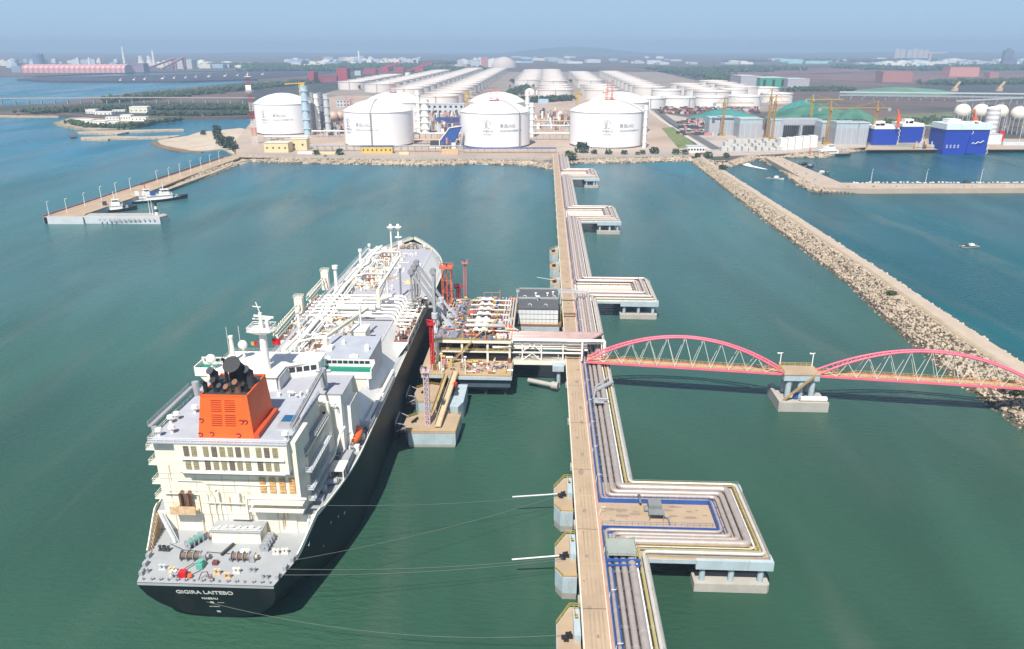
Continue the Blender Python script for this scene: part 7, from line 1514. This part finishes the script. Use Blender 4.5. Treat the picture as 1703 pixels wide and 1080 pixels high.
# elevated conveyors
def conveyor(uv, z, w, label, step=26, m=lgrey, zt=3.2):
    pts = [W(u, v, 5) for u, v in uv]; t = thing('elevated_conveyor', label, 'conveyor', FM(pts[0].x, pts[0].y, 5)); b = MB(); c = MB(); 
    for a, q in zip(pts, pts[1:]):
        b.bar(a + Vector((0, 0, z)), q + Vector((0, 0, z)), w, zt); k = int((q - a).length / step)
        for i in range(k): p = a.lerp(q, i / k); c.box(p.x - .9, p.x + .9, p.y - 2, p.y + 2, 0, z)
    b.build('gallery', m, t); c.build('trestle', grey, t)
conveyor([(-40, 174.5), (200, 172.5), (425, 173)], 13, 4, 'long elevated conveyor crossing the left shore to the tanks', m=mat('conveyor_tan', (.36, .32, .28), .8), zt=2.2); conveyor([(1395, 161.5), (1500, 162.5), (1800, 166)], 12, 5, 'pale elevated conveyor crossing behind the green mounds on the right'); conveyor([(1395, 165.5), (1590, 168), (1800, 172)], 10, 5, 'second elevated conveyor in front of its twin on the right', m=grey)
conveyor([(1590, 180), (1800, 168)], 14, 3, 'thin sloping conveyor above the cream spheres')
# left peninsula buildings
for uL, uR, v, h, d, l in ((121, 152, 206, 6, 16, 'long low white building on the peninsula tip'), (152, 176, 210.5, 8, 12, 'white building with dark gaps at the water side of the peninsula'), (178, 196, 211, 7, 12, 'small white block right of the waterside building'), (143, 160, 191, 9, 14, 'white building behind the trees on the peninsula'), (158, 186, 193, 7, 14, 'low white building with a stepped roof on the peninsula'), (201, 218, 201, 9, 14, 'white building on the right part of the peninsula'), (218, 243, 201.5, 6, 12, 'low white row right of its taller neighbour on the peninsula'), (216, 246, 190, 13, 18, 'large cream flat roofed building at the back of the peninsula'), (176, 198, 200, 5, 12, 'grey roofed building in the middle of the peninsula'), (187, 208, 188, 5, 10, 'small white building between the peninsula trees')):
    boxat(uL, uR, v, h, d, 'shore_building', cream if 'cream' in l else white, l, 'building', zb=3.2, roof=lgrey if 'grey' in l else white, win=(4, 1, 2.2, 2))
belt([(115, 205), (150, 212), (200, 213), (248, 206), (300, 200)], 9, 5, 260, 'dark trees around the white buildings on the peninsula', 3.2); belt([(48, 189), (200, 183), (420, 182)], 36, 9, 600, 'dark tree belt below the long left conveyor', 5, seed=4); belt([(180, 171.5), (320, 158), (430, 147), (520, 138)], 50, 12, 600, 'dark tree belt on the brown spit left of the domed tanks', seed=5, size=(4, 8)); belt([(250, 192), (330, 193), (420, 191)], 12, 7, 160, 'trees on the green strip right of the peninsula', seed=6)
belt([(1310, 150), (1400, 149), (1420, 152), (1300, 152)], 12, 9, 200, 'dark trees in front of the far warehouses', seed=7, size=(3, 6)); belt([(1560, 141), (1720, 139), (1820, 140)], 90, 14, 400, 'dark purple tree belt on the right skyline', seed=8, size=(6, 12))
belt([(1475, 206), (1600, 200)], 40, 5, 120, 'scattered bushes on the field behind the blue dock', seed=9); belt([(1090, 115), (1180, 126), (1235, 139)], 110, 14, 350, 'dark forest strip right of the oil tank farm', seed=10, size=(7, 14))
belt([(600, 150), (680, 128), (760, 118)], 60, 12, 260, 'dark trees along the left side of the oil tank farm', seed=11, size=(5, 10))
belt([(1330, 207), (1440, 206)], 8, 6, 80, 'low bushes at the foot of the green mound', seed=12)
R = random.Random(33)
for i in range(22):
    u = R.choice((R.uniform(1060, 1700), R.uniform(380, 760))); v = R.uniform(101, 121) if u > 900 else R.uniform(106, 119); L_ = R.uniform(40, 170); belt([(u - L_ / 2, v + R.uniform(-.7, .7)), (u, v), (u + L_ / 2, v + R.uniform(-.7, .7))], R.uniform(60, 170), 15, 130, 'hazy dark trees scattered over the far plain', seed=50 + i, size=(10, 22))
# warehouses, red sheds
wr = mat('warehouse_grey', (.42, .40, .42), .8, nz=.08); gd = mat('warehouse_green', (.05, .30, .17), .7)
boxat(1231, 1262, 146, 34, 120, 'warehouse', wr, 'grey open fronted warehouse with a white bay', 'warehouse', roof=lgrey); boxat(1263, 1308, 147, 30, 120, 'warehouse', gd, 'warehouse with bright green doors on the far side of the tanks', 'warehouse', roof=lgrey, win=(3, 1, 8, 20)); boxat(1309, 1345, 148, 28, 100, 'warehouse', wr, 'low grey warehouse right of the one with green doors', 'warehouse', roof=lgrey)
rs = mat('red_shed', (.38, .17, .15), .7, nz=.1); rc = mat('crimson_shed', (.38, .05, .07), .7, nz=.12)
boxat(1467, 1516, 137, 36, 60, 'red_shed', rs, 'large salmon red shed left of its paler twin on the right skyline', 'shed', roof=rs); boxat(1578, 1627, 128, 38, 60, 'red_shed', mat('salmon_shed', (.58, .26, .22), .7), 'pale salmon shed on the right skyline', 'shed', roof=rs); boxat(1645, 1660, 130, 22, 40, 'red_shed', rs, 'small salmon red shed near the right edge', 'shed')
boxat(513, 523, 139, 38, 60, 'red_tower_shed', rc, 'crimson block at the left end of the red conveyor', 'shed'); boxat(561, 578, 135, 44, 60, 'red_tower_shed', rc, 'crimson block at the right end of the red conveyor', 'shed')
boxat(523.5, 560.5, 137, 22, 20, 'red_gallery', mat('crimson_gallery', (.28, .06, .09), .8, nz=.25, s=.05), 'long crimson gallery between two crimson blocks', 'gallery')
for i, (uL, uR, v, h, m, l) in enumerate(((605, 625, 123, 22, rc, 'small crimson hopper beyond the crimson gallery'), (655, 672, 121, 26, rc, 'crimson hopper near the oil tank columns'), (590, 600, 126, 20, lgrey, 'pale hopper between the crimson ones'), (674, 681, 131, 22, white, 'small white block beside the oil tanks'), (800, 812, 112, 60, pinkred, 'pale pinkish plant tower at the head of the oil tank columns'), (812, 822, 112, 45, white, 'white plant block at the head of the oil tank columns'), (783, 798, 113, 38, lgrey, 'low pale plant block left of the plant tower'))): boxat(uL, uR, v, h, 40, 'plant_building', m, l, 'building')
b = MB(FM(*Q(838, 113, 5), 5)); b.lathe(0, 0, [(75, 0), (72, 20), (52, 46), (25, 60), (.01, 64)], 24); b.build('storage_dome', mat('dome_tan', (.55, .46, .42), .8), label='tan storage dome at the head of the oil tank columns', cat='dome')
for u, v, l in ((697, 121, 'crimson stacker crane arm beyond the oil tanks'), (640, 122, 'pale stacker arm near the crimson hoppers')):
    b = MB(FM(*Q(u, v, 5), 5)); b.bar((-60, 0, 8), (70, 0, 48), 9); b.box(-20, 20, -10, 10, 0, 24); b.bar((0, 0, 24), (30, 0, 52), 5); b.build('stacker', rc if 'crimson' in l else lgrey, label=l, cat='stacker')
for i, u in enumerate((1588, 1662)): b = MB(FM(*Q(u, 152, 5), 5)); b.bar((-8, 0, 0), (10, 0, 26), 5); b.box(-8, 6, -5, 5, 0, 10); b.build('excavator', rustw, label=['left', 'right'][i] + ' of two pale machines standing on the dark ground at the right', cat='machine', group='machines on the dark ground')
# coal conveyors and vehicles on the spit
R = random.Random(4)
for i in range(12):
    u = 203 + i * 21 + R.uniform(-5, 5); v = 134.5 - i * .9; b = MB(FM(*Q(u, v, 6), 6)); w = R.uniform(3, 6); b.box(-w, w, -3, 3, 0, 3); b.bar((-w, 0, 2), (w * 1.8, 0, 9), 1.2); b.build('coal_machine', white, label='small white machine on the dark coal spit across the left bay', cat='machine', group='white machines on the coal spit')
# far industry across the bay
def stack(u, vb, vt, r0, r1, name, m, label, prof=None, group=None):
    P = W(u, vb, 5); h = top_h(P.y, vt) - 5; b = MB(FM(P.x, P.y, 5)); b.lathe(0, 0, [(a, h * z) for a, z in (prof or ((r0, 0), (r1, 1), (r1 * .8, 1), (.01, .99)))], 28); b.build(name, m, label=label, cat=name.replace('_', ' '), group=group)
stack(66, 110, 90, 36, 34, 'gas_holder', mat('holder_blue', (.13, .19, .30), .7), 'big dark blue cylindrical gas holder on the far left shore')
for u, vt, l in ((208, 78, 'tall white chimney left of the cooling towers'), (257, 84, 'tall white chimney right of the cooling towers'), (131, 96, 'short white chimney left of its twin above the pink shed'), (150, 96, 'short white chimney right of its twin above the pink shed'), (598, 85, 'tall pale lattice chimney above the middle skyline')): stack(u, 109, vt, 10, 6, 'chimney', white, l)
for u, l in ((236, 'left cooling tower on the far shore'), (250, 'right cooling tower on the far shore')): stack(u, 109, 93, 0, 0, 'cooling_tower', mat('cooling_white', (.66, .64, .60), .8), l, prof=((26, 0), (20, .35), (15.5, .7), (16.5, 1), (14, 1), (14, .9), (.01, .88)), group='cooling towers')
P = W(37, 121.5, 5); Q_ = W(208, 121.5, 5); w = Q_.x - P.x; M = FM(P.x, P.y, 5); t = thing('coal_shed', 'very long pink and white ribbed storage shed on the far left shore', 'shed', M)
b = MB(M); n = 40
for i in range(n): b.mi = i % 2; x0 = w * i / n; x1 = w * (i + 1) / n; b.add([(x, y, z) for x in (x0, x1) for y, z in ((0, 0), (0, 22), (12, 33), (45, 39), (78, 33), (90, 0))], [(0, 6, 7, 1), (1, 7, 8, 2), (2, 8, 9, 3), (3, 9, 10, 4), (4, 10, 11, 5), (0, 1, 2, 3, 4, 5), (11, 10, 9, 8, 7, 6)])
b.build('ribbed_roof', [mat('rib_red', (.58, .22, .21), .7), mat('rib_pale', (.64, .40, .39), .7)], t)
boxat(209, 240, 120.5, 42, 60, 'conveyor_house', mat('purple_grey', (.25, .17, .24), .8, nz=.3, s=.02), 'dark purple conveyor house at the end of the pink shed', 'building'); boxat(20, 36, 121, 30, 50, 'conveyor_house', mat('slate_blue', (.25, .30, .38), .8), 'slate blue block at the left end of the pink shed', 'building'); boxat(294, 320, 115, 50, 80, 'plant_building', lgrey, 'large pale grey plant block right of the cooling towers', 'building')
for i, (u0, v0, z0, u1, z1) in enumerate(((240, 119, 8, 292, 60), (268, 119, 10, 308, 66))): a = W(u0, v0, 5) + Vector((0, 0, z0)); q = W(u1, v0 - 2, 5) + Vector((0, 0, z1)); b = MB(); b.bar(a, q, 10, 8); b.box(q.x - 8, q.x + 8, q.y - 8, q.y + 8, 4, q.z); b.build('sloping_gallery', pinkred, label=['lower left', 'upper right'][i] + ' of two sloping reddish galleries by the cooling towers', cat='gallery')
# towns along the skyline
R = random.Random(21)
pal = [white, lgrey, cream, mat('town_pale', (.62, .64, .66), .8), mat('town_blue', (.35, .45, .55), .8)]
zones = [(-40, 34, 108, 121, 20, 45, 'white plant and town blocks at the left edge of the far shore', 8, 40), (36, 210, 104, 108, 22, 35, 'pale town blocks behind the long pink shed', 10, 40), (262, 345, 108, 114, 14, 35, 'pale blocks right of the cooling towers', 10, 40), (320, 420, 107, 114, 26, 24, 'low white blocks across the middle of the bay shore', 20, 60), (470, 575, 100, 112, 24, 26, 'white blocks on the shore left of the crimson gallery', 20, 70), (575, 700, 100, 112, 42, 40, 'white town blocks behind the crimson gallery', 12, 45), (765, 850, 100, 111, 26, 35, 'pale town blocks behind the oil tank columns', 12, 50), (850, 1060, 96, 106, 20, 22, 'faint pale blocks behind the middle oil tanks', 20, 80), (1060, 1300, 97, 108, 18, 20, 'faint pale blocks on the right middle skyline', 20, 70), (1310, 1400, 101, 106, 10, 16, 'pale turquoise roofed sheds on the right skyline', 40, 110), (1425, 1720, 102, 114, 60, 26, 'white sheds and blocks on the right skyline', 20, 80), (1670, 1730, 106, 114, 7, 90, 'dark high rise blocks at the right edge skyline', 25, 40)]
pal2 = {9: [mat('turquoise_roof', (.35, .62, .62), .7)], 11: [mat('slate_tower', (.16, .17, .24), .8)]}
for zi, (u0, u1, v0, v1, n, hm_, l, w0, w1) in enumerate(zones):
    for i in range(n):
        u = R.uniform(u0, u1); v = R.uniform(v0, v1); P = W(u, v, 5); w = R.uniform(w0, w1) * (1 + P.y / 9000); h = hm_ * R.uniform(.35, 1.1); d = w * R.uniform(.4, 1.2); b = MB(FM(P.x, min(P.y, 14500), 5, R.uniform(-.2, .2))); b.box(-w / 2, w / 2, 0, d, -.5, h); b.box(-w / 4, w / 8, d * .2, d * .6, h, h * 1.12)
        b.build('distant_building', R.choice(pal2.get(zi, pal)), label=l, cat='building', group=l)
# faint tower blocks and gantry on the right horizon
for i, u in enumerate((1483, 1492, 1503, 1512, 1521, 1530)):
    x = (u - 851.5) / F * 8500; Y = 8900; hh = top_h(Y, 82 + (i % 3)); b = MB(FM(x, Y, 5)); b.box(-28, 28, 0, 30, 0, hh - 5); b.box(-10, 10, 4, 20, hh - 5, hh + 2); b.build('tower_block', mat('faint_pinkish', (.62, .50, .48), .8), label='faint pinkish tower block on the right horizon', cat='building', group='faint tower blocks on the right horizon')
x = (1541 - 851.5) / F * 5600; Y = 5900; hh = top_h(Y, 88); b = MB(FM(x, Y, 5)); b.box(-8, 8, -8, 8, 0, hh - 5); b.bar((-90, 0, hh - 8), (120, 0, hh - 4), 9); b.build('gantry_crane', mat('faint_tan', (.55, .42, .36), .8), label='faint tan gantry crane on the right horizon', cat='crane')
# ------------------------------------------------------------------ coastal haze
hz = MB(); hz.box(-16500, 16500, -600, 16200, -4, 215); ho = hz.build('haze', mat('haze_tmp', (1, 1, 1)), kind='stuff')
hm2 = bpy.data.materials.new('haze_air'); hm2.use_nodes = True; t_ = hm2.node_tree; t_.nodes.clear(); o_ = t_.nodes.new('ShaderNodeOutputMaterial'); v_ = t_.nodes.new('ShaderNodeVolumePrincipled')
v_.inputs['Color'].default_value = (.51, .69, .90, 1); v_.inputs['Density'].default_value = HAZE; v_.inputs['Anisotropy'].default_value = .0
t_.links.new(v_.outputs[0], o_.inputs['Volume']); ho.data.materials.clear(); ho.data.materials.append(hm2)
